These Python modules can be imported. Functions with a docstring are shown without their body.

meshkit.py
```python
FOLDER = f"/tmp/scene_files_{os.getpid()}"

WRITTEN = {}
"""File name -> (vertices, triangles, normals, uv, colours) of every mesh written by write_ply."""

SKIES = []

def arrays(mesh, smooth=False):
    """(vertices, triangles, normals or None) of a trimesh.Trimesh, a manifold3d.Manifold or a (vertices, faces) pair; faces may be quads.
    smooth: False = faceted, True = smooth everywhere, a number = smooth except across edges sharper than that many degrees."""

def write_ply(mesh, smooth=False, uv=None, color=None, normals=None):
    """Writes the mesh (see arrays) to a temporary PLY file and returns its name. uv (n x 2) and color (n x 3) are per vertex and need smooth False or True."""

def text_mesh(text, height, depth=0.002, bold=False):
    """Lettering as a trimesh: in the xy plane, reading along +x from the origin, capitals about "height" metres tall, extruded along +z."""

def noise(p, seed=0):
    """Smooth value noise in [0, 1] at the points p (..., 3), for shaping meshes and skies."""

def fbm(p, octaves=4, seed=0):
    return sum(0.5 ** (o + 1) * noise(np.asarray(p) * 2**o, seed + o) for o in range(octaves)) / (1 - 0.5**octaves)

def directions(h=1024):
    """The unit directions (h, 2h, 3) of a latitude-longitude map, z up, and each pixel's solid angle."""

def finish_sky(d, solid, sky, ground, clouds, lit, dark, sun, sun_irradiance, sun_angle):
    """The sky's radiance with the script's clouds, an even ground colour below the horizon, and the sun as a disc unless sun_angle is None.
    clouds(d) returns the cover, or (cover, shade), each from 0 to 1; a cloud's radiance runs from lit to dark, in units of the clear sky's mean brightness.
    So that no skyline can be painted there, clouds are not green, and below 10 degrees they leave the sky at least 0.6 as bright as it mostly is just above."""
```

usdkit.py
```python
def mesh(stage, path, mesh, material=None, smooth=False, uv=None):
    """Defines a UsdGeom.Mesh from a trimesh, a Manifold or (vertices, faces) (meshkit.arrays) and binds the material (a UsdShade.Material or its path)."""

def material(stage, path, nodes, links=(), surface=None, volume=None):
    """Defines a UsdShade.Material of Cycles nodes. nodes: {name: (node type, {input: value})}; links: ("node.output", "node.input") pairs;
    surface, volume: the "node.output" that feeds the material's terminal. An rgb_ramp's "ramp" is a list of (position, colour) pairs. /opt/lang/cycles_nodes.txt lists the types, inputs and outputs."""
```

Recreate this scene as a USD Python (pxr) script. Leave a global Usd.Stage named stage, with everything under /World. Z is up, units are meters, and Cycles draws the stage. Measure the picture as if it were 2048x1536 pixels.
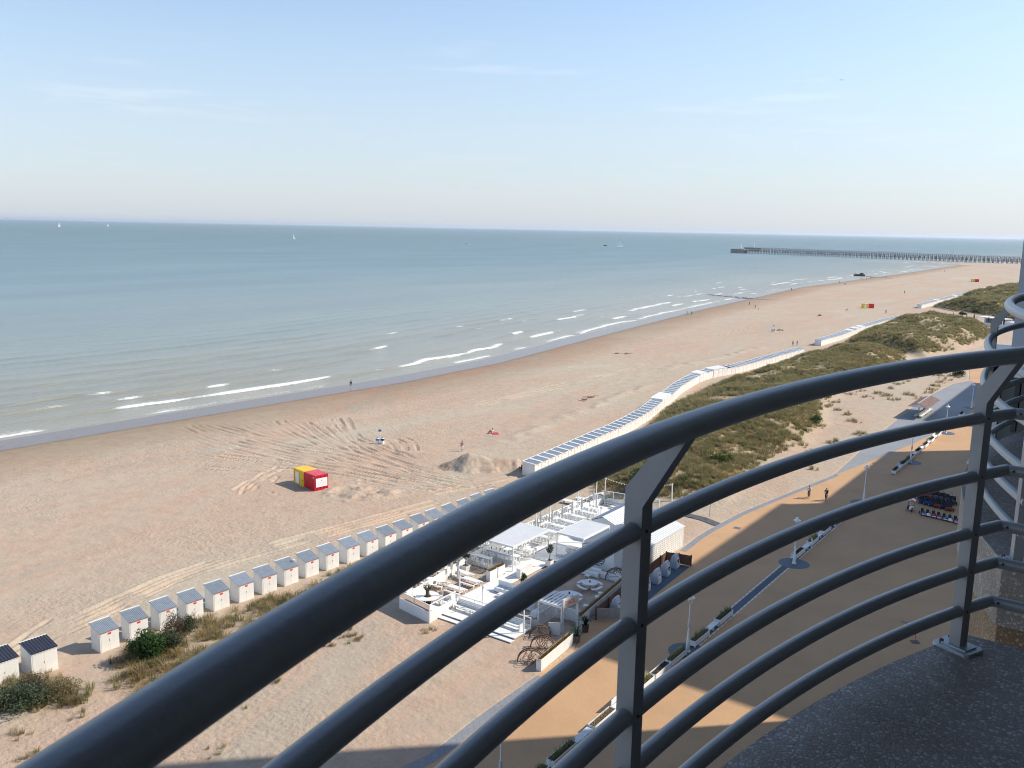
import math, random
import numpy as np, trimesh, manifold3d as m3, usdkit, meshkit
from scipy.spatial import cKDTree
from pxr import Usd, UsdGeom, UsdLux, UsdShade, Gf, Sdf, Vt

stage = Usd.Stage.CreateInMemory()
UsdGeom.SetStageUpAxis(stage, UsdGeom.Tokens.z)
UsdGeom.SetStageMetersPerUnit(stage, 1.0)
stage.SetDefaultPrim(UsdGeom.Xform.Define(stage, '/World').GetPrim())
UsdGeom.Scope.Define(stage, '/World/Looks')
random.seed(7)
rng = np.random.default_rng(11)
PI = math.pi

# ---- camera: world x = landward, y = along the coast, z = up; the lens is 38 m above the promenade ----
FPX, ROLL, HORIZ, EYE, YAW = 1790.0, 0.0195, 457.0, 38.0, math.radians(35.6)
PITCH = math.atan((768 - HORIZ) * math.cos(ROLL) / FPX)
_h = np.array([-math.sin(YAW), math.cos(YAW), 0.0])
_r = np.array([math.cos(YAW), math.sin(YAW), 0.0])
FWD = _h * math.cos(PITCH) + np.array([0, 0, -math.sin(PITCH)])
_u = np.cross(_r, FWD)
RGT = math.cos(ROLL) * _r + math.sin(ROLL) * _u
UPV = -math.sin(ROLL) * _r + math.cos(ROLL) * _u
CAM = np.array([0, 0, EYE])
cam = UsdGeom.Camera.Define(stage, '/World/camera')
mtx = np.eye(4); mtx[0, :3], mtx[1, :3], mtx[2, :3], mtx[3, :3] = RGT, UPV, -FWD, CAM
cam.AddTransformOp().Set(Gf.Matrix4d(mtx.tolist()))
cam.CreateHorizontalApertureAttr(36.0)
cam.CreateVerticalApertureAttr(27.0)
cam.CreateFocalLengthAttr(36.0 * FPX / 2048)
cam.CreateClippingRangeAttr(Gf.Vec2f(0.05, 200000))
cam.CreateFStopAttr(16.0)
cam.CreateFocusDistanceAttr(70.0)
EXPOSURE = 0.54
cam.CreateExposureAttr(EXPOSURE)

# ---- sky and sun ----
SUN_AZ, SUN_EL = math.radians(45.4), math.radians(39.0)      # azimuth from +y towards +x
SDIR = np.array([math.sin(SUN_AZ) * math.cos(SUN_EL), math.cos(SUN_AZ) * math.cos(SUN_EL), math.sin(SUN_EL)])
sun = UsdLux.DistantLight.Define(stage, '/World/sun')
sun.CreateIntensityAttr(1.0); sun.CreateAngleAttr(0.53); sun.CreateColorAttr(Gf.Vec3f(1.0, 0.94, 0.835))
sun.GetPrim().CreateAttribute('inputs:normalize', Sdf.ValueTypeNames.Bool).Set(True)
zax = SDIR; xax = np.cross([0, 0, 1.0], zax); xax /= np.linalg.norm(xax); yax = np.cross(zax, xax)
ms = np.eye(4); ms[0, :3], ms[1, :3], ms[2, :3] = xax, yax, zax
sun.AddTransformOp().Set(Gf.Matrix4d(ms.tolist()))
dome = UsdLux.DomeLight.Define(stage, '/World/sky')
SKY_STRENGTH = 0.135
HAZE_MIX, HAZE_COL = 0.76, (3.05, 3.42, 4.05)          # the pale layer of sea air low in the sky
AERO, AIR, OZ, HAZE = 0.6, 1.0, 1.6, 3.2e-5
sky_mat = usdkit.material(stage, '/World/Looks/sky', {
    'tc': ('texture_coordinate', {}),
    'sky': ('sky_texture', {'sky_type': 'single_scattering', 'sun_disc': False, 'sun_elevation': SUN_EL, 'sun_rotation': SUN_AZ,
                            'altitude': 40.0, 'air_density': AIR, 'aerosol_density': AERO, 'ozone_density': OZ}),
    'map': ('mapping', {'scale': (2.2, 2.2, 26.0), 'location': (0.3, 1.7, 0.0)}),
    'n': ('noise_texture', {'scale': 1.6, 'detail': 7.0, 'roughness': 0.62, 'distortion': 0.3}),
    'r': ('rgb_ramp', {'ramp': [(0.0, (0, 0, 0)), (0.56, (0, 0, 0)), (0.78, (0.2, 0.2, 0.2)), (1.0, (0.3, 0.3, 0.3))]}),
    'sep': ('separate_xyz', {}),
    'band': ('map_range', {'from_min': 0.02, 'from_max': 0.12, 'to_min': 0.0, 'to_max': 1.0, 'clamp': True}),
    'band2': ('map_range', {'from_min': 0.16, 'from_max': 0.24, 'to_min': 1.0, 'to_max': 0.15, 'clamp': True}),
    'm1': ('math', {'math_type': 'multiply'}), 'm2': ('math', {'math_type': 'multiply'}),
    'mix': ('mix', {'mix_type': 'mix', 'color2': (6.5, 6.4, 6.4)}),
    'low': ('map_range', {'range_type': 'smoothstep', 'from_min': -0.02, 'from_max': 0.34, 'to_min': HAZE_MIX, 'to_max': 0.0, 'clamp': True}),
    'mixh': ('mix', {'mix_type': 'mix', 'color2': HAZE_COL}),
    'bg': ('background_shader', {'strength': SKY_STRENGTH})},
    [('tc.generated', 'map.vector'), ('map.vector', 'n.vector'), ('n.fac', 'r.fac'), ('tc.generated', 'sep.vector'),
     ('sep.z', 'band.value'), ('sep.z', 'band2.value'), ('band.result', 'm1.value1'), ('band2.result', 'm1.value2'),
     ('m1.value', 'm2.value1'), ('r.color', 'm2.value2'), ('m2.value', 'mix.fac'), ('sky.color', 'mixh.color1'), ('sep.z', 'low.value'), ('low.result', 'mixh.fac'), ('mixh.color', 'mix.color1'),
     ('mix.color', 'bg.color')], surface='bg.background')
UsdShade.MaterialBindingAPI.Apply(dome.GetPrim()).Bind(sky_mat)

# ---- helpers ----
def at(x, y, z=0.0):
    """The point of height z that the photograph shows at pixel (x, y) of its 2048 x 1536."""
    d = RGT * (x - 1024) / FPX - UPV * (y - 768) / FPX + FWD
    return CAM + d * ((z - EYE) / d[2])

_names = {}
def numbered(path):
    n = _names.get(path, -1) + 1
    _names[path] = n
    return path if n == 0 else f'{path}_{n:03d}'

def tag(p, label=None, cat=None, group=None, kind=None):
    p = p.GetPrim() if hasattr(p, 'GetPrim') else p
    for k, v in (('label', label), ('category', cat), ('group', group), ('kind', kind)):
        if v:
            p.SetCustomDataByKey(k, v)
    return p

def place(prim, loc, rz=0.0, sc=None):
    x = UsdGeom.Xformable(prim)
    x.ClearXformOpOrder()
    for op in ('xformOp:translate', 'xformOp:rotateZ', 'xformOp:scale'):
        pass
    t = x.AddTranslateOp(); t.Set(Gf.Vec3d(*map(float, loc)))
    r = x.AddRotateZOp(); r.Set(math.degrees(rz))
    if sc is not None:
        s = x.AddScaleOp(); s.Set(Gf.Vec3f(*([float(sc)] * 3 if np.ndim(sc) == 0 else map(float, sc))))

def thing(name, label, cat, loc=(0, 0, 0), rz=0.0, group=None, kind=None, sc=None):
    x = UsdGeom.Xform.Define(stage, numbered('/World/' + name))
    place(x.GetPrim(), loc, rz, sc)
    return tag(x, label, cat, group, kind)

def child(parent, name):
    return numbered(f'{parent.GetPath()}/{name}')

def dup(root, loc, rz=0.0, label=None, group=None, sc=None):
    was = root.GetCustomData()
    base = root.GetName()
    while base[-4:-3] == '_' and base[-3:].isdigit():
        base = base[:-4]
    x = UsdGeom.Xform.Define(stage, numbered('/World/' + base))
    p = x.GetPrim()
    p.GetReferences().AddInternalReference(root.GetPath())
    p.SetInstanceable(True)
    place(p, loc, rz, sc)
    return tag(p, label or was.get('label'), was.get('category'), group or was.get('group'))

class MB:
    """Collects boxes, bars, tubes and meshes that make one part."""
    def __init__(self): self.v, self.f, self.n = [], [], 0
    def add(self, v, f, M=None):
        v = np.asarray(v, float); f = np.asarray(f, int)
        if f.shape[1] == 4: f = np.vstack([f[:, [0, 1, 2]], f[:, [0, 2, 3]]])
        if M is not None: v = v @ np.asarray(M)[:3, :3].T + np.asarray(M)[:3, 3]
        self.v.append(v); self.f.append(f + self.n); self.n += len(v)
        return self
    def mesh(self, m, M=None):
        return self.add(m.vertices, m.faces, M)
    def box(self, x0, x1, y0, y1, z0, z1):
        v = [(x, y, z) for x in (x0, x1) for y in (y0, y1) for z in (z0, z1)]
        return self.add(v, [[0, 1, 3, 2], [4, 6, 7, 5], [0, 4, 5, 1], [2, 3, 7, 6], [0, 2, 6, 4], [1, 5, 7, 3]])
    def bar(self, p, q, w, h=None, up=(0, 0, 1)):
        """A straight bar of section w (sideways) x h from p to q."""
        h = h or w
        p, q = np.asarray(p, float), np.asarray(q, float); d = q - p; d /= np.linalg.norm(d)
        up = np.asarray(up, float)
        if abs(d @ up) > 0.99: up = np.array([0, 1.0, 0])
        a = np.cross(d, up); a /= np.linalg.norm(a); b = np.cross(a, d)
        v = [c + sa * a * w / 2 + sb * b * h / 2 for c in (p, q) for sa in (-1, 1) for sb in (-1, 1)]
        return self.add(v, [[0, 1, 3, 2], [4, 6, 7, 5], [0, 4, 5, 1], [2, 3, 7, 6], [0, 2, 6, 4], [1, 5, 7, 3]])
    def tube(self, pts, r, n=8, caps=True, closed=False):
        p = np.asarray(pts, float); m = len(p)
        t = (np.roll(p, -1, 0) - np.roll(p, 1, 0)) if closed else np.gradient(p, axis=0)
        t /= np.linalg.norm(t, axis=1, keepdims=True) + 1e-12
        ref = np.array([0, 0, 1.0]) if abs(t[:, 2]).max() < 0.95 else (np.array([1.0, 0, 0]) if abs(t[:, 0]).max() < 0.95 else np.array([0, 1.0, 0]))
        a = np.cross(t, ref); a /= np.linalg.norm(a, axis=1, keepdims=True) + 1e-12
        b = np.cross(t, a); an = np.arange(n) * 2 * PI / n
        rr = np.broadcast_to(r, (m,))[:, None, None]
        v = (p[:, None] + rr * (np.cos(an)[None, :, None] * a[:, None] + np.sin(an)[None, :, None] * b[:, None])).reshape(-1, 3)
        i, j = np.meshgrid(np.arange(m if closed else m - 1), np.arange(n), indexing='ij')
        k = (i + 1) % m
        f = np.stack([i * n + j, k * n + j, k * n + (j + 1) % n, i * n + (j + 1) % n], -1).reshape(-1, 4)
        f = np.vstack([f[:, [0, 1, 2]], f[:, [0, 2, 3]]])
        if caps and not closed:
            c0 = [[0, q, q + 1] for q in range(1, n - 1)]; o = (m - 1) * n
            f = np.vstack([f, c0, [[o, o + q + 1, o + q] for q in range(1, n - 1)]])
        return self.add(v, f)
    def disc(self, c, r, h, n=20, r2=None):
        """A solid of revolution: radius r at the bottom, r2 at the top."""
        c = np.asarray(c, float)
        return self.lathe([(0, 0), (r, 0), (r if r2 is None else r2, h), (0, h)], n, c)
    def lathe(self, prof, n=16, c=(0, 0, 0)):
        an = np.arange(n) * 2 * PI / n; k = len(prof)
        v = np.array([(r * math.cos(a), r * math.sin(a), z) for a in an for r, z in prof]) + np.asarray(c, float)
        f = [[i * k + j, ((i + 1) % n) * k + j, ((i + 1) % n) * k + j + 1, i * k + j + 1] for i in range(n) for j in range(k - 1)]
        return self.add(v, f)
    def prism(self, poly, z0, z1, M=None):
        """A polygon in xy pulled up from z0 to z1."""
        from shapely.geometry import Polygon
        m = trimesh.creation.extrude_polygon(Polygon(poly), z1 - z0, engine='earcut'); m.apply_translation([0, 0, z0])
        return self.mesh(m, M)
    def moved(self, M):
        self.v = [v @ np.asarray(M)[:3, :3].T + np.asarray(M)[:3, 3] for v in self.v]; return self
    def build(self, name, mat, parent=None, smooth=False, label=None, kind=None):
        path = child(parent, name) if parent is not None else numbered('/World/' + name)
        m = usdkit.mesh(stage, path, (np.vstack(self.v), np.vstack(self.f)), M[mat] if isinstance(mat, str) else mat, smooth)
        return tag(m, label, None, None, kind)

def rotz(a, loc=(0, 0, 0)):
    m = np.eye(4); c, s = math.cos(a), math.sin(a); m[:2, :2] = [[c, -s], [s, c]]; m[:3, 3] = loc; return m
def rotx(a, loc=(0, 0, 0)):
    m = np.eye(4); c, s = math.cos(a), math.sin(a); m[1:3, 1:3] = [[c, -s], [s, c]]; m[:3, 3] = loc; return m
def roty(a, loc=(0, 0, 0)):
    m = np.eye(4); c, s = math.cos(a), math.sin(a); m[0, 0], m[0, 2], m[2, 0], m[2, 2] = c, s, -s, c; m[:3, 3] = loc; return m
def axes(x, y, z, loc=(0, 0, 0)):
    m = np.eye(4); m[:3, 0], m[:3, 1], m[:3, 2], m[:3, 3] = x, y, z, loc; return m

# ---- materials ----
M = {}
L = '/World/Looks/'
def plain(name, col, rough=0.6, metal=0.0, var=0.0, scale=3.0, bump=0.0, bscale=40.0, spec=0.5, coat=0.0, rnd=0.0):
    """A procedural material: colour with noise, fine relief and, where copies differ, a tone of each copy's own."""
    nodes = {'p': ('principled_bsdf', {'roughness': rough, 'metallic': metal, 'specular_ior_level': spec, 'coat_weight': coat}),
             'tc': ('texture_coordinate', {}), 'n': ('noise_texture', {'scale': scale, 'detail': 4.0, 'roughness': 0.6}),
             'r': ('rgb_ramp', {'ramp': [(0.3, tuple(c * (1 - var) for c in col)), (0.7, tuple(min(1, c * (1 + var)) for c in col))]})}
    links = [('tc.object', 'n.vector'), ('n.fac', 'r.fac')]
    last = 'r.color'
    if rnd:
        nodes |= {'oi': ('object_info', {}), 'mr': ('map_range', {'to_min': 1 - rnd, 'to_max': 1 + rnd}), 'hs': ('hsv', {})}
        links += [('oi.random', 'mr.value'), ('mr.result', 'hs.value'), (last, 'hs.color')]; last = 'hs.color'
    links.append((last, 'p.base_color'))
    if bump:
        nodes |= {'n2': ('noise_texture', {'scale': bscale, 'detail': 3.0}), 'b': ('bump', {'strength': bump, 'distance': 0.01})}
        links += [('tc.object', 'n2.vector'), ('n2.fac', 'b.height'), ('b.normal', 'p.normal')]
    M[name] = usdkit.material(stage, L + name, nodes, links, surface='p.BSDF')
    return M[name]

plain('rail_paint', (0.29, 0.28, 0.275), 0.33, 0.2, 0.06, 8, 0.05, 90)
plain('post_paint', (0.27, 0.26, 0.255), 0.42, 0.15, 0.08, 6, 0.06, 80)
plain('steel_plate', (0.42, 0.44, 0.46), 0.45, 0.5, 0.15, 12)
plain('bolt_rust', (0.12, 0.07, 0.05), 0.7, 0.3, 0.3, 30)
plain('hut_white', (0.72, 0.70, 0.655), 0.55, 0, 0.05, 1.5, 0, 40, rnd=0.05)
plain('trim_white', (0.74, 0.735, 0.71), 0.5, 0, 0.03, 2)
plain('bar_white', (0.72, 0.715, 0.70), 0.5, 0, 0.05, 1.2)
plain('deck_white', (0.74, 0.72, 0.68), 0.6, 0, 0.08, 2.0, 0.1, 30)
plain('planter_white', (0.74, 0.74, 0.75), 0.55, 0, 0.07, 3)
plain('galvanised', (0.35, 0.38, 0.40), 0.38, 0.55, 0.12, 2.5, rnd=0.12)
plain('galvanised_dull', (0.30, 0.32, 0.33), 0.5, 0.5, 0.2, 2.0)
plain('roof_dark', (0.035, 0.036, 0.05), 0.4, 0.1, 0.2, 3)
plain('roof_white', (0.72, 0.71, 0.69), 0.45, 0, 0.05, 2)
plain('roof_grey', (0.33, 0.355, 0.40), 0.45, 0.1, 0.05, 2)
plain('red_plate', (0.62, 0.05, 0.06), 0.45)
plain('faded_red', (0.65, 0.30, 0.25), 0.6)
plain('container_red', (0.55, 0.015, 0.03), 0.4, 0, 0.1, 2)
plain('container_redtop', (0.60, 0.07, 0.10), 0.45, 0, 0.15, 1.2)
plain('container_yellow', (0.80, 0.47, 0.01), 0.42, 0, 0.08, 2)
plain('board_white', (0.80, 0.80, 0.80), 0.5)
plain('dark_ink', (0.03, 0.03, 0.04), 0.6)
plain('navy', (0.02, 0.03, 0.16), 0.5)
plain('coral', (0.78, 0.22, 0.10), 0.5)
plain('blue_plate', (0.05, 0.18, 0.50), 0.4)
plain('sign_red', (0.65, 0.02, 0.03), 0.4)
plain('black', (0.018, 0.018, 0.02), 0.5, 0, 0.2, 4)
plain('rubber', (0.02, 0.02, 0.02), 0.8)
plain('wood_brown', (0.16, 0.075, 0.05), 0.65, 0, 0.25, 4, 0.2, 25)
plain('wood_grey', (0.30, 0.27, 0.25), 0.7, 0, 0.2, 4, 0.2, 25)
plain('wood_dark', (0.06, 0.04, 0.032), 0.7, 0, 0.2, 4)
plain('rusty_iron', (0.17, 0.10, 0.07), 0.8, 0.2, 0.35, 6)
plain('straw', (0.33, 0.20, 0.06), 0.85, 0, 0.4, 12)
plain('soil', (0.06, 0.045, 0.03), 0.95, 0, 0.4, 14)
plain('concrete', (0.36, 0.35, 0.33), 0.85, 0, 0.15, 2, 0.2, 20)
plain('plaster', (0.42, 0.43, 0.45), 0.75, 0, 0.06, 1.5)
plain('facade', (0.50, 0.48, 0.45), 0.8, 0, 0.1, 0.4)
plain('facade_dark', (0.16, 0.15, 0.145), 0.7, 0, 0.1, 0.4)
plain('terracotta_pot', (0.16, 0.14, 0.13), 0.8, 0, 0.15, 5)
plain('bark', (0.09, 0.065, 0.045), 0.9, 0, 0.3, 9)
plain('bin_grey', (0.52, 0.54, 0.57), 0.5, 0, 0.05, 3)
plain('slate_slab', (0.075, 0.095, 0.12), 0.6, 0, 0.15, 3)
plain('canvas', (0.66, 0.65, 0.62), 0.85, 0, 0.06, 6)
plain('canvas_dark', (0.03, 0.028, 0.035), 0.85)
plain('lamp_white', (0.74, 0.76, 0.77), 0.4, 0, 0.04, 3)
plain('roof_tile', (0.15, 0.085, 0.07), 0.75, 0, 0.45, 2.2, 0.4, 14)
plain('timber_jetty', (0.24, 0.21, 0.205), 0.85, 0, 0.2, 0.3)
plain('jetty_deck', (0.30, 0.29, 0.28), 0.8, 0, 0.1, 0.2)
plain('hull_white', (0.80, 0.80, 0.80), 0.35)
plain('sail', (0.80, 0.79, 0.74), 0.8)
plain('hull_dark', (0.05, 0.06, 0.07), 0.5)
plain('skin', (0.42, 0.25, 0.18), 0.6)
plain('hair', (0.05, 0.035, 0.025), 0.7)
for _n, _c in dict(cloth_black=(.015, .015, .02), cloth_white=(.75, .74, .72), cloth_blue=(.05, .09, .22), cloth_red=(.45, .04, .05), cloth_grey=(.25, .25, .26),
                   cloth_tan=(.45, .33, .2), cloth_pink=(.6, .25, .25), cloth_green=(.06, .14, .07), cloth_jeans=(.08, .11, .18)).items():
    plain(_n, _c, 0.85)
for _n, _c in dict(kart_blue=(.02, .07, .28), kart_white=(.72, .73, .76), kart_red=(.5, .02, .03), kart_pink=(.45, .03, .20), kart_steel=(.08, .16, .28),
                   kart_navy=(.015, .03, .12), kart_orange=(.30, .05, .02), kart_black=(.02, .02, .025)).items():
    plain(_n, _c, 0.3, 0, 0.05, 3, coat=0.3)

def leafy(name, c1, c2, c3=None, trans=0.3):
    M[name] = usdkit.material(stage, L + name, {
        'g': ('geometry', {}), 'r': ('rgb_ramp', {'ramp': [(0, c1), (0.6, c2), (1, c3 or c2)]}),
        'oi': ('object_info', {}), 'mr': ('map_range', {'to_min': 0.75, 'to_max': 1.25}), 'hs': ('hsv', {}),
        'd': ('principled_bsdf', {'roughness': 0.65, 'specular_ior_level': 0.25}), 't': ('translucent_bsdf', {}), 'mx': ('mix_closure', {'fac': trans})},
        [('g.random_per_island', 'r.fac'), ('oi.random', 'mr.value'), ('mr.result', 'hs.value'), ('r.color', 'hs.color'),
         ('hs.color', 'd.base_color'), ('hs.color', 't.color'), ('d.BSDF', 'mx.closure1'), ('t.BSDF', 'mx.closure2')], surface='mx.closure')
leafy('marram', (0.31, 0.255, 0.13), (0.48, 0.375, 0.21), (0.56, 0.44, 0.26), 0.5)
leafy('marram_green', (0.22, 0.215, 0.095), (0.37, 0.315, 0.155), (0.48, 0.40, 0.22), 0.5)
leafy('marram_dry', (0.38, 0.28, 0.14), (0.52, 0.39, 0.21), (0.62, 0.49, 0.30), 0.5)
leafy('leaf_green', (0.035, 0.075, 0.02), (0.07, 0.12, 0.035), (0.14, 0.18, 0.07), 0.35)
leafy('leaf_silver', (0.07, 0.09, 0.05), (0.14, 0.16, 0.10), (0.24, 0.25, 0.18))
leafy('leaf_bright', (0.09, 0.13, 0.02), (0.16, 0.20, 0.03), (0.25, 0.27, 0.06))
leafy('leaf_dark', (0.015, 0.03, 0.01), (0.03, 0.05, 0.018), (0.06, 0.08, 0.03))
leafy('twig', (0.12, 0.085, 0.06), (0.22, 0.16, 0.12), (0.30, 0.23, 0.18))
leafy('flower_yellow', (0.55, 0.33, 0.01), (0.7, 0.45, 0.02), (0.7, 0.5, 0.05))

M['glass'] = usdkit.material(stage, L + 'glass', {'f': ('fresnel', {'IOR': 1.45}), 't': ('transparent_bsdf', {'color': (0.86, 0.90, 0.89)}),
    'g': ('glossy_bsdf', {'roughness': 0.03, 'color': (0.9, 0.9, 0.9)}), 'm': ('mix_closure', {})},
    [('f.fac', 'm.fac'), ('t.BSDF', 'm.closure1'), ('g.BSDF', 'm.closure2')], surface='m.closure')
M['window_glass'] = usdkit.material(stage, L + 'window_glass', {'p': ('principled_bsdf', {'base_color': (0.012, 0.03, 0.03), 'roughness': 0.06, 'specular_ior_level': 0.6})}, [], surface='p.BSDF')
M['bulb'] = usdkit.material(stage, L + 'bulb', {'p': ('principled_bsdf', {'base_color': (0.85, 0.82, 0.7), 'roughness': 0.2})}, [], surface='p.BSDF')
# ================= ground, sea, promenade =================
def poly_px(pts, z=0.0):
    return np.array([at(x, y, z)[:2] for x, y in pts])

SHORE = poly_px([(-400, 985), (0, 900), (200, 866), (400, 832), (600, 798), (800, 765), (1000, 725), (1200, 672), (1400, 620), (1600, 575), (1800, 548), (1920, 530)], -0.8)
SHORE = np.vstack([[-140, -80], SHORE, [[-300, 1420], [-240, 1560], [-170, 1620], [-100, 2600]]])
SHORE = SHORE[np.argsort(SHORE[:, 1])]
def t_shore(s): return np.interp(s, SHORE[:, 1], SHORE[:, 0])
KERB = np.vstack([[[-44.6, -60], [-44.6, 20]], poly_px([(860, 1510), (960, 1430), (1075, 1350)]), [[-39.6, 66], [-40.6, 68.5], [-41.6, 72.5], [-42.1, 80], [-42.95, 91.5], [-43.3, 95.5]], poly_px([(1400, 1069), (1480, 1026), (1560, 993), (1625, 967), (1668, 950), (1720, 903), (1775, 855), (1842, 800), (1905, 768), (1940, 760), (1938, 735)]), [[-36, 420], [-30, 700]]])
KERB = KERB[np.argsort(KERB[:, 1])]
def t_kerb(s): return np.interp(s, KERB[:, 1], KERB[:, 0])

def inside_dist(P, poly):
    """Signed distance (positive inside) of points P (n, 2) to a polygon."""
    d = np.full(len(P), 1e9); ins = np.zeros(len(P), bool)
    n = len(poly)
    for i in range(n):
        a, b = poly[i], poly[(i + 1) % n]
        ab = b - a; u = np.clip(((P - a) @ ab) / (ab @ ab), 0, 1)
        d = np.minimum(d, np.hypot(*(P - a - u[:, None] * ab).T))
        c = ((a[1] > P[:, 1]) != (b[1] > P[:, 1])) & (P[:, 0] < (b[0] - a[0]) * (P[:, 1] - a[1]) / (b[1] - a[1] + 1e-12) + a[0])
        ins ^= c
    return np.where(ins, d, -d)

DUNES = [  # outline in the photograph, height, run-up
    (poly_px([(1230, 962), (1262, 885), (1335, 810), (1420, 770), (1500, 743), (1600, 710), (1640, 700), (1720, 694), (1812, 702), (1812, 716), (1700, 768), (1640, 800), (1640, 838), (1600, 878), (1545, 905), (1500, 945), (1440, 984), (1330, 990), (1258, 978)], 1.0), 3.2, 9.0),
    (poly_px([(1690, 676), (1730, 656), (1800, 638), (1850, 634), (1940, 642), (1988, 656), (1980, 670), (1900, 692), (1850, 702), (1790, 694)], 2.0), 4.6, 9.0),
    (poly_px([(1868, 608), (1920, 592), (1990, 575), (2080, 562), (2080, 650), (1980, 624), (1915, 616)], 2.0), 5.0, 12.0)]
SCRUB = [poly_px(p) for p in (
    [(-40, 1425), (-40, 1375), (30, 1350), (112, 1345), (165, 1368), (192, 1398), (140, 1418), (60, 1428)],
    [(222, 1330), (250, 1288), (335, 1248), (430, 1238), (520, 1202), (600, 1182), (700, 1133), (770, 1105), (800, 1120), (700, 1200), (560, 1280), (440, 1360), (330, 1380), (238, 1395)],
    [(880, 1075), (960, 1020), (1040, 985), (1075, 960), (1090, 975), (1000, 1030), (900, 1090)],
    [(1170, 968), (1215, 945), (1262, 940), (1300, 985), (1270, 1000), (1190, 985)])]

HEAP = [((-88.6, 108.6), (-81.5, 114.0), 2.5)]
RUBBLE = poly_px([(650, 985), (668, 968), (700, 968), (760, 976), (820, 985), (760, 997), (690, 1003), (655, 1003)])
BANKS = [poly_px(p) for p in ([(1010, 880), (1090, 850), (1190, 808), (1290, 770)], [(1330, 735), (1420, 718), (1520, 694)], [(815, 905), (850, 908), (900, 906), (930, 902)])]
RUTS = [poly_px(p) for p in (
    [(370, 845), (430, 870), (520, 893), (620, 912), (700, 925), (790, 945), (880, 962), (960, 975), (1000, 980)],
    [(420, 842), (500, 868), (590, 890), (680, 905), (760, 925), (850, 945), (905, 955)], [(428, 840), (506, 865), (596, 886), (686, 901)],
    [(560, 835), (600, 865), (650, 888), (720, 905), (760, 920), (830, 938)], [(600, 835), (640, 862), (690, 890), (740, 905), (800, 925), (840, 938)],
    [(655, 832), (660, 850), (680, 870), (720, 895), (770, 915)], [(680, 832), (688, 850), (710, 875), (745, 890), (780, 908), (830, 925), (860, 932), (905, 935)],
    [(684, 830), (694, 850), (718, 873), (752, 888), (788, 905), (836, 921)], [(440, 905), (520, 915), (600, 922), (680, 935), (760, 950), (830, 965)],
    [(400, 930), (480, 935), (560, 935), (640, 938), (720, 950), (800, 968), (880, 978)], [(660, 905), (720, 925), (790, 945), (850, 958)],
    [(470, 890), (540, 905), (620, 925), (700, 942)], [(480, 868), (560, 893), (640, 915)], [(730, 905), (790, 925), (850, 940), (905, 946), (990, 946)], [(850, 941), (920, 942), (990, 943)],
    [(772, 871), (796, 871), (815, 880), (825, 900)], [(764, 880), (784, 877), (798, 886), (806, 900)], [(480, 975), (500, 960), (540, 951), (580, 950)], [(500, 985), (505, 968), (530, 945), (560, 930)], [(530, 985), (522, 968), (540, 950)],
    [(960, 802), (1080, 777), (1200, 747), (1300, 720)], [(960, 806), (1080, 781), (1200, 751), (1300, 724)], [(1340, 690), (1420, 672), (1520, 650)],
    [(120, 1252), (240, 1197), (330, 1158), (450, 1118), (600, 1074), (700, 1048), (800, 1023), (880, 1003)], [(128, 1256), (248, 1202), (338, 1163), (458, 1122), (608, 1078), (708, 1052), (808, 1027)],
    [(0, 1320), (60, 1282), (120, 1240)], [(20, 1322), (80, 1284), (136, 1246)], [(870, 985), (960, 965), (1040, 950)], [(720, 962), (800, 958), (900, 968), (980, 972)])]

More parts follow.
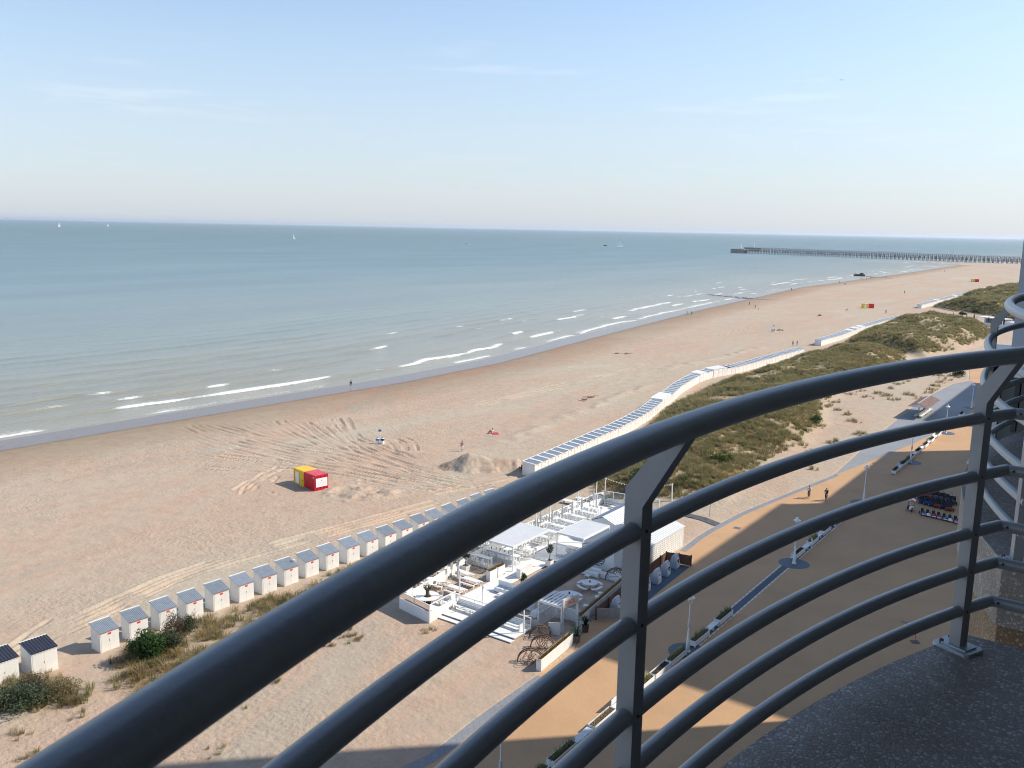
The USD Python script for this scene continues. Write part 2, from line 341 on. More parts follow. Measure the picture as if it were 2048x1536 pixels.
_more = []
for a_, b_ in ((0, 1), (1, 3), (3, 5), (5, 6), (0, 9), (8, 9), (8, 11), (1, 10), (3, 4), (11, 0), (12, 8)):
    for f_ in (0.3, 0.65):
        A_, B_ = RUTS[a_], RUTS[b_]; u_ = np.linspace(0, 1, 9)
        ra = np.stack([np.interp(u_, np.linspace(0, 1, len(A_)), A_[:, k]) for k in (0, 1)], 1); rb = np.stack([np.interp(u_, np.linspace(0, 1, len(B_)), B_[:, k]) for k in (0, 1)], 1)
        _more.append(ra * (1 - f_) + rb * f_)
def ground_z(t, s, fine=True):
    """Height of the sand, with its wetness and plant litter."""
    t = np.asarray(t, float); s = np.asarray(s, float)
    P = np.stack([t.ravel(), s.ravel()], 1)
    sh = t_shore(P[:, 1]); d = P[:, 0] - sh                      # metres landward of the wet edge
    kb = t_kerb(P[:, 1])
    z = np.interp(d, [-400, -60, -9, 0, 30, 60, 90], [-6, -2.6, -1.0, -0.86, -0.5, -0.2, 0.0])
    wet = np.clip(1 - d / 22, 0, 1)
    P3 = np.stack([P[:, 0], P[:, 1], np.zeros(len(P))], 1)
    dry = np.clip(d / 14, 0, 1)
    if fine:
        z = z + dry * (0.22 * (meshkit.fbm(P3 / [14, 22, 1], 3, 3) - 0.5) + 0.10 * (meshkit.fbm(P3 / [2.6, 3.4, 1], 3, 5) - 0.5))
    veg = np.zeros(len(P))
    for i, (poly, hgt, run) in enumerate(DUNES):
        lo, hi = poly.min(0) - 14, poly.max(0) + 14
        k = np.nonzero(((P > lo) & (P < hi)).all(1))[0]
        if len(k) == 0: continue
        q = inside_dist(P[k], poly)
        e = np.clip((q + 3) / (run + 3), 0, 1); e = e * e * (3 - 2 * e)
        n = meshkit.fbm(P3[k] / [11, 15, 1], 4, 20 + i)
        z[k] += hgt * e * (0.35 + 1.25 * n)
        veg[k] = np.maximum(veg[k], np.clip((q + 1.5) / 3, 0, 1))
    for i, poly in enumerate(SCRUB):
        lo, hi = poly.min(0) - 6, poly.max(0) + 6
        k = np.nonzero(((P > lo) & (P < hi)).all(1))[0]
        if len(k) == 0: continue
        q = inside_dist(P[k], poly)
        e = np.clip((q + 1) / 4, 0, 1)
        z[k] += 0.5 * e * e * meshkit.fbm(P3[k] / [4, 4, 1], 3, 40 + i)
        veg[k] = np.maximum(veg[k], 0.6 * np.clip((q + 0.8) / 2, 0, 1))
    for a, b, h in HEAP:
        a, b = np.array(a), np.array(b); ab = b - a; Lh = np.hypot(*ab)
        k = np.nonzero(np.hypot(*(P - (a + b) / 2).T) < 14)[0]
        if len(k):
            rel = P[k] - a; u = rel @ ab / Lh; v = np.abs(rel @ np.array([-ab[1], ab[0]]) / Lh)
            n = meshkit.fbm(np.stack([u * 0.5, v * 0.4, 0 * u], 1), 4, 9)
            ridge = h * np.interp(u, [-3.2, 1.2, 2.6, 5.5, Lh + 1.0, Lh + 3.4], [0, 0.85, 1.0, 0.78, 0.62, 0]) * (0.72 + 0.55 * n)
            z[k] += np.maximum(0, ridge - 0.62 * v - 0.25 * meshkit.noise(np.stack([u * 2.1, v * 2.1, 0 * u], 1), 4) * (v > 0.8))
    k = np.nonzero(inside_dist(P, RUBBLE) > -1)[0] if fine else []
    if len(k):
        q = np.clip((inside_dist(P[k], RUBBLE) + 1) / 2, 0, 1)
        z[k] += q * (1.35 * np.maximum(0, meshkit.fbm(P3[k] / [1.5, 1.5, 1], 3, 60) - 0.38))
    if fine:
        reg = np.nonzero((P[:, 1] > 30) & (P[:, 1] < 420) & (d > 2) & (d < 130))[0]
        for lines, amp, wid in ((RUTS, 0.20, 0.25), (_more, 0.10, 0.22), (BANKS, -0.35, 1.6)):
            pts, ln = [], []
            for l in lines:
                seg = np.hypot(*np.diff(l, axis=0).T); c = np.concatenate([[0], np.cumsum(seg)])
                m = int(c[-1] / 0.15) + 2; uu = np.linspace(0, c[-1], m)
                q = np.stack([np.interp(uu, c, l[:, 0]), np.interp(uu, c, l[:, 1])], 1)
                q += 0.25 * np.stack([np.sin(uu / 5.3 + l[0, 0]), np.cos(uu / 4.1 + l[0, 1])], 1)
                if amp > 0:      # a vehicle leaves two ruts
                    tg = np.gradient(q, axis=0); tg /= np.linalg.norm(tg, axis=1, keepdims=True); nr = np.stack([-tg[:, 1], tg[:, 0]], 1)
                    q = np.vstack([q + nr * 0.85, q - nr * 0.85])
                pts.append(q)
            tree = cKDTree(np.vstack(pts))
            dist, _ = tree.query(P[reg], distance_upper_bound=wid * 4)
            m = np.isfinite(dist); kk = reg[m]; dd = dist[m]
            brk = np.clip((meshkit.noise(P3[kk] / [3.0, 3.0, 1], 77) - 0.18) * 3, 0, 1)
            g = np.exp(-(dd / wid) ** 2); rim = np.exp(-((dd - wid * 1.9) / (wid * 0.7)) ** 2)
            z[kk] += brk * (-amp * g + (0.5 * amp * rim if amp > 0 else 0))
    # the paved promenade lies on the sand: the sheet dips below it
    under = np.clip((P[:, 0] - kb) / 0.5 + 0.2, 0, 1)
    near = np.clip(1 - (kb - P[:, 0]) / 4.0, 0, 1)
    z = z * (1 - 0.85 * near) - 0.02 * near
    z = z * (1 - under) - 0.35 * under
    # the beach bar stands on levelled sand
    bar = np.clip((np.minimum.reduce([P[:, 0] + 64, -38 - P[:, 0], P[:, 1] - 58, 110 - P[:, 1]])) / 3.0, 0, 1)
    z = z * (1 - bar * 0.9)
    z = np.where(under > 0, np.minimum(z, -0.02 - 0.33 * under), z)
    return z.reshape(t.shape), wet.reshape(t.shape), veg.reshape(t.shape)

def gz(t, s): return float(ground_z(np.array([t]), np.array([s]), True)[0][0])
def gr(x, y):
    """The point of the sand at a pixel."""
    p = at(x, y, 0.0)
    for _ in range(3): p = at(x, y, gz(p[0], p[1]))
    return p

def polar(az, r):
    A, Rr = np.meshgrid(az, r)
    x = Rr * (np.cos(A) * _h[0] + np.sin(A) * _r[0]); y = Rr * (np.cos(A) * _h[1] + np.sin(A) * _r[1])
    return x, y
def grid_mesh(path, X, Y, Z, mat, prim=None):
    nr, na = X.shape
    V = np.stack([X, Y, Z], -1)
    du = np.gradient(V, axis=1); dv = np.gradient(V, axis=0)
    N = np.cross(du, dv); N /= np.linalg.norm(N, axis=-1, keepdims=True) + 1e-12
    N *= np.sign(N[..., 2:] + 1e-9)
    i, j = np.meshgrid(np.arange(nr - 1), np.arange(na - 1), indexing='ij')
    q = np.stack([i * na + j, i * na + j + 1, (i + 1) * na + j + 1, (i + 1) * na + j], -1).reshape(-1, 4)
    m = UsdGeom.Mesh.Define(stage, path)
    m.CreatePointsAttr(Vt.Vec3fArray.FromNumpy(V.reshape(-1, 3).astype(np.float32)))
    m.CreateFaceVertexCountsAttr(Vt.IntArray.FromNumpy(np.full(len(q), 4, np.int32)))
    m.CreateFaceVertexIndicesAttr(Vt.IntArray.FromNumpy(q.astype(np.int32).ravel()))
    m.CreateSubdivisionSchemeAttr('none')
    m.CreateNormalsAttr(Vt.Vec3fArray.FromNumpy(N.reshape(-1, 3).astype(np.float32))); m.SetNormalsInterpolation('vertex')
    for k, a in (prim or {}).items():
        UsdGeom.PrimvarsAPI(m).CreatePrimvar(k, Sdf.ValueTypeNames.FloatArray, 'vertex').Set(Vt.FloatArray.FromNumpy(a.ravel().astype(np.float32)))
    UsdShade.MaterialBindingAPI.Apply(m.GetPrim()).Bind(mat)
    return m

M['sand'] = usdkit.material(stage, L + 'sand', {
    'g': ('geometry', {}), 'wet': ('attribute', {'attribute': 'wet'}), 'veg': ('attribute', {'attribute': 'veg'}),
    'mbig': ('mapping', {'scale': (0.045, 0.014, 0.03), 'rotation': (0, 0, 0.12)}), 'nbig': ('noise_texture', {'scale': 1.0, 'detail': 5.0, 'roughness': 0.62, 'distortion': 0.8}),
    'rbig': ('rgb_ramp', {'ramp': [(0.28, (0.465, 0.39, 0.295)), (0.42, (0.42, 0.345, 0.26)), (0.50, (0.435, 0.335, 0.248)), (0.57, (0.445, 0.315, 0.228)), (0.64, (0.39, 0.32, 0.245)), (0.78, (0.465, 0.385, 0.29))]}),
    'nmid': ('noise_texture', {'scale': 0.55, 'detail': 6.0, 'roughness': 0.7}), 'rmid': ('rgb_ramp', {'ramp': [(0.25, (0.84, 0.84, 0.85)), (0.5, (1.0, 1.0, 1.0)), (0.75, (1.1, 1.1, 1.08))]}),
    'mul': ('mix', {'mix_type': 'multiply', 'fac': 1.0}),
    'nfine': ('noise_texture', {'scale': 9.0, 'detail': 3.0}), 'rfine': ('rgb_ramp', {'ramp': [(0.3, (0.90, 0.90, 0.90)), (0.7, (1.06, 1.06, 1.06))]}), 'mul2': ('mix', {'mix_type': 'multiply', 'fac': 1.0}),
    'rv': ('rgb_ramp', {'ramp': [(0.35, (0.24, 0.185, 0.105)), (0.65, (0.40, 0.31, 0.20))]}), 'vegm': ('math', {'math_type': 'multiply', 'value2': 0.75}), 'mv': ('mix', {}),
    'rw': ('rgb_ramp', {'ramp': [(0.0, (1, 1, 1)), (0.35, (0.86, 0.82, 0.78)), (0.93, (0.66, 0.60, 0.55)), (1.0, (0.40, 0.36, 0.36))]}), 'mw': ('mix', {'mix_type': 'multiply', 'fac': 1.0}),
    'rr': ('map_range', {'from_min': 0.96, 'from_max': 1.0, 'to_min': 0.9, 'to_max': 0.2, 'clamp': True}),
    'rs': ('map_range', {'from_min': 0.96, 'from_max': 1.0, 'to_min': 0.2, 'to_max': 0.6, 'clamp': True}),
    'vo': ('voronoi_texture', {'scale': 2.3, 'feature': 'smooth_f1', 'randomness': 1.0}), 'nb': ('noise_texture', {'scale': 1.3, 'detail': 5.0, 'roughness': 0.65}),
    'add': ('math', {'math_type': 'multiply_add', 'value2': 0.35}), 'dry': ('map_range', {'from_min': 0.3, 'from_max': 0.95, 'to_min': 1.0, 'to_max': 0.02, 'clamp': True}),
    'nmask': ('noise_texture', {'scale': 0.05, 'detail': 4.0}), 'rmask': ('map_range', {'from_min': 0.42, 'from_max': 0.6, 'to_min': 0.5, 'to_max': 1.2, 'clamp': True}), 'mstr': ('math', {'math_type': 'multiply'}), 'b': ('bump', {'distance': 0.16}), 'p': ('principled_bsdf', {})},
    [('g.position', 'mbig.vector'), ('mbig.vector', 'nbig.vector'), ('nbig.fac', 'rbig.fac'), ('g.position', 'nmid.vector'), ('nmid.fac', 'rmid.fac'),
     ('rbig.color', 'mul.color1'), ('rmid.color', 'mul.color2'), ('g.position', 'nfine.vector'), ('nfine.fac', 'rfine.fac'), ('mul.color', 'mul2.color1'), ('rfine.color', 'mul2.color2'),
     ('nmid.fac', 'rv.fac'), ('veg.fac', 'vegm.value1'), ('vegm.value', 'mv.fac'), ('mul2.color', 'mv.color1'), ('rv.color', 'mv.color2'),
     ('wet.fac', 'rw.fac'), ('mv.color', 'mw.color1'), ('rw.color', 'mw.color2'), ('mw.color', 'p.base_color'), ('wet.fac', 'rr.value'), ('rr.result', 'p.roughness'), ('wet.fac', 'rs.value'), ('rs.result', 'p.specular_ior_level'),
     ('g.position', 'vo.vector'), ('g.position', 'nb.vector'), ('vo.distance', 'add.value1'), ('nb.fac', 'add.value3'), ('add.value', 'b.height'), ('wet.fac', 'dry.value'), ('g.position', 'nmask.vector'), ('nmask.fac', 'rmask.value'), ('rmask.result', 'mstr.value1'), ('dry.result', 'mstr.value2'), ('mstr.value', 'b.strength'), ('b.normal', 'p.normal')],
    surface='p.BSDF')

deg = math.radians
az_b = np.concatenate([np.linspace(deg(-60), deg(-33), 50)[:-1], np.arange(deg(-33), deg(33), deg(0.1)), np.linspace(deg(33), deg(60), 40)])
r_b = np.concatenate([np.exp(np.arange(math.log(38), math.log(300), 0.0032)), np.exp(np.linspace(math.log(300.5), math.log(2600), 330))])
BX, BY = polar(az_b, r_b)
BZ, BW, BV = ground_z(BX, BY)
beach = grid_mesh('/World/beach', BX, BY, BZ, M['sand'], {'wet': BW, 'veg': BV})
tag(beach, 'wide beach of pale sand with tyre tracks and dunes', None, None, 'structure')

# ---- the sea ----
SEA_Z = -0.98
az_s = np.concatenate([np.linspace(deg(-75), deg(-34), 60)[:-1], np.arange(deg(-34), deg(34), deg(0.16)), np.linspace(deg(34), deg(50), 12)])
r_s = np.concatenate([np.exp(np.arange(math.log(95), math.log(520), 0.0036)), np.exp(np.linspace(math.log(522), math.log(3000), 240)), np.exp(np.linspace(math.log(3100), math.log(74000), 80))])
SX, SY = polar(az_s, r_s)
sd = t_shore(SY) - SX                                            # metres seaward of the wet edge
Q = np.stack([SX, SY, np.zeros_like(SX)], -1)
w = sd + 7.0 * (meshkit.fbm(Q / [60, 45, 1], 3, 31) - 0.5) + 2.2 * (meshkit.noise(Q / [11, 9, 1], 32) - 0.5)
lam = 9.5
kk = w / lam; idx = np.floor(kk); fr = kk - idx
pres = meshkit.fbm(np.stack([SY / 34.0, idx * 3.7, 0 * idx], -1), 3, 33)
pres2 = meshkit.fbm(np.stack([SY / 12.0, idx * 5.1, 0 * idx], -1), 2, 35)
zone = np.clip((sd - 9) / 8, 0, 1) * np.clip((170 - sd) / 120, 0, 1)
crest = np.exp(-fr * 3.2) * np.clip(fr / 0.10, 0, 1)
far_damp = np.clip(1 - (np.hypot(SX, SY) - 350) / 500, 0.0, 1)
SZ = SEA_Z + 0.75 * zone * crest * np.clip(pres * 2.4 - 0.55, 0, 1) * np.maximum(far_damp, 0.25)
thr = np.interp(sd, [6, 11, 18, 34, 48, 75, 120], [0.50, 0.47, 0.50, 0.55, 0.62, 0.70, 0.84])
core = np.clip((pres * 0.72 + pres2 * 0.28 - thr) * 16, 0, 1)
foam = core * np.clip((0.055 - np.abs(fr - 0.06)) / 0.045, 0, 1)
foam += 0.36 * core * np.clip((0.5 - fr) / 0.4, 0, 1) * np.clip((50 - sd) / 20, 0, 1)
foam *= 0.55 + 0.75 * meshkit.fbm(Q / [1.6, 3.2, 1], 2, 36)
foam = 0.8 * np.clip(foam, 0, 1) * np.clip((sd - 8.5) / 1.5, 0, 1)
sea_deep = np.clip(sd / 420, 0, 1)
M['sea'] = usdkit.material(stage, L + 'sea', {
    'g': ('geometry', {}), 'foam': ('attribute', {'attribute': 'foam'}), 'deep': ('attribute', {'attribute': 'deep'}),
    'chop': ('attribute', {'attribute': 'chop'}), 'rgh': ('map_range', {'to_min': 0.13, 'to_max': 0.5}),
    'rc': ('rgb_ramp', {'ramp': [(0.0, (0.29, 0.26, 0.19)), (0.08, (0.265, 0.255, 0.20)), (0.25, (0.215, 0.24, 0.21)), (0.6, (0.17, 0.22, 0.215)), (1.0, (0.145, 0.21, 0.22))]}),
    'ml': ('mapping', {'scale': (0.016, 0.0035, 0.01), 'rotation': (0, 0, 0.2)}), 'nl': ('noise_texture', {'scale': 1.0, 'detail': 4.0}), 'rl': ('rgb_ramp', {'ramp': [(0.3, (0.86, 0.88, 0.9)), (0.7, (1.12, 1.1, 1.08))]}), 'mulc': ('mix', {'mix_type': 'multiply', 'fac': 1.0}),
    'm1': ('mapping', {'scale': (0.30, 0.055, 0.1), 'rotation': (0, 0, 0.25)}), 'n1': ('noise_texture', {'scale': 1.0, 'detail': 3.0, 'roughness': 0.55, 'distortion': 0.4}),
    'm2': ('mapping', {'scale': (1.3, 0.5, 0.5), 'rotation': (0, 0, 0.4)}), 'n2': ('noise_texture', {'scale': 1.0, 'detail': 4.0, 'roughness': 0.6}),
    'ad': ('math', {'math_type': 'multiply_add', 'value2': 0.30}), 'b': ('bump', {'strength': 0.55, 'distance': 1.1}),
    'nf': ('noise_texture', {'scale': 1.7, 'detail': 6.0, 'roughness': 0.7}), 'mf': ('math', {'math_type': 'multiply_add', 'value2': 1.25}), 'sub': ('math', {'math_type': 'subtract', 'value2': 0.62}),
    'mr': ('map_range', {'from_min': 0.0, 'from_max': 0.5, 'clamp': True}),
    'w': ('principled_bsdf', {'roughness': 0.14, 'ior': 1.333, 'specular_ior_level': 0.5}), 'fo': ('principled_bsdf', {'base_color': (0.68, 0.67, 0.63), 'roughness': 0.9}), 'mx': ('mix_closure', {})},
    [('chop.fac', 'rgh.value'), ('rgh.result', 'w.roughness'), ('deep.fac', 'rc.fac'), ('g.position', 'ml.vector'), ('ml.vector', 'nl.vector'), ('nl.fac', 'rl.fac'), ('rc.color', 'mulc.color1'), ('rl.color', 'mulc.color2'), ('mulc.color', 'w.base_color'),
     ('g.position', 'm1.vector'), ('m1.vector', 'n1.vector'), ('g.position', 'm2.vector'), ('m2.vector', 'n2.vector'),
     ('n2.fac', 'ad.value1'), ('n1.fac', 'ad.value3'), ('ad.value', 'b.height'), ('b.normal', 'w.normal'),
     ('g.position', 'nf.vector'), ('foam.fac', 'mf.value1'), ('nf.fac', 'mf.value3'), ('mf.value', 'sub.value1'), ('sub.value', 'mr.value'), ('mr.result', 'mx.fac'),
     ('w.BSDF', 'mx.closure1'), ('fo.BSDF', 'mx.closure2')], surface='mx.closure')
sea = grid_mesh('/World/sea', SX, SY, SZ, M['sea'], {'foam': foam, 'deep': sea_deep, 'chop': np.clip(np.log(np.hypot(SX, SY) / 150) / 3.2, 0, 1)})
tag(sea, 'grey blue sea with small waves breaking along the beach', None, None, 'structure')
del Q, w, kk, idx, fr, pres, pres2, zone, crest

# ---- the promenade: sheets laid one above the other ----
from shapely.geometry import Polygon, LineString, Point
def sheet(name, poly, z, mat, label, kind='structure', cat=None, thick=None):
    pl = poly if hasattr(poly, 'exterior') else Polygon(poly).buffer(0)
    b = MB()
    for g_ in getattr(pl, 'geoms', [pl]):
        if thick:
            m = trimesh.creation.extrude_polygon(g_, thick, engine='earcut'); m.apply_translation([0, 0, z - thick]); b.mesh(m)
        else:
            v, f = trimesh.creation.triangulate_polygon(g_, engine='earcut')
            v = np.column_stack([v, np.full(len(v), z)])
            n = np.cross(v[f[:, 1]] - v[f[:, 0]], v[f[:, 2]] - v[f[:, 0]])[:, 2]
            f = np.where(n[:, None] > 0, f, f[:, ::-1]); b.add(v, f)
    o = b.build(name, mat)
    return tag(o, label, cat, None, kind)

def paving(name, c1, c2, mortar, scale, bw, rh, msize, rough=0.75, dirt=0.12, mort_fac=1.0):
    M[name] = usdkit.material(stage, L + name, {
        'g': ('geometry', {}), 'mp': ('mapping', {'rotation': (0, 0, 0.785)}),
        'br': ('brick_texture', {'scale': scale, 'brick_width': bw, 'row_height': rh, 'mortar_size': msize, 'mortar_smooth': 0.3, 'color1': c1, 'color2': c2, 'mortar': mortar, 'bias': 0.0}),
        'n': ('noise_texture', {'scale': 0.16, 'detail': 6.0, 'roughness': 0.65}), 'r': ('rgb_ramp', {'ramp': [(0.3, (1 - dirt,) * 3), (0.55, (1, 1, 1)), (0.8, (1 + dirt * 0.5,) * 3)]}),
        'mu': ('mix', {'mix_type': 'multiply', 'fac': 1.0}), 'b': ('bump', {'strength': 0.3, 'distance': 0.01, 'invert': True}), 'p': ('principled_bsdf', {'roughness': rough, 'specular_ior_level': 0.3})},
        [('g.position', 'mp.vector'), ('mp.vector', 'br.vector'), ('g.position', 'n.vector'), ('n.fac', 'r.fac'), ('br.color', 'mu.color1'), ('r.color', 'mu.color2'), ('mu.color', 'p.base_color'),
         ('br.fac', 'b.height'), ('b.normal', 'p.normal')], surface='p.BSDF')
paving('tan_paving', (0.52, 0.315, 0.165), (0.495, 0.295, 0.153), (0.43, 0.26, 0.137), 1.0, 0.24, 0.12, 0.012)
paving('grey_lane', (0.27, 0.275, 0.285), (0.24, 0.25, 0.265), (0.2, 0.2, 0.21), 1.0, 0.4, 0.2, 0.012)
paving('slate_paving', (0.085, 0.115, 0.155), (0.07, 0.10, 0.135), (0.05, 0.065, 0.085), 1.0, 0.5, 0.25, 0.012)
paving('kerb_stone', (0.24, 0.245, 0.26), (0.215, 0.22, 0.235), (0.18, 0.18, 0.19), 1.0, 0.5, 0.5, 0.02)
plain('white_inlay', (0.62, 0.64, 0.66), 0.6, 0, 0.1, 2)
plain('red_tile', (0.11, 0.075, 0.08), 0.7, 0, 0.1, 3)
plain('rubber_mat', (0.075, 0.078, 0.085), 0.8, 0, 0.35, 1.5)
plain('iron_cover', (0.16, 0.15, 0.14), 0.6, 0.3, 0.2, 6)

ks = np.arange(-60, 700, 3.0)
kerb_pts = np.stack([t_kerb(ks), ks], 1)
sheet('promenade', np.vstack([kerb_pts, [[40, 700], [40, -60]]]), 0.0, 'tan_paving', 'broad promenade paved with small tan bricks')
sheet('kerb', Polygon(np.vstack([kerb_pts[(ks < 62)], (kerb_pts + [0.95, 0])[(ks < 62)][::-1]])).buffer(0), 0.004, 'kerb_stone', 'grey stone border where promenade meets sand')
sheet('kerb', Polygon(np.vstack([kerb_pts[(ks > 95) & (ks < 146)], (kerb_pts + [0.8, 0])[(ks > 95) & (ks < 146)][::-1]])).buffer(0), 0.004, 'kerb_stone', 'grey stone border of the promenade past the beach bar')
lane = poly_px([(1668, 951), (1785, 905), (1833, 884), (1889, 858), (1935, 830), (1952, 795), (1958, 770), (1942, 761), (1905, 768.5), (1842, 800.5), (1775, 855.5), (1720, 903.5)])
sheet('cycle_lane', Polygon(lane).buffer(0), 0.004, 'grey_lane', 'grey paved lane widening along the sea side of promenade')
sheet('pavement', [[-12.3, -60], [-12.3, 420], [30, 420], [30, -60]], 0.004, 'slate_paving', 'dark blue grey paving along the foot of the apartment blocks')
for x, y in ((1941, 1248), (1997, 1258)):
    c = at(x, y); sheet('paving_tile', [(c[0] - .55, c[1] - .25), (c[0] + .55, c[1] - .25), (c[0] + .55, c[1] + .25), (c[0] - .55, c[1] + .25)], 0.008, 'red_tile', 'dull red tile set in the dark blue grey pavement')
sheet('drain_strip', [[-31.75, 30], [-31.75, 131], [-31.05, 131], [-31.05, 30]], 0.004, 'slate_paving', 'dark inlaid strip running along the promenade between lamps')
for sx in (-31.9, -30.9):
    b = MB(); s0 = 31.0
    while s0 < 130:
        b.add([(sx - .07, s0, 0.009), (sx + .07, s0, 0.009), (sx + .07, s0 + 0.75, 0.009), (sx - .07, s0 + 0.75, 0.009)], [[0, 1, 2, 3]]); s0 += 1.0
    o = b.build('paving_dashes', 'white_inlay'); tag(o, 'row of white paving dashes beside the dark strip, ' + ('seaward' if sx < -31.5 else 'landward') + ' side', None, None, 'structure')
sheet('slab', [[-41.5, 74.6], [-39.2, 74.6], [-40.1, 91.9], [-42.3, 91.6]], 0.004, 'slate_paving', 'dark slate slab under the white waste containers')
# ================= the balcony and the blocks it belongs to =================
def pebbled(name, ramp, base):
    M[name] = usdkit.material(stage, L + name, {
    'g': ('geometry', {}), 'v': ('voronoi_texture', {'scale': 62.0, 'feature': 'f1', 'randomness': 1.0}), 'v2': ('voronoi_texture', {'scale': 62.0, 'feature': 'distance_to_edge', 'randomness': 1.0}),
    'sep': ('separate_color', {}), 'chip': ('rgb_ramp', {'ramp': ramp}),
    'edge': ('map_range', {'from_min': 0.10, 'from_max': 0.17, 'clamp': True}), 'mx': ('mix', {'color1': base}),
    'n': ('noise_texture', {'scale': 2.2, 'detail': 6.0, 'roughness': 0.7}), 'r': ('rgb_ramp', {'ramp': [(0.3, (0.62, 0.58, 0.54)), (0.6, (1, 1, 1)), (0.8, (1.08, 1.06, 1.04))]}), 'mu': ('mix', {'mix_type': 'multiply', 'fac': 1.0}),
    'b': ('bump', {'strength': 0.5, 'distance': 0.004}), 'p': ('principled_bsdf', {'roughness': 0.6})},
    [('g.position', 'v.vector'), ('g.position', 'v2.vector'), ('v.color', 'sep.color'), ('sep.r', 'chip.fac'), ('v2.distance', 'edge.value'), ('edge.result', 'mx.fac'), ('chip.color', 'mx.color2'),
     ('g.position', 'n.vector'), ('n.fac', 'r.fac'), ('mx.color', 'mu.color1'), ('r.color', 'mu.color2'), ('mu.color', 'p.base_color'), ('edge.result', 'b.height'), ('b.normal', 'p.normal')], surface='p.BSDF')
pebbled('terrazzo', [(0.0, (0.25, 0.20, 0.165)), (0.45, (0.30, 0.25, 0.21)), (0.7, (0.40, 0.355, 0.32)), (1.0, (0.50, 0.46, 0.43))], (0.235, 0.195, 0.16))
pebbled('terrazzo_side', [(0.0, (0.22, 0.13, 0.06)), (0.45, (0.27, 0.165, 0.085)), (0.7, (0.34, 0.24, 0.15)), (1.0, (0.42, 0.34, 0.26))], (0.19, 0.11, 0.05))

FLOOR_Z = EYE - 1.59
ARC = np.array([4.426, 1.644])
def arc(radius, s0, s1, cs=1.644, n=40):
    """Points of the balcony's curve between two places along the coast."""
    a0, a1 = math.asin((s0 - cs) / radius), math.asin((s1 - cs) / radius)
    a = np.linspace(a0, a1, n)
    return np.stack([ARC[0] - radius * np.cos(a), cs + radius * np.sin(a)], 1)

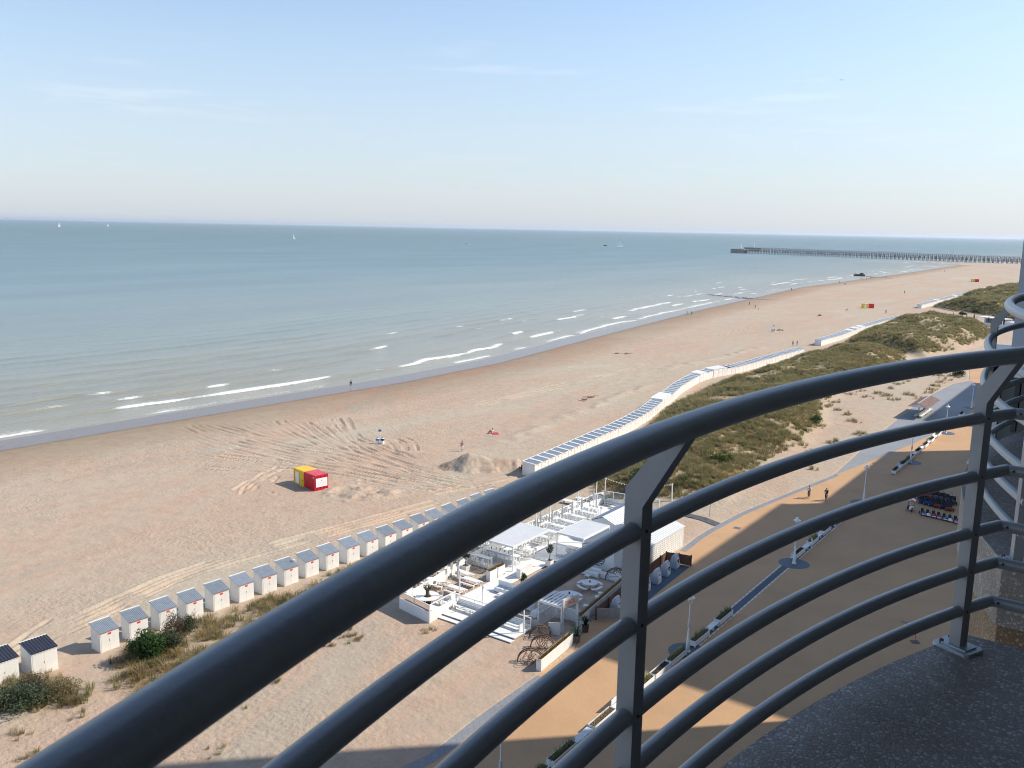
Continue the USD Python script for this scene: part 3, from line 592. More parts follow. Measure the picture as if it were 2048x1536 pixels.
def balcony(cs, posts, s0, s1, slab_label, rail_label, rail_group=None):
    # the slab
    edge = arc(5.381, s0 + 0.02, s1 - 0.02, cs)
    b = MB().prism(np.vstack([edge, [[1.2, s1 - 0.05], [1.2, s0 + 0.05]]]), FLOOR_Z - 0.34, FLOOR_Z)
    fl = thing('balcony_floor', slab_label, 'balcony floor', (0, 0, 0), kind='structure')
    b.build('slab', 'terrazzo', fl)
    e2 = arc(5.365, s0 + 0.05, s1 - 0.05, cs)
    MB().prism(np.vstack([e2, [[1.2, s1 - 0.08], [1.2, s0 + 0.08]]]), FLOOR_Z - 0.62, FLOOR_Z - 0.343).build('edge_beam', 'terrazzo_side', fl)
    # the railing
    t = thing('balcony_railing', rail_label, 'railing')
    hs = [0.417, 0.666, 0.892, 1.118, 1.270, 1.432]
    for i, h in enumerate(hs):
        rad = 5.224 if i == 0 else 5.322
        z = EYE - h
        p = arc(rad, s0 + 0.0, s1, cs, 64)
        pts = np.column_stack([p, np.full(len(p), z)])
        r = 0.0305 if i == 0 else 0.0225
        b = MB().tube(pts, r, 24 if i == 0 else 16)
        for s_, q in ((s0, pts[0]), (s1, pts[-1])):
            b.tube([q, (q[0] + 0.02, q[1], z), (1.2, q[1] - 0.02 * (1 if s_ == s1 else -1), z)], r, 16)
        rail = b.build('top_rail' if i == 0 else 'rail', 'rail_paint', t, smooth=40)
        if i:
            sc = MB()
            for s_, q in ((s0, pts[0]), (s1, pts[-1])):
                for k in (-0.07, 0.07):
                    c = np.array([q[0] + 0.10 + k, q[1], z + 0.004]); sd = -1 if s_ == s1 else 1
                    sc.tube([c + [0, sd * 0.019, 0], c + [0, sd * 0.0245, 0]], 0.0048, 8)
            sc.build('screw', 'black', rail, kind='stuff')
    for sp in posts:
        a = math.asin((sp - cs) / 5.322)
        c = np.array([ARC[0] - 5.322 * math.cos(a), cs + 5.322 * math.sin(a)])
        rad = np.array([math.cos(a), -math.sin(a), 0.0])      # inward
        tan = np.array([math.sin(a), math.cos(a), 0.0])
        base = np.array([c[0], c[1], FLOOR_Z])
        zb, zt = EYE - 0.585 - FLOOR_Z, EYE - 0.445 - FLOOR_Z
        hw, hd = 0.024, 0.0225
        prof = [(-hd, 0.008), (hd, 0.008), (hd, zb - 0.02), (0.098 + hd * 1.1, zt + 0.012), (0.098 - hd * 1.3, zt + 0.004), (-hd, zb + 0.02)]
        m = m3.Manifold.extrude(m3.CrossSection([np.array(prof)]).offset(-0.004, m3.JoinType.Round).offset(0.004, m3.JoinType.Round), 2 * hw)
        mm = m.to_mesh(); v = mm.vert_properties[:, :3].copy(); v[:, 2] -= hw
        post = MB().add(np.stack([v[:, 0:1] * rad + v[:, 1:2] * np.array([0, 0, 1.0]) + v[:, 2:3] * tan + base], 0)[0], mm.tri_verts).build('post', 'post_paint', t, smooth=25)
        b = MB()
        R3 = axes(rad, tan, (0, 0, 1), base)
        pl = m3.CrossSection.square([0.15, 0.115], True).offset(-0.012, m3.JoinType.Round).offset(0.012, m3.JoinType.Round)
        mm = m3.Manifold.extrude(pl, 0.012).to_mesh(); b.add(mm.vert_properties[:, :3], mm.tri_verts, R3)
        mm = m3.Manifold.extrude(pl.offset(-0.02), 0.018).to_mesh(); b.add(mm.vert_properties[:, :3], mm.tri_verts, R3)
        b.build('base_plate', 'steel_plate', post, smooth=30)
        for k in (-1, 1):
            MB().lathe([(0, 0.012), (0.009, 0.012), (0.009, 0.022), (0.005, 0.026), (0, 0.026)], 8).moved(axes(rad, tan, (0, 0, 1), base - rad * 0.05 + tan * 0.03 * k)).build('bolt', 'bolt_rust', post)
        sc = MB()
        for h in hs[1:]:
            q = base + [0, 0, EYE - h - FLOOR_Z] + rad * hd
            sc.tube([q, q + rad * 0.0025], 0.0042, 8)
        sc.build('screw', 'black', post, kind='stuff')
    return t

balcony(1.644, (-0.42, 1.75, 3.71), -0.60, 3.885, 'grey brown pebbled balcony floor in the near right corner', 'dark grey curved balcony railing in the foreground, with tubes and posts')
balcony(7.13, (4.93, 7.0, 9.1), 4.885, 9.38, 'pebbled floor of the next balcony across the gap', 'paler curved railing of the next balcony at the right edge')

# glazed bay beyond the next balcony
bay = thing('glazed_bay', 'grey wall with dark teal glass at the right edge, beyond the next balcony', 'facade bay')
MB().box(-1.05, -0.93, 9.45, 9.7, 37.0, 38.02).box(-1.22, -1.10, 9.45, 9.7, 0.0, 36.95).build('pilaster', 'plaster', bay)
MB().box(-1.22, 1.2, 9.45, 9.8, 36.72, 36.98).build('sill', 'roof_white', bay)
MB().box(-1.10, 1.2, 9.5, 9.75, 30.0, 36.7).box(-0.93, 1.2, 9.5, 9.75, 37.0, 37.98).build('glass', 'window_glass', bay)
for k in range(4):
    MB().box(-0.98 + 0.16 * k, -0.94 + 0.16 * k, 9.44, 9.5, 36.2, 36.7).build('bar', 'black', bay)

def block(label, parts, floors_h=2.85):
    """An apartment block beside the promenade; each part is (x0, x1, y0, y1, height)."""
    t = thing('apartment_block', label, 'apartment block')
    for x0, x1, y0, y1, h in parts:
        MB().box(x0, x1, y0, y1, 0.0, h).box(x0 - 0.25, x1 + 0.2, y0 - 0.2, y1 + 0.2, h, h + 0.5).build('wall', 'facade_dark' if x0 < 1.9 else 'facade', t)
        g = MB(); sl = MB()
        for k in range(1, int(h / floors_h)):
            z = k * floors_h
            g.box(x0 - 0.03, x0 + 0.05, y0 + 0.6, y1 - 0.6, z + 0.35, z + 2.3)
            sl.box(x0 - 0.05, x0 + 0.04, y0 + 0.2, y1 - 0.2, z - 0.15, z + 0.2)
        g.build('glazing', 'window_glass', t, kind='stuff'); sl.build('floor_band', 'concrete', t, kind='stuff')
    return t
block('tall dark fronted apartment block that carries the balcony', [(1.2, 16.0, -45.0, 4.0, 66.0), (1.2, 16.0, 4.003, 87.0, 66.0)])
block('stepped apartment block along the promenade, next after the balcony block', [(2.0, 34.0, 117.0, 134.6, 57.8), (2.0, 20.0, 134.603, 164.0, 47.3), (2.0, 20.0, 164.003, 203.0, 42.2)])
block('apartment block farther along the promenade, past the sunlit gap', [(2.0, 22.0, 231.0, 238.0, 35.0), (2.0, 22.0, 238.003, 300.0, 43.5)])
# a ceiling over the balcony
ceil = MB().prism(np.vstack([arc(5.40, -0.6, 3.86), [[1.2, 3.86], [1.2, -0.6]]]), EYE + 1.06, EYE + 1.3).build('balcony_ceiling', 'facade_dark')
tag(ceil, 'dark slab above the near balcony', None, None, 'structure')
# ================= beach huts, lifeguard containers, people on the sand =================
ORD = ('first second third fourth fifth sixth seventh eighth ninth tenth eleventh twelfth thirteenth fourteenth fifteenth sixteenth seventeenth eighteenth nineteenth twentieth '
       'twenty-first twenty-second twenty-third twenty-fourth').split()

def corrugated(x0, x1, y0, y1, z0, z1, n, amp, square=False, th=0.012):
    """A profiled sheet running down from (x0, z0) to (x1, z1)."""
    k = n * 4 + 1
    y = np.linspace(y0, y1, k)
    ph = np.arange(k) % 4
    o = amp * (np.where((ph == 0) | (ph == 1), 1.0, 0.0) if square else np.array([0, 0.7, 1.0, 0.7])[ph])
    v = np.concatenate([np.column_stack([np.full(k, x), y, z + o + d]) for d in (0, -th) for x, z in ((x0, z0), (x1, z1))])
    i = np.arange(k - 1)
    f = np.vstack([np.stack([i, i + 1, k + i + 1, k + i], 1)[:, ::1], np.stack([2 * k + i, 3 * k + i, 3 * k + i + 1, 2 * k + i + 1], 1), np.stack([i, 2 * k + i, 2 * k + i + 1, i + 1], 1), np.stack([k + i, k + i + 1, 3 * k + i + 1, 3 * k + i], 1)])
    return v, f

def make_hut(name, label, wid, dep, hf, hb, roofmat, group, square=False, plate=True, extra=None, corr=None, verge=0.0):
    """A beach hut: the front looks towards +x; the roof falls from the back to the front."""
    t = thing(name, label, 'beach hut', (0, 0, 0), 0, group)
    w = wid / 2
    v = [(0, -w, -.35), (0, w, -.35), (-dep, w, -.35), (-dep, -w, -.35), (0, -w, hf), (0, w, hf), (-dep, w, hb), (-dep, -w, hb)]
    MB().add(v, [[0, 1, 5, 4], [1, 2, 6, 5], [2, 3, 7, 6], [3, 0, 4, 7], [4, 5, 6, 7]]).build('wall', 'hut_white', t)
    door = MB().box(0.0, 0.018, -w + 0.10, -0.006, 0.05, hf - 0.14).build('door', 'hut_white', t)
    MB().box(0.0, 0.018, 0.006, w - 0.10, 0.05, hf - 0.14).build('door', 'hut_white', t)
    MB().box(0.018, 0.04, -0.05, -0.03, 0.95, 1.10).build('handle', 'black', door)
    sl = (hb - hf) / dep
    if verge:
        for sy in (-1, 1):
            MB().bar((-dep - .05, sy * (w - verge / 2 + .03), hb + .05 + sl * .05), (.09, sy * (w - verge / 2 + .03), hf + .05 - sl * .09), verge, .09).build('verge', 'trim_white', t)
    ov = 0.06 if not verge else -verge + .025
    v, f = corrugated(-dep - 0.09, 0.10, -w - ov, w + ov, hb + 0.02 + sl * 0.09, hf + 0.02 - sl * 0.10, corr or int(wid * 7), 0.022 if not square else 0.04, square)
    MB().add(v, f).build('roof', roofmat, t)
    MB().box(-dep - 0.12, -dep - 0.04, -w - 0.07, w + 0.07, hb - 0.10, hb + 0.075 + sl * 0.09).build('fascia', 'trim_white', t)
    MB().box(0.02, 0.05, -w - 0.02, w + 0.02, hf - 0.11, hf - 0.035).build('eave_strip', extra or 'trim_white', t)
    if plate:
        MB().box(0.02, 0.032, -0.16, 0.16, hf - 0.36, hf - 0.19).build('number_plate', 'red_plate', t)
    return t

_T = 'twenty thirty forty fifty sixty seventy eighty ninety'.split()
def ordinal(n):
    if n <= 20: return ORD[n - 1]
    if n >= 100: return 'hundredth' if n == 100 else 'hundred and ' + ordinal(n - 100)
    a, b_ = divmod(n, 10)
    return (_T[a - 2][:-1] + 'ieth') if b_ == 0 else _T[a - 2] + '-' + ORD[b_ - 1]
KINDS = dict(g='grey roofed', w='white roofed', d='black roofed')
def along(pts, s):
    p = np.array(pts, float); d = np.hypot(*np.diff(p, axis=0).T); c = np.concatenate([[0], np.cumsum(d)])
    x, y = np.interp(s, c, p[:, 0]), np.interp(s, c, p[:, 1])
    e = 0.5; x2, y2 = np.interp(s + e, c, p[:, 0]), np.interp(s + e, c, p[:, 1]); x1, y1 = np.interp(s - e, c, p[:, 0]), np.interp(s - e, c, p[:, 1])
    return x, y, -math.atan2(x2 - x1, y2 - y1)

# the near row, grey metal roofs
near = make_hut('beach_hut', 'white beach hut with grey metal roof', 1.78, 1.55, 1.92, 2.42, 'galvanised', 'beach huts standing singly along the sand', extra='faded_red')
for i in range(20):
    s = 40.35 + 2.86 * i + rng.normal(0, 0.05)
    x = np.interp(s, [39, 70, 100], [-72.95, -71.15, -69.5]) + rng.normal(0, 0.06)
    lab = f'white hut with grey metal roof, {ORD[i]} in its row from the black roofed pair'
    if i == 0: lab = 'white hut with grey metal roof, casting its whole shadow, nearest the black roofed pair'
    loc, rz = (x, s, gz(x, s) - 0.02), -0.06 + rng.normal(0, 0.03)
    if i == 0: place(near, loc, rz); tag(near, lab)
    else: dup(near, loc, rz, lab)
dark = make_hut('dark_roofed_hut', 'white beach hut with ribbed black roof, second from the left edge', 2.15, 2.0, 2.05, 2.42, 'roof_dark', 'huts with black roofs at the left edge', True, False, 'trim_white', 9)
place(dark, (-73.0, 34.65, 0.0), -0.05)
dup(dark, (-73.7, 31.75, -0.02), -0.04, 'white beach hut with ribbed black roof, cut by the left edge')
# objects left lying on the roofs
o = MB().box(-0.18, 0.18, -0.07, 0.07, 0, 0.09).build('plank', 'trim_white'); place(o.GetPrim(), (-72.3, 58.9 + 2.2, 2.32), 0.3); tag(o, 'short white board lying on a grey hut roof', 'board')

row_g = make_hut('row_hut', 'white hut with grey roof standing wall to wall in the long row behind the big dune', 2.2, 2.2, 1.98, 2.2, 'galvanised', 'wall to wall huts with grey roofs behind the big dune', corr=9, verge=.2)
row_w = make_hut('white_roofed_hut', 'white hut with white roof in the long row behind the big dune', 2.2, 2.5, 2.1, 2.25, 'roof_white', 'white roofed huts in the long row', plate=False, corr=9)
row_d = make_hut('black_roofed_hut', 'white hut with one black roof in the long row behind the big dune', 2.2, 2.2, 1.98, 2.2, 'roof_dark', None, plate=False, corr=9, verge=.2)
ROW2 = [(-75.4, 111.8), (-76.9, 128), (-78.6, 145), (-81.2, 162), (-85.4, 179), (-90.0, 196), (-93.2, 213), (-93.6, 222), (-91.6, 236), (-90.5, 262), (-90.0, 289)]
first = {'g': True, 'w': True, 'd': True}
def put_hut(kind, root, loc, rz, label=None, group=None):
    if first[kind]:
        first[kind] = False; place(root, loc, rz)
        if label: tag(root, label, None, group)
        return
    dup(root, loc, rz, label, group)
for i in range(77):
    x, y, rz = along(ROW2, 1.1 + 2.3 * i)
    kind = 'w' if i in (27, 28, 29, 30, 45, 46, 49, 50, 51) else 'd' if i == 52 else 'g'
    put_hut(kind, dict(g=row_g, w=row_w, d=row_d)[kind], (x, y, gz(x, y) - 0.05 + (0.12 if kind == 'w' else 0)), rz, f'{KINDS[kind]} white hut, {ordinal(i + 1)} from the near end of the long row behind the dune', 'wall to wall huts behind the big dune')
ROW3 = [(-92.6, 312.8), (-92.6, 340), (-94.0, 372), (-94.2, 412), (-92.0, 441)]
for i in range(56):
    x, y, rz = along(ROW3, 1.1 + 2.3 * i)
    kind = 'w' if i in (17, 18, 21, 22, 24, 25, 26) else 'd' if i == 19 else 'g'
    g3 = dict(g='grey roofed huts behind the second dune', w='white roofed huts behind the second dune', d=None)[kind]
    lb = dict(g='white hut with grey roof, wall to wall in the row behind the second dune', w='white roofed hut in the row behind the second dune', d='white hut with one black roof in the row behind the second dune')[kind]
    put_hut(kind, dict(g=row_g, w=row_w, d=row_d)[kind], (x, y, gz(x, y) - 0.05), rz, f'{KINDS[kind]} white hut, {ordinal(i + 1)} from the near end of the second wall to wall row', 'wall to wall huts behind the second dune')
ROW4 = [(-101.9, 518), (-101.8, 560), (-101.4, 650), (-99.2, 700), (-98.2, 766)]
for i in range(106):
    x, y, rz = along(ROW4, 1.1 + 2.32 * i)
    kind = 'w' if i % 23 in (18, 19, 20) else 'g'
    put_hut(kind, dict(g=row_g, w=row_w)[kind], (x, y, gz(x, y) - 0.05), rz, f'{KINDS[kind]} white hut, {ordinal(i + 1)} from the near end of the farthest row', 'wall to wall huts of the farthest row')

# ---- lifeguard containers ----
def make_container(label):
    """Length along y (yellow half first), long side with the door on -x."""
    t = thing('beach_container', label, 'container', (0, 0, 0), 0, 'red and yellow containers on the beach')
    Lh, W_, H_ = 2.95, 2.25, 2.45
    def ribbed(y0, y1, end, name, mat, topmat):
        b = MB()
        n = 10
        for k in range(n):                       # long side ribs
            a, c = y0 + (y1 - y0) * k / n, y0 + (y1 - y0) * (k + 1) / n
            if mat == 'container_red':
                b.box(W_ / 2 - 0.06, W_ / 2, a + 0.04, c - 0.07, 0.12, H_ - 0.12)
        b.box(-W_ / 2 + 0.03, W_ / 2 - 0.03, y0 + 0.01, y1 - 0.04, -0.3, H_ - 0.03)
        for x in (-W_ / 2 + 0.05, W_ / 2 - 0.05):
            for y in (y0 + 0.05, y1 - 0.05):
                b.box(x - .06, x + .06, y - .06, y + .06, -0.3, H_)
            b.box(x - .05, x + .05, y0 + 0.11, y1 - 0.11, H_ - 0.12, H_ - 0.002)
        if end:
            for k in range(8):
                a = -W_ / 2 + 0.16 + k * (W_ - 0.32) / 8
                b.box(a, a + 0.14, y1 - 0.04, y1 + 0.02, 0.1, H_ - 0.14)
        w = b.build(name, mat, t)
        MB().box(-W_ / 2 + 0.11, W_ / 2 - 0.11, y0 + 0.02, y1 - 0.02, H_ - 0.03, H_ + 0.015).build('roof', topmat, t)
        return w
    ribbed(0, Lh, False, 'wall', 'container_yellow', 'container_yellow')
    red = ribbed(Lh, 2 * Lh, True, 'wall', 'container_red', 'container_redtop')
    d = MB().box(W_ / 2 - 0.03, W_ / 2 + 0.02, 1.95, 2.75, 0.08, 2.1).build('door', 'container_yellow', t)
    MB().box(W_ / 2 + 0.02, W_ / 2 + 0.06, 2.58, 2.64, 0.95, 1.15).build('handle', 'black', d)
    wn = MB().box(W_ / 2 - 0.03, W_ / 2 + 0.03, 0.55, 1.5, 0.35, 2.05).build('shutter', 'board_white', t)
    brd = MB().box(-0.95, 0.95, 2 * Lh + 0.022, 2 * Lh + 0.05, 0.68, 1.98).build('board', 'board_white', t)
    b = MB().box(-0.09, 0.09, 2 * Lh + 0.05, 2 * Lh + 0.055, 1.52, 1.72).box(-0.05, 0.05, 2 * Lh + 0.055, 2 * Lh + 0.06, 1.56, 1.68)
    b.build('crest', 'faded_red', brd)
    b = MB()
    for r_, z in enumerate((1.36, 1.26, 1.16, 1.06, 0.96)):
        for k in range(4): b.box(-0.75 + k * 0.4, -0.75 + k * 0.4 + 0.28, 2 * Lh + 0.05, 2 * Lh + 0.053, z, z + 0.035)
    b.build('small_print', 'bin_grey', brd, kind='stuff')
    MB().box(W_ / 2, W_ / 2 + 0.08, 2 * Lh - 0.36, 2 * Lh - 0.22, H_ - 0.42, H_ - 0.22).build('lamp', 'board_white', t)
    return t
A_, B_ = gr(587.9, 965.7), gr(628.9, 982.3)
cont = make_container('yellow and red container with white board, half sunk in tracked sand near the huts')
def put_container(o, a, b, z, label=None):
    yv = (b - a)[:2] / np.hypot(*(b - a)[:2]); ang = math.atan2(-yv[0], yv[1])   # local y runs from a to b
    xv = np.array([math.cos(ang), math.sin(ang)])
    loc = (a[0] - xv[0] * 1.12, a[1] - xv[1] * 1.12, z)
    if label is None: place(o, loc, ang)
    else: dup(o, loc, ang, label)
put_container(cont, A_, B_, gz(A_[0], A_[1]) - 0.12)
a, b = gr(1727, 616.5), gr(1750, 616.5); put_container(cont, a, a + (b - a), a[2] - 0.1, 'yellow and red container on the sand, before the second hut row')
a, b = gr(1942.5, 563.6), gr(1957, 564); put_container(cont, a, b, a[2], 'farthest yellow and red container, small on the distant beach')

# ---- people ----
def capsule_chain(chain, n=10):
    """Hull of the spheres at each bone's joints, joined."""
    out = m3.Manifold()
    for (p, r), (q, s) in chain:
        a = m3.Manifold.sphere(r, n).translate(list(map(float, p))); b = m3.Manifold.sphere(s, n).translate(list(map(float, q)))
        out = out + m3.Manifold.batch_hull([a, b])
    return out
def make_person(name, label, pose, top, legs, bare_legs=False, group=None, loc=(0, 0, 0), rz=0.0, sc=1.0, hair='hair'):
    """A figure facing +y with its feet (or seat) on z = 0."""
    P = {}
    if pose == 'sit':
        hip, kneeL, kneeR, ankL, ankR = 0.12, (-.16, .42, .48), (.16, .42, .48), (-.15, .72, .08), (.15, .72, .08)
        lean = -0.12; shz = 0.60
        elb = [(-.26, -.12, .36), (.26, -.12, .36)]; wri = [(-.24, .16, .34), (.24, .16, .34)]
    elif pose == 'cycle':
        hip, kneeL, kneeR, ankL, ankR = 1.0, (-.11, .36, .84), (.11, .30, .62), (-.10, .16, .42), (.10, .10, .24)
        lean = 0.26; shz = 1.45
        elb = [(-.26, .42, 1.22), (.26, .42, 1.22)]; wri = [(-.23, .62, 1.10), (.23, .62, 1.10)]
    else:
        st = 0.0 if pose == 'stand' else 0.24
        hip, kneeL, kneeR, ankL, ankR = 0.92, (-.10, st * .7 + .02, .50), (.10, -st * .35 + .02, .50), (-.11, st, .08), (.11, -st * 1.2, .10 + st * .2)
        lean = 0.02; shz = 1.43
        sw = st * 0.9
        elb = [(-.25, -sw * .4 - .02, 1.13), (.25, sw * .4 - .02, 1.13)]; wri = [(-.26, -sw + .06, .88), (.26, sw + .06, .88)]
    H0 = np.array([0, 0, hip]); S = np.array([0, lean, shz]); N = S + [0, 0.01 + lean * .1, 0.08]; HD = S + [0, 0.03 + lean * .25, 0.23]
    mid = (H0 + S) / 2 + [0, 0.015, 0]
    sho = [S + [-.17, 0, 0], S + [.17, 0, 0]]; hips = [H0 + [-.09, 0, 0], H0 + [.09, 0, 0]]
    skin = [((H0, .125), (mid, .115)), ((mid, .115), (S - [0, 0, .05], .12)), ((N - [0, 0, .05], .055), (HD - [0, 0, .08], .052)), ((HD + [0, .01, -.03], .085), (HD + [0, -.01, .035], .092)),
            ((HD + [0, .085, -.02], .016), (HD + [0, .098, -.035], .014))]
    topc = [((H0 + [-.05, 0, .03], .125), (mid + [-.05, 0, 0], .125)), ((H0 + [.05, 0, .03], .125), (mid + [.05, 0, 0], .125)), ((mid + [-.05, 0, 0], .125), (S + [-.10, 0, -.06], .10)), ((mid + [.05, 0, 0], .125), (S + [.10, 0, -.06], .10))]
    legc = [((hips[0], .115), (hips[1], .115))]
    for k, (kn, an) in enumerate(((kneeL, ankL), (kneeR, ankR))):
        kn, an = np.array(kn), np.array(an)
        skin += [((hips[k], .088), (kn, .058)), ((kn, .056), (an, .036)), ((an + [0, -.03, -.04], .035), (an + [0, .13, -.055], .028))]
        legc += [((hips[k], .105), (kn, .075))] + ([] if bare_legs else [((kn, .074), (an + [0, 0, .03], .055))])
        e, w = np.array(elb[k]), np.array(wri[k])
        skin += [((sho[k], .055), (e, .040)), ((e, .040), (w, .028))]
        topc += [((sho[k], .068), (sho[k] * .45 + e * .55, .056))]
        dv = (w - e) / np.linalg.norm(w - e); pm = w + dv * .05
        skin += [((w, .026), (pm, .030))]
        sd = np.array([0, 1.0, 0]) if abs(dv[1]) < .8 else np.array([1.0, 0, 0])
        for fi, ln in enumerate((.06, .072, .068, .052)):
            o_ = sd * (.024 - .016 * fi); skin += [((pm + o_ + dv * .02, .009), (pm + o_ + dv * (.02 + ln), .0075))]
        skin += [((w + dv * .03 + sd * .02, .010), (w + dv * .06 + sd * .045, .009))]
        skin += [((HD + [-.09 + .18 * k, 0, -.01], .018), (HD + [-.092 + .184 * k, -.005, .012], .018))]
    t = thing(name, label, 'person', loc, rz, group, sc=sc)
    def mk(chain, nm, mat, parent):
        mm = capsule_chain(chain).to_mesh()
        return MB().add(mm.vert_properties[:, :3], mm.tri_verts).build(nm, mat, parent, smooth=50)
    mk(skin, 'body', 'skin', t); mk(topc, 'top', top, t); mk(legc, 'trousers', legs, t)
    mk([((HD + [0, -.02, .05], .093), (HD + [0, -.035, .0], .088))], 'hair_cap', hair, t)
    return t

def yaw_to(px, py, px2, py2):
    a, b = gr(px, py), gr(px2, py2); return math.atan2(-(b - a)[0], (b - a)[1])
PEOPLE = [ # pixel, pose, top, legs, bare, label, heading (radians)
    (702, 776, 'walk', 'cloth_black', 'cloth_grey', True, 'person in dark clothes walking along the water edge, left of centre', 0.3),
    (924, 903, 'walk', 'cloth_pink', 'cloth_white', True, 'person in pinkish top walking beside the sand heap', 0.4),
    (984, 867, 'sit', 'cloth_white', 'cloth_red', False, 'person in white top sitting on the sand beyond the heap', 1.5),
    (1585.5, 692, 'stand', 'cloth_pink', 'cloth_red', True, 'person in reddish clothes standing just beyond the long hut row', 0.2),
    (1594, 692, 'stand', 'cloth_black', 'cloth_tan', True, 'person in dark top beside another, just beyond the long hut row', 1.2),
    (1374, 629, 'stand', 'cloth_black', 'cloth_black', False, 'dark figure standing in the shallow surf', 2.0),
    (1383.5, 630, 'walk', 'cloth_grey', 'cloth_jeans', False, 'thin figure wading on the wet sand beside the dark figure', 0.3),
    (1498.5, 610.5, 'walk', 'cloth_black', 'cloth_jeans', False, 'person in black on the sand below the groyne', 0.5),
    (1507, 615, 'stand', 'cloth_white', 'cloth_white', False, 'person dressed in white on the sand below the groyne', 1.0),
    (1510.5, 617, 'walk', 'cloth_jeans', 'cloth_black', False, 'person in dark blue right beside the one in white', 2.2),
    (1517, 618.5, 'sit', 'cloth_white', 'cloth_tan', True, 'small pale figure sitting right of the pair below the groyne', 0.2),
    (1583, 581, 'walk', 'cloth_grey', 'cloth_black', False, 'lone grey figure at the water edge past the groyne', 0.1),
    (1638, 632, 'sit', 'cloth_black', 'cloth_black', False, 'dark seated figure on the sand, left one of a pair', 0.9),
    (1641.5, 632, 'sit', 'cloth_red', 'cloth_black', False, 'seated figure in dark red, right one of a pair', 0.9),
    (1694, 621, 'sit', 'cloth_red', 'cloth_jeans', False, 'seated figure left of the second container', 1.3),
    (1771.5, 627, 'walk', 'cloth_black', 'cloth_black', False, 'dark figure walking right of the second container', 0.6),
    (1809, 587, 'stand', 'cloth_red', 'cloth_black', False, 'figure standing on the far sand before the farthest huts', 0.6),
    (1679, 566.5, 'walk', 'cloth_grey', 'cloth_jeans', False, 'grey figure wading at the far water edge', 0.1),
    (1690, 570.5, 'walk', 'cloth_black', 'cloth_black', False, 'dark figure walking on the far wet sand', 0.1),
    (1733.5, 559.5, 'walk', 'cloth_red', 'cloth_jeans', False, 'left one of two figures at the far shore right of the dark craft', 0.1),
    (1741.5, 558, 'walk', 'cloth_jeans', 'cloth_black', False, 'right one of two figures at the far shore right of the dark craft', 0.1),
    (1773, 555, 'stand', 'cloth_tan', 'cloth_grey', False, 'tiny tan figure beside the second groyne', 0.4),
    (1889, 544, 'walk', 'cloth_red', 'cloth_black', False, 'tiny figure at the far end of the surf near the jetty', 0.2)]
for px, py, pose, tp, lg, bare, lab, hd in PEOPLE:
    p = gr(px, py)
    make_person('person', lab, pose, tp, lg, bare, None, p, hd, 1.08)
p = gr(991, 867.5)
b = MB(); b.box(-.55, .55, -.95, .95, 0, .025)
o = b.build('beach_blanket', 'cloth_red'); place(o.GetPrim(), (p[0], p[1], p[2] + .05), 0.7); tag(o, 'dark red blanket on the sand beside the seated person in white', 'blanket')

# ---- litter bins with a tall sign ----
def make_bins(px, py, where):
    p = gr(px, py)
    for k, dx in enumerate((-0.45, 0.45)):
        t = thing('litter_bin', f'{"left" if k == 0 else "right"} drum bin under the arched sign, {where}', 'bin', (p[0] + dx * .8, p[1] + dx * .55, p[2] - .05))
        MB().lathe([(0, 0), (.30, 0), (.32, .08), (.32, 1.02), (.28, 1.08), (0, 1.08)], 16).build('drum', 'board_white', t)
        MB().lathe([(.325, .62), (.327, .62), (.327, .98), (.325, .98)], 16).build('band', 'blue_plate' if k == 0 else 'black', t)
        MB().lathe([(0, 1.08), (.20, 1.08), (.20, 1.10), (0, 1.10)], 12).build('opening', 'black', t)
    t = thing('arched_sign', f'white arched sign above two bins, {where}', 'sign', (p[0], p[1], p[2]))
    MB().tube([(0, 0, -.2), (0, 0, 2.35)], .035, 8).build('pole', 'lamp_white', t)
    a = np.linspace(0, PI, 14); out = [(math.cos(x) * .48, 2.2 + .62 * math.sin(x) ** .8) for x in a]; inn = [(math.cos(x) * .26, 2.2 + .36 * math.sin(x)) for x in a[::-1]]
    m = trimesh.creation.extrude_polygon(Polygon(out + inn), .05, engine='earcut')
    m.apply_transform(axes((.8, .6, 0), (0, 0, 1), (.6, -.8, 0)))
    MB().mesh(m).build('arch', 'board_white', t)
    m = trimesh.creation.extrude_polygon(Polygon(inn), .03, engine='earcut'); m.apply_transform(axes((.8, .6, 0), (0, 0, 1), (.6, -.8, 0)))
    MB().mesh(m).build('panel', 'cloth_jeans', t)
make_bins(760, 887, 'near beach, left of the sand heap')
make_bins(1546.5, 663.5, 'far along the beach')
p = gr(1048, 938)
t = thing('hand_cart', 'small dark hand cart on the sand beside the first hut of the long row', 'cart', p, 0.9)
MB().box(-.35, .35, -.5, .5, .35, .62).build('tray', 'wood_dark', t)
for sx in (-1, 1):
    MB().lathe([(0, -.04), (.24, -.04), (.24, .04), (0, .04)], 14).moved(axes((0, 1, 0), (0, 0, 1), (1, 0, 0), (.40 * sx, 0, .22))).build('wheel', 'rubber', t)
MB().tube([(-.25, -.5, .55), (-.25, -1.2, 1.0), (.25, -1.2, 1.0), (.25, -.5, .55)], .025, 6).build('handle', 'cloth_grey', t)
# dark weed left on the tide line
for i, (px, py) in enumerate(((1168, 800), (1180, 795), (1233, 707), (1254, 707.5))):
    p = gr(px, py); b = MB()
    for k in range(26):
        q = p + [rng.normal(0, .5), rng.normal(0, .9), rng.uniform(.02, .12)]; d = rng.normal(0, .3, 3) * [1, 1, .25]
        b.tube([q - d, q, q + d * .8 + [0, 0, .03]], .03, 5)
    tag(b.build('weed_clump', 'wood_dark', kind='stuff'), 'dark clump of weed washed up on the sand', None, None, 'stuff')
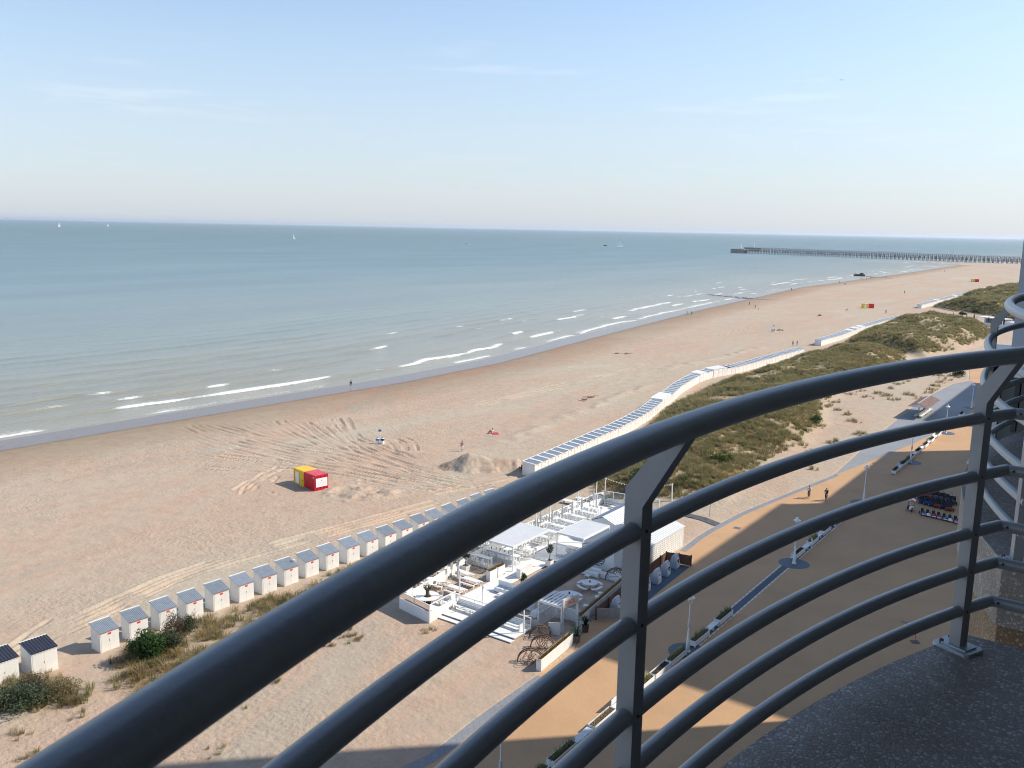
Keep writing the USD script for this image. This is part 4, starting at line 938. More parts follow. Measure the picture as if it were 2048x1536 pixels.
# ================= the white beach bar =================
Y90 = PI / 2
def deck(name, x0, x1, y0, y1, z, label, w=0.28, alongy=False):
    t = thing(name, label, 'deck')
    n = max(1, int(round(((x1 - x0) if alongy else (y1 - y0)) / w)))
    b = MB()
    for k in range(n):
        if alongy: a = x0 + (x1 - x0) * k / n; b.box(a, a + (x1 - x0) / n - .012, y0, y1, z - .07, z - .002 * (k % 3))
        else: a = y0 + (y1 - y0) * k / n; b.box(x0, x1, a, a + (y1 - y0) / n - .012, z - .07, z - .002 * (k % 3))
    b.build('boards', 'deck_white', t, kind='stuff')
    MB().box(x0 + .05, x1 - .05, y0 + .05, y1 - .05, -.2, z - .075).build('frame', 'wood_grey', t)
    return t
deck('front_deck', -54.0, -45.0, 64.1, 66.9, 0.30, 'white front deck of the beach bar, carrying the two long benches')
deck('deck_step', -54.0, -45.0, 63.45, 64.09, 0.14, 'lower white step in front of the bar deck')
deck('walkway', -55.25, -53.15, 66.95, 76.6, 0.16, 'white boarded walkway between picnic tables and sofas')
deck('sofa_deck', -53.1, -49.6, 66.95, 74.5, 0.165, 'white deck under the middle sofas behind the front benches')
deck('main_deck', -60.1, -53.1, 76.65, 105.8, 0.18, 'large white deck under the pergola and long tables')
deck('back_deck', -53.05, -50.5, 83.4, 105.8, 0.175, 'white deck in front of the grey roofed sheds')

def fence(pts, label, h=1.15, gh=1.85, zb=0.0, seg=1.5, glass=True, name='screen_fence'):
    """White boards below, glass above, posts and a top rail."""
    t = thing(name, label, 'fence')
    for (x0, y0), (x1, y1) in zip(pts[:-1], pts[1:]):
        p, q = np.array([x0, y0]), np.array([x1, y1]); Ln = np.hypot(*(q - p)); n = max(1, int(round(Ln / seg)))
        for k in range(n):
            a, c = p + (q - p) * k / n, p + (q - p) * (k + 1) / n
            d = (c - a) / np.hypot(*(c - a)); A3 = lambda u, z: np.array([u[0], u[1], z])
            a2, c2 = a + d * .035, c - d * .035
            MB().bar(A3(a2, zb + h / 2), A3(c2, zb + h / 2), .05, h).build('panel', 'bar_white', t)
            MB().bar(A3(a, zb), A3(a, zb + gh), .075, .075).build('post', 'trim_white', t)
            if glass: MB().bar(A3(a2, zb + h + (gh - h) / 2), A3(c2, zb + h + (gh - h) / 2), .012, gh - h - .04).build('pane', 'glass', t)
        MB().bar(A3(q, zb), A3(q, zb + gh), .075, .075).build('post', 'trim_white', t)
        MB().bar(A3(p, zb + gh), A3(q, zb + gh), .085, .07).build('top_rail', 'trim_white', t)
    return t
fence([(-58.40, 62.85), (-53.82, 62.10)], 'white panel and glass screen at the front left corner of the beach bar', seg=2.3)
fence([(-53.80, 62.15), (-54.0, 66.3)], 'short white and glass screen beside the front steps of the bar', seg=2.1)
fence([(-58.42, 62.92), (-60.3, 76.3)], 'white and glass side screen along the picnic tables', seg=2.2)
fence([(-60.3, 76.5), (-60.35, 85.0)], 'white side screen with glass behind the pergola counter', zb=.18, seg=2.1)
fence([(-60.35, 85.2), (-60.1, 104.5)], 'long seaward white screen beside the row of long tables', zb=.18, seg=2.4, h=.95, gh=1.75)
fence([(-60.05, 106.2), (-51.8, 107.4)], 'white railing with clear panes behind the far end bench', zb=.1, h=.6, gh=1.9, seg=1.8)
fence([(-59.95, 104.6), (-59.7, 106.0)], 'short white screen piece at the far seaward corner of the bar', zb=.1, h=1.0, gh=1.8, seg=1.4)
fence([(-54.3, 66.92), (-45.15, 66.92)], 'low white railing behind the front benches', zb=.30, h=.25, gh=.95, seg=2.3, glass=False)
fence([(-45.86, 66.9), (-44.9, 67.9)], 'white stair rail beside the entrance pergola', zb=0.1, h=.7, gh=1.2, seg=1.4, glass=False)
fence([(-45.0, 68.0), (-45.1, 72.8)], 'white boarded screen left of the entrance', zb=0, h=1.3, gh=1.34, seg=2.4, glass=False)

POSTS = [((-54.74, 67.9), 3.35, 'left of the front benches'), ((-51.14, 67.1), 3.0, 'between the two front benches'), ((-45.05, 65.6), 3.2, 'at the right end of the front benches'),
         ((-60.2, 89.9), 3.9, 'at the second long table'), ((-60.2, 93.0), 3.9, 'at the third long table'), ((-60.15, 99.7), 3.9, 'at the fifth long table'), ((-60.1, 104.6), 3.9, 'near the far corner of the screen'), ((-59.6, 106.15), 4.0, 'at the far seaward corner')]
for (x, y), h, w_ in POSTS:
    t = thing('lighting_post', f'tall slim white post of the bar, {w_}', 'post', (x, y, 0))
    MB().box(-.05, .05, -.05, .05, 0, h).build('shaft', 'trim_white', t)
    MB().box(.05, .13, -.07, .07, h - .34, h - .1).build('lamp_box', 'bin_grey', t)

def bench(name, label, x0, x1, y, z, dirn=-1, legs=3, hb=0.95, depth=.55, group=None):
    """A long white bench along x; dirn -1: one sits facing -y."""
    t = thing(name, label, 'bench', (0, 0, 0), 0, group)
    d = dirn
    for k in range(4): MB().box(x0, x1, *sorted((y + d * (depth - k * .135), y + d * (depth - k * .135 - .131))), z + .40, z + .44).build('seat_slat', 'bar_white', t)
    for k in range(4): MB().bar((x0, y - d * (.02 + .05 * k), z + .50 + .13 * k), (x1, y - d * (.02 + .05 * k), z + .50 + .13 * k), .03, .12).build('back_slat', 'bar_white', t)
    for k in range(legs):
        x = x0 + .06 + (x1 - x0 - .12) * k / (legs - 1)
        MB().box(x - .03, x + .03, *sorted((y + d * .48, y + d * .42)), z, z + .4).box(x - .03, x + .03, *sorted((y, y + d * .06)), z, z + .5).build('leg', 'bar_white', t)
    for x in (x0 - .03, x1 + .03): MB().box(x - .025, x + .025, *sorted((y - d * .15, y + d * depth)), z, z + .66).build('end_panel', 'bar_white', t)
    return t
bench('long_bench', 'left of the two long white benches on the front deck', -53.5, -49.7, 66.15, .30)
bench('long_bench', 'right of the two long white benches on the front deck', -49.3, -45.5, 66.05, .30)
bench('long_bench', 'white bench at the far end of the bar by the railing', -59.2, -55.6, 106.0, .18, -1)

def sofa(label, x, y, rz, w_, z=.17, hb=1.0):
    t = thing('sofa', label, 'sofa', (x, y, z), rz)
    MB().box(-w_ / 2, w_ / 2, -.75, 0, .08, .36).build('base', 'bar_white', t)
    for k in range(max(1, int(w_ / .9))):
        n = max(1, int(w_ / .9)); a = -w_ / 2 + w_ * k / n
        m = m3.Manifold.batch_hull([m3.Manifold.sphere(.05, 8).translate([p, q, r]) for p in (a + .06, a + w_ / n - .06) for q in (-.70, -.08) for r in (.40, .46)]).to_mesh()
        MB().add(m.vert_properties[:, :3], m.tri_verts).build('cushion', 'bar_white', t, smooth=40)
    MB().bar((-w_ / 2, .06, .10 + hb / 2), (w_ / 2, .06, .10 + hb / 2), .07, hb).build('back', 'bar_white', t)
    for sx in (-1, 1): MB().box(sx * w_ / 2 - .04, sx * w_ / 2 + .04, -.7, -.1, 0, .08).build('leg', 'bar_white', t)
    return t
sofa('high backed white sofa on the walkway with a small table before it', -52.2, 72.6, 0.0, 2.1)
sofa('white sofa behind the front benches near the entrance screen', -48.6, 71.2, 0.0, 2.0, 0.0)
sofa('white sofa standing crosswise beside the entrance screen', -46.2, 70.4, -Y90, 1.9, 0.0)
sofa('wide white daybed under the emblem wall', -47.8, 82.9, 0.0, 2.3, 0.0, .75)
def low_table(label, x, y, z=.17, w_=.55, h=.36):
    t = thing('coffee_table', label, 'table', (x, y, z))
    MB().box(-w_ / 2, w_ / 2, -w_ / 2, w_ / 2, h - .04, h).build('tabletop', 'bar_white', t)
    for sx in (-1, 1):
        for sy in (-1, 1): MB().box(sx * (w_ / 2 - .04) - .02, sx * (w_ / 2 - .04) + .02, sy * (w_ / 2 - .04) - .02, sy * (w_ / 2 - .04) + .02, 0, h - .04).build('leg', 'bar_white', t)
low_table('small white table before the high backed sofa', -51.9, 71.2)
low_table('small white table before the daybed', -47.6, 81.6, 0.0)
low_table('small white table before the far end bench', -57.6, 104.9)
for (x, y), w_ in (((-44.0, 78.25), 'farther of the pair by the round table'), ((-43.8, 77.2), 'nearer of the pair by the round table'), ((-43.6, 74.5), 'alone behind the name sign')):
    t = thing('cube_stool', f'square white stool, {w_}', 'stool', (x, y, 0), .1)
    MB().box(-.22, .22, -.22, .22, .30, .38).build('seat', 'bar_white', t); MB().box(-.18, .18, -.18, .18, 0, .30).build('base', 'bar_white', t)

def picnic(label, x, y, rz=0.0):
    t = thing('picnic_table', label, 'picnic table', (x, y, 0), rz, 'white picnic tables on the sand of the bar')
    for k in range(5): MB().box(-1.0, 1.0, -.36 + k * .146, -.36 + k * .146 + .135, .71, .75).build('top_plank', 'bar_white', t)
    for s in (-1, 1):
        for k in range(2): MB().box(-1.0, 1.0, *sorted((s * (.60 + k * .13), s * (.72 + k * .13))), .42, .46).build('seat_plank', 'bar_white', t)
        MB().bar((s * .78, -.66, 0), (s * .78, -.26, .70), .05, .10).build('leg', 'bar_white', t); MB().bar((s * .78, .66, 0), (s * .78, .26, .70), .05, .10).build('leg', 'bar_white', t)
        MB().bar((s * .74, -.84, .40), (s * .74, .84, .40), .04, .09).build('crossbar', 'bar_white', t)
picnic('white picnic table by the walkway, with a bare top, nearest the straw planters', -56.4, 71.9)
picnic('white picnic table in front of the first closed parasol', -56.3, 69.2)
picnic('white picnic table close to the side screen, next to the olive table', -58.9, 69.5, .05)
picnic('white picnic table at the back, before the tapered plant pot', -58.4, 73.0, -.08)

def parasol(x, y, z, h, label, mat='canvas', sc=1.0):
    t = thing('closed_parasol', label, 'parasol', (x, y, z), rng.uniform(0, 6), 'closed pale parasols of the bar' if mat == 'canvas' else 'closed dark parasols of the far restaurant', sc=sc)
    MB().tube([(0, 0, 0), (0, 0, h)], .025, 8).build('pole', 'cloth_grey', t)
    n, pr = 16, [(.06, h - .02), (.10, h - .30), (.15, h - .75), (.17, h - 1.15), (.11, h - 1.35), (.16, h - 1.55)]
    b = MB(); V = []
    for r, zz_ in pr:
        for k in range(n): a = 2 * PI * k / n; rr = r * (1.0 if k % 2 else .62); V.append((rr * math.cos(a), rr * math.sin(a), zz_))
    F_ = [[i * n + k, (i + 1) * n + k, (i + 1) * n + (k + 1) % n, i * n + (k + 1) % n] for i in range(len(pr) - 1) for k in range(n)]
    b.add(V, F_); b.build('canvas', mat, t)
    MB().lathe([(0, h - .03), (.035, h - .03), (.02, h + .12), (0, h + .12)], 8).build('finial', 'black', t)
    MB().lathe([(0, 0), (.28, 0), (.26, .07), (0, .09)], 14).build('foot', 'concrete', t)
parasol(-57.0, 70.45, 0, 2.7, 'closed pale parasol between the front picnic tables'); parasol(-59.2, 72.0, 0, 2.7, 'closed pale parasol by the back picnic table')
HT = [(-58.9, -56.6, 87.25), (-58.9, -56.6, 89.45), (-59.9, -57.0, 91.75), (-59.9, -57.0, 94.1), (-59.9, -57.0, 96.5), (-59.7, -56.7, 98.75), (-59.6, -57.2, 100.75)]
for i, (x, y) in enumerate(((-60.0, 90.6), (-59.0, 91.75), (-59.0, 94.1), (-59.0, 96.5), (-58.9, 98.75), (-59.7, 103.2))):
    parasol(x, y, .18, 2.75, f'closed pale parasol standing at the {ORD[i]} long table from the pergola' if i < 5 else 'closed pale parasol before the far corner of the screen')

def stool(root, x, y, z, rz, label=None):
    if root is None:
        t = thing('bar_stool', label, 'bar stool', (x, y, z), rz, 'slim white bar stools of the beach bar')
        MB().box(-.19, .19, -.19, .19, .72, .76).build('seat', 'bar_white', t)
        for sx in (-1, 1):
            for sy in (-1, 1): MB().bar((sx * .20, sy * .20, 0), (sx * .16, sy * .16, .72), .028, .028).build('leg', 'bar_white', t)
        MB().box(-.19, .19, .17, .20, .24, .27).box(-.19, .19, -.20, -.17, .24, .27).build('footrest', 'bar_white', t)
        MB().box(-.19, .19, .165, .195, .76, 1.08).build('backrest', 'bar_white', t)
        return t
    return dup(root, (x, y, z), rz, label)
ST = None
def stools_along(x0, x1, y, dy, n, where, z=.18):
    global ST
    for k in range(n):
        x = x0 + (x1 - x0) * (k + .5) / n + rng.normal(0, .03)
        r = stool(ST, x, y + dy, z, (0 if dy > 0 else PI) + rng.normal(0, .1), f'bar stool at the {where}, {ORD[k]} from the sea')
        ST = ST or r
def long_table(i, x0, x1, y, h, label, z=.18, w_=.72):
    t = thing('long_table', label, 'table', (0, 0, z))
    for k in range(4): MB().box(x0, x1, y - w_ / 2 + k * w_ / 4, y - w_ / 2 + (k + 1) * w_ / 4 - .012, h - .045, h).build('top_plank', 'bar_white', t)
    for x in (x0 + .1, x1 - .1):
        for sy in (-1, 1): MB().box(x - .04, x + .04, y + sy * (w_ / 2 - .08) - .04, y + sy * (w_ / 2 - .08) + .04, 0, h - .045).build('leg', 'bar_white', t)
    MB().box(x0 + .1, x1 - .1, y - .03, y + .03, .25, .31).build('stretcher', 'bar_white', t)
for i, (x0, x1, y) in enumerate(HT):
    long_table(i, x0, x1, y, 1.0, f'long white table across the deck, {ORD[i]} beyond the pergola')
    for dy in (-.62, .62): stools_along(x0 + .1, x1 - .1, y, dy, 4, f'{ORD[i]} long table, ' + ('near side' if dy < 0 else 'far side'))
long_table(9, -60.0, -57.6, 76.95, 1.12, 'high white table beside the tapered plant pot, in front of the counter')
for dy in (-.6, .6): stools_along(-59.9, -57.7, 76.95, dy, 3, 'high table beside the tapered pot, ' + ('near side' if dy < 0 else 'far side'))
# counter under the pergola and tables around it
t = thing('bar_counter', 'white bar counter under the large pergola', 'counter', (0, 0, .18))
MB().box(-59.9, -56.2, 79.2, 79.75, 0, 1.08).build('front', 'bar_white', t); MB().box(-60.0, -56.1, 79.05, 79.85, 1.08, 1.13).build('countertop', 'bar_white', t)
for k in range(5): MB().lathe([(0, 0), (.045, 0), (.045, .18), (.015, .24), (.015, .3), (0, .3)], 8, (-59.4 + k * .62, 79.5 + .1 * (k % 2), 1.13)).build('bottle', 'leaf_dark' if k % 2 else 'black', t)
stools_along(-59.8, -56.3, 79.2, -.45, 6, 'counter under the pergola')
for i, (x, y) in enumerate(((-56.0, 79.6), (-55.9, 82.3), (-57.9, 83.6))):
    long_table(i, x - .45, x + .45, y, 1.08, f'square high white table under the pergola, {("beside the counter", "at the landward edge", "at the back")[i]}', w_=.8)
    for dy in (-.62, .62): stools_along(x - .45, x + .45, y, dy, 2, ('front', 'middle', 'back')[i] + ' square pergola table' + (' near side' if dy < 0 else ' far side'))

def pergola(name, label, x0, x1, y0, y1, h, z, nsl, slat_along_x=True, posts=None, pw=.11):
    t = thing(name, label, 'pergola')
    for x in (x0, x1):
        for y in (y0, y1):
            if posts and (x, y) not in posts: continue
            MB().box(x - pw / 2, x + pw / 2, y - pw / 2, y + pw / 2, z, h - .22).build('post', 'trim_white', t)
            MB().box(x - pw, x + pw, y - pw, y + pw, z, z + .02).build('foot_plate', 'bin_grey', t)
    for x in (x0, x1): MB().box(x - .06, x + .06, y0 - .06, y1 + .06, h - .22, h).build('beam', 'trim_white', t)
    for y in (y0, y1): MB().box(x0 + .062, x1 - .062, y - .06, y + .06, h - .22, h).build('beam', 'trim_white', t)
    for k in range(nsl):
        if slat_along_x:
            a = y0 + .08 + (y1 - y0 - .16) * k / nsl; wd = (y1 - y0 - .16) / nsl
            MB().add([(x0 + .07, a, h - .05), (x1 - .07, a, h - .05), (x1 - .07, a + wd * .80, h + .005), (x0 + .07, a + wd * .80, h + .005), (x0 + .07, a, h - .075), (x1 - .07, a, h - .075), (x1 - .07, a + wd * .80, h - .03), (x0 + .07, a + wd * .80, h - .03)],
                     [[0, 1, 2, 3], [7, 6, 5, 4], [0, 4, 5, 1], [1, 5, 6, 2], [2, 6, 7, 3], [3, 7, 4, 0]]).build('louvre', 'bar_white', t)
        else:
            a = x0 + .1 + (x1 - x0 - .2) * k / nsl; wd = (x1 - x0 - .2) / nsl
            MB().box(a, a + wd * .55, y0 + .07, y1 - .07, h - .06, h - .01).build('louvre', 'bar_white', t)
pergola('pergola', 'large white pergola with closed louvre roof over the bar counter', -59.2, -55.05, 77.7, 84.9, 3.08, .18, 30)
pergola('pergola', 'smaller white pergola with louvre roof beside the sheds', -53.85, -50.25, 84.9, 90.8, 3.08, .18, 24)
pergola('entrance_pergola', 'small slatted white pergola behind the name sign', -45.25, -42.6, 68.35, 71.1, 2.62, 0, 6, False)

# the counter under the smaller pergola, the screens and planters
t = thing('serving_counter', 'grey white counter under the smaller pergola', 'counter', (0, 0, .17))
MB().box(-52.9, -50.7, 85.6, 86.2, 0, 1.05).build('front', 'bar_white', t); MB().box(-53.0, -50.6, 85.5, 86.3, 1.05, 1.1).build('countertop', 'bar_white', t)
stools_along(-52.8, -50.8, 85.6, -.35, 3, 'counter under the smaller pergola', .17)
t = thing('low_cabinet', 'long white box cabinet standing free on the deck', 'cabinet', (0, 0, .18))
MB().box(-53.68, -53.15, 76.5, 78.9, 0, 1.0).build('body', 'bar_white', t); MB().box(-53.72, -53.11, 76.46, 78.94, 1.0, 1.04).build('countertop', 'bar_white', t)

def blades(b, c, n, r, h, spread, w_=.012, bend=.4, seed=0):
    g = np.random.default_rng(seed)
    for _ in range(n):
        a = g.uniform(0, 2 * PI); q = np.asarray(c) + [r * math.sqrt(g.random()) * math.cos(a), r * math.sqrt(g.random()) * math.sin(a), 0]
        a2 = a + g.normal(0, .7); hh = h * g.uniform(.55, 1.1); o = spread * g.uniform(.2, 1.0) * hh
        d = np.array([math.cos(a2), math.sin(a2), 0]); s = np.array([-d[1], d[0], 0]) * w_
        m_ = q + d * o * .4 + [0, 0, hh * .6]; e = q + d * o * (1 + bend) + [0, 0, hh * (1 - .25 * bend)]
        b.add([q - s, q + s, m_ - s * .9, m_ + s * .9, e], [[0, 1, 3], [0, 3, 2], [2, 3, 4]])
def leaves(b, c, rad, n, size, seed=0, squash=(1, 1, 1), shell=.35, clumps=0):
    g = np.random.default_rng(seed)
    cl = [np.array(c)] if not clumps else [np.array(c) + rad * .62 * (lambda v: v / np.linalg.norm(v))(g.normal(0, 1, 3)) * np.array(squash) * g.uniform(.5, 1.05) for _ in range(clumps)]
    rr = rad if not clumps else rad * .46
    d = g.normal(0, 1, (n, 3)); d /= np.linalg.norm(d, axis=1, keepdims=True)
    P_ = np.array([cl[k % len(cl)] for k in range(n)]) + d * (rr * (shell + (1 - shell) * g.random((n, 1)) ** .6)) * np.array(squash)
    nrm = d + g.normal(0, .55, (n, 3)); nrm /= np.linalg.norm(nrm, axis=1, keepdims=True)
    a = np.cross(nrm, g.normal(0, 1, (n, 3))); a /= np.linalg.norm(a, axis=1, keepdims=True); e = np.cross(nrm, a)
    sz = size * g.uniform(.6, 1.3, (n, 1))
    V = np.stack([P_ - a * sz, P_ + e * sz * .45, P_ + a * sz, P_ - e * sz * .45], 1).reshape(-1, 3)
    i = np.arange(n)[:, None] * 4
    b.add(V, np.hstack([i, i + 1, i + 2, i + 3]))
for k, (y0, y1) in enumerate(((74.05, 75.35), (75.55, 76.8))):
    t = thing('tall_planter', f'tall white planter box with dry orange grass, {"nearer" if k == 0 else "farther"} of two', 'planter', (-55.72, (y0 + y1) / 2, 0))
    hw = (y1 - y0) / 2
    b = MB().box(-.27, .27, -hw, -hw + .04, 0, 1.15).box(-.27, .27, hw - .04, hw, 0, 1.15).box(-.27, -.23, -hw + .04, hw - .04, 0, 1.15).box(.23, .27, -hw + .04, hw - .04, 0, 1.15); b.build('box', 'bar_white', t)
    MB().box(-.23, .23, -hw + .04, hw - .04, .9, 1.06).build('soil', 'soil', t)
    b = MB()
    for j in range(5): blades(b, (0, -hw + .15 + j * (2 * hw - .3) / 4, 1.06), 60, .16, .38, .5, .014, seed=50 + j + 7 * k)
    b.build('grass', 'straw', t, kind='stuff')
def pot_plant(name, label, x, y, z, prof, plant, potmat='bar_white', square=False, cat='potted plant'):
    t = thing(name, label, cat, (x, y, z))
    (MB().lathe(prof, 4 if square else 18)).moved(rotz(PI / 4 if square else 0)).build('pot', potmat, t)
    top = max(p[1] for p in prof); r = [p[0] for p in prof if p[1] == top][0]
    MB().lathe([(0, top - .08), (r * .88, top - .08), (r * .88, top - .05), (0, top - .05)], 4 if square else 14).moved(rotz(PI / 4 if square else 0)).build('soil', 'soil', t)
    plant(t, top)
    return t
def small_tree(seed, h, r, leaf='leaf_silver', n=420, size=.09):
    def f(t, top):
        b = MB().tube([(0, 0, top - .1), (.03, .02, top + h * .35), (-.02, .03, top + h * .6)], np.array([.045, .035, .02]), 7)
        for k in range(5): a = k * 1.3; b.tube([(0, 0, top + h * (.3 + .06 * k)), (.6 * r * math.cos(a), .6 * r * math.sin(a), top + h * (.62 + .06 * k))], np.array([.02, .008]), 5)
        b.build('trunk', 'bark', t)
        b = MB(); leaves(b, (0, 0, top + h * .68), r, n, size, seed, (1, 1, h * .36 / r), .2, 9); b.build('crown', leaf, t)
    return f
def spiky(seed, h, n=46, leaf='leaf_green'):
    def f(t, top):
        b = MB(); blades(b, (0, 0, top - .05), n, .08, h, .75, .035, .8, seed); b.build('leaves', leaf, t)
    return f
SQ = [(0, 0), (.50, 0), (.50, .68), (.46, .68), (.46, .6)]
pot_plant('potted_tree', 'small olive tree in a square white pot at the deck edge', -52.75, 81.7, .18, SQ, small_tree(1, 1.9, .5), square=True)
pot_plant('potted_tree', 'bushy plant in a tapered white pot by the side screen', -59.4, 74.7, .0, [(0, 0), (.38, 0), (.60, .75), (.54, .75), (.5, .65)], small_tree(2, 1.6, .6, 'leaf_dark', 420, .08), square=True)
pot_plant('potted_tree', 'round green bush in a white pot behind the high backed sofa', -50.7, 73.5, .17, SQ, small_tree(3, 1.5, .62, 'leaf_green', 520, .08), square=True)
pot_plant('potted_tree', 'dark green bush in a white pot left of the entrance pergola', -46.4, 72.4, 0, SQ, small_tree(4, 1.3, .7, 'leaf_dark', 500, .08), square=True)
pot_plant('palm_pot', 'spiky yucca in a brown pot at the end of the straw topped wall', -40.35, 67.55, 0, [(0, 0), (.28, 0), (.36, .66), (.32, .66), (.3, .6)], spiky(5, 1.15), 'terracotta_pot')
pot_plant('palm_pot', 'dark spiky plant in a dark pot beside the name sign', -40.85, 69.95, 0, [(0, 0), (.28, 0), (.36, .66), (.32, .66), (.3, .6)], spiky(6, 1.2, 60, 'leaf_dark'), 'wood_dark')

# olive stump table
t = thing('olive_table', 'round white table built round an old olive stump, in the front left corner', 'table', (-57.1, 65.6, 0))
MB().lathe([(.42, .72), (1.25, .72), (1.25, .77), (.42, .77)], 28).build('tabletop', 'bar_white', t)
for k in range(6): MB().box(.95, 1.02, -.035, .035, 0, .72).moved(rotz(k * PI / 3)).build('leg', 'bar_white', t)
MB().lathe([(0, 0), (.36, 0), (.42, .70), (.36, .70), (.34, .62), (0, .62)], 14).build('planter', 'wood_dark', t)
b = MB().tube([(0, 0, .5), (.05, 0, .9), (-.04, .05, 1.25), (.05, .08, 1.55)], np.array([.26, .20, .19, .15]), 9)
for k in range(7): a = k * .95; b.tube([(0, 0, 1.2 + .04 * k), (.30 * math.cos(a), .30 * math.sin(a), 1.6 + .05 * (k % 3)), (.42 * math.cos(a + .2), .42 * math.sin(a + .2), 1.85)], np.array([.09, .06, .025]), 6)
b.build('stump', 'bark', t)
b = MB(); leaves(b, (0, 0, 1.75), .62, 150, .07, 8, (1, 1, .6), .3); b.build('twigs', 'leaf_silver', t)
for k in range(7):
    a = .45 + k * .9
    t = thing('garden_chair', 'white chair at the round olive stump table, ' + ('on its right', 'on its far right', 'on its far side', 'on its far left', 'on its left', 'in its near left corner', 'on its near side')[k], 'chair', (-57.1 + 1.62 * math.cos(a), 65.6 + 1.62 * math.sin(a), 0), a - PI / 2)
    MB().box(-.22, .22, -.22, .22, .42, .46).build('seat', 'bar_white', t); MB().bar((-.21, .23, .68), (.21, .23, .68), .035, .42).build('backrest', 'bar_white', t)
    for sx in (-1, 1):
        for sy in (-1, 1): MB().box(sx * .19 - .02, sx * .19 + .02, sy * .19 - .02, sy * .19 + .02, 0, .42).build('leg', 'bar_white', t)

def round_picnic(label, x, y):
    t = thing('round_picnic_table', label, 'table', (x, y, 0), .5)
    MB().lathe([(0, .70), (.85, .70), (.85, .75), (0, .75)], 26).build('tabletop', 'bar_white', t)
    for k in range(4):
        a0 = k * PI / 2 + .18; a = np.linspace(a0, a0 + PI / 2 - .36, 8)
        m = trimesh.creation.extrude_polygon(Polygon(np.vstack([np.stack([1.45 * np.cos(a), 1.45 * np.sin(a)], 1), np.stack([1.10 * np.cos(a), 1.10 * np.sin(a)], 1)[::-1]])), .05, engine='earcut'); m.apply_translation([0, 0, .42])
        MB().mesh(m).build('seat', 'bar_white', t)
        am = a0 + PI / 4 - .18; c, s = math.cos(am), math.sin(am)
        MB().bar((0, 0, .12), (1.28 * c, 1.28 * s, .10), .06, .08).bar((1.28 * c, 1.28 * s, .10), (1.28 * c, 1.28 * s, .42), .06, .06).bar((.45 * c, .45 * s, .12), (.62 * c, .62 * s, .70), .06, .06).build('leg', 'bar_white', t)
    MB().lathe([(0, .75), (.09, .75), (.07, .93), (0, .93)], 10).build('pot', 'black', t)
round_picnic('round white table with four curved seats, before the daybed', -45.9, 79.2); round_picnic('round white table with curved seats, half hidden by the entrance pergola', -46.0, 75.2)

# sheds with ribbed roofs
def shed(name, label, x0, x1, y0, y1, he, hr, ends=True, west='roof_grey', east='roof_white', z0=0.0):
    t = thing(name, label, 'shed'); xm = (x0 + x1) / 2
    v = [(x0, y0, z0), (x1, y0, z0), (x1, y0, he), (xm, y0, hr), (x0, y0, he), (x0, y1, z0), (x1, y1, z0), (x1, y1, he), (xm, y1, hr), (x0, y1, he)]
    f = [[0, 1, 2], [0, 2, 3], [0, 3, 4], [5, 7, 6], [5, 8, 7], [5, 9, 8], [0, 5, 6], [0, 6, 1], [1, 6, 7], [1, 7, 2], [0, 4, 9], [0, 9, 5]]
    MB().add(v, f).build('wall', 'bar_white', t)
    n = int((y1 - y0) / .42); ov = .16; k_ = (hr - he) / (xm - x0)
    a, bq = corrugated(xm + .02, x1 + ov, y0 - .12, y1 + .12, hr + .03, he + .03 - ov * k_, n, .065, True); MB().add(a, bq).build('roof', east, t)
    a, bq = corrugated(x0 - ov, xm - .02, y0 - .12, y1 + .12, he + .03 - ov * k_, hr + .03, n, .065, True); MB().add(a, bq).build('roof', west, t)
    MB().box(xm - .14, xm + .14, y0 - .13, y1 + .13, hr + .045, hr + .09).build('ridge_cap', 'trim_white', t)
    return t
s1 = shed('emblem_shed', 'white shed with grey roof and a round striped emblem on its gable', -50.3, -46.1, 84.7, 92.9, 2.5, 3.15)
b = MB(); R0 = .88; cx, cz = -48.15, 1.30
m = trimesh.creation.extrude_polygon(Point(0, 0).buffer(R0, 24), .02, engine='earcut'); em = MB().mesh(m).moved(axes((1, 0, 0), (0, 0, 1), (0, -1, 0), (cx, 84.69, cz))).build('emblem', 'navy', s1)
for k in range(6):
    z0 = -.74 + k * .25; zz_ = z0 + .065; hw = math.sqrt(max(.01, (R0 - .07) ** 2 - zz_ ** 2))
    MB().box(cx - hw, cx + hw, 84.655, 84.669, cz + z0, cz + z0 + .13).build('stripe', 'board_white', em)
MB().box(-46.10, -46.05, 87.3, 88.15, .1, 1.75).build('louvred_door', 'bin_grey', s1); MB().box(-46.10, -46.05, 87.3, 88.15, 1.8, 2.45).build('dark_vent', 'black', s1)
s2 = shed('long_shed', 'long white shed with ribbed white roof, sunlit boards towards the promenade', -48.3, -43.7, 88.3, 97.7, 2.55, 3.25)
for k in range(9):
    y = 88.4 + k * 1.03
    MB().box(-43.70, -43.66, y + .02, y + .99, .1, 2.45).build('cladding_panel', 'deck_white', s2)
b = MB()
for k in range(9):
    for j in range(9): b.box(-43.66, -43.645, 88.4 + k * 1.03 + .30, 88.4 + k * 1.03 + .45, .25 + j * .25, .29 + j * .25).box(-43.66, -43.645, 88.4 + k * 1.03 + .70, 88.4 + k * 1.03 + .85, .25 + j * .25, .29 + j * .25)
b.build('slot', 'wood_dark', s2, kind='stuff')
shed('beach_shed', 'grey roofed shed at the far end of the bar behind the smaller pergola', -54.1, -50.7, 93.2, 101.6, 2.35, 3.0)
t = thing('terrace_wall', 'low curved white wall beside the emblem shed', 'wall')
MB().box(-46.6, -44.0, 82.6, 82.8, 0, .75).box(-44.15, -43.95, 82.803, 87.5, 0, .75).build('body', 'bar_white', t); MB().box(-46.0, -44.2, 82.85, 87.4, 0, .12).build('step', 'deck_white', t)

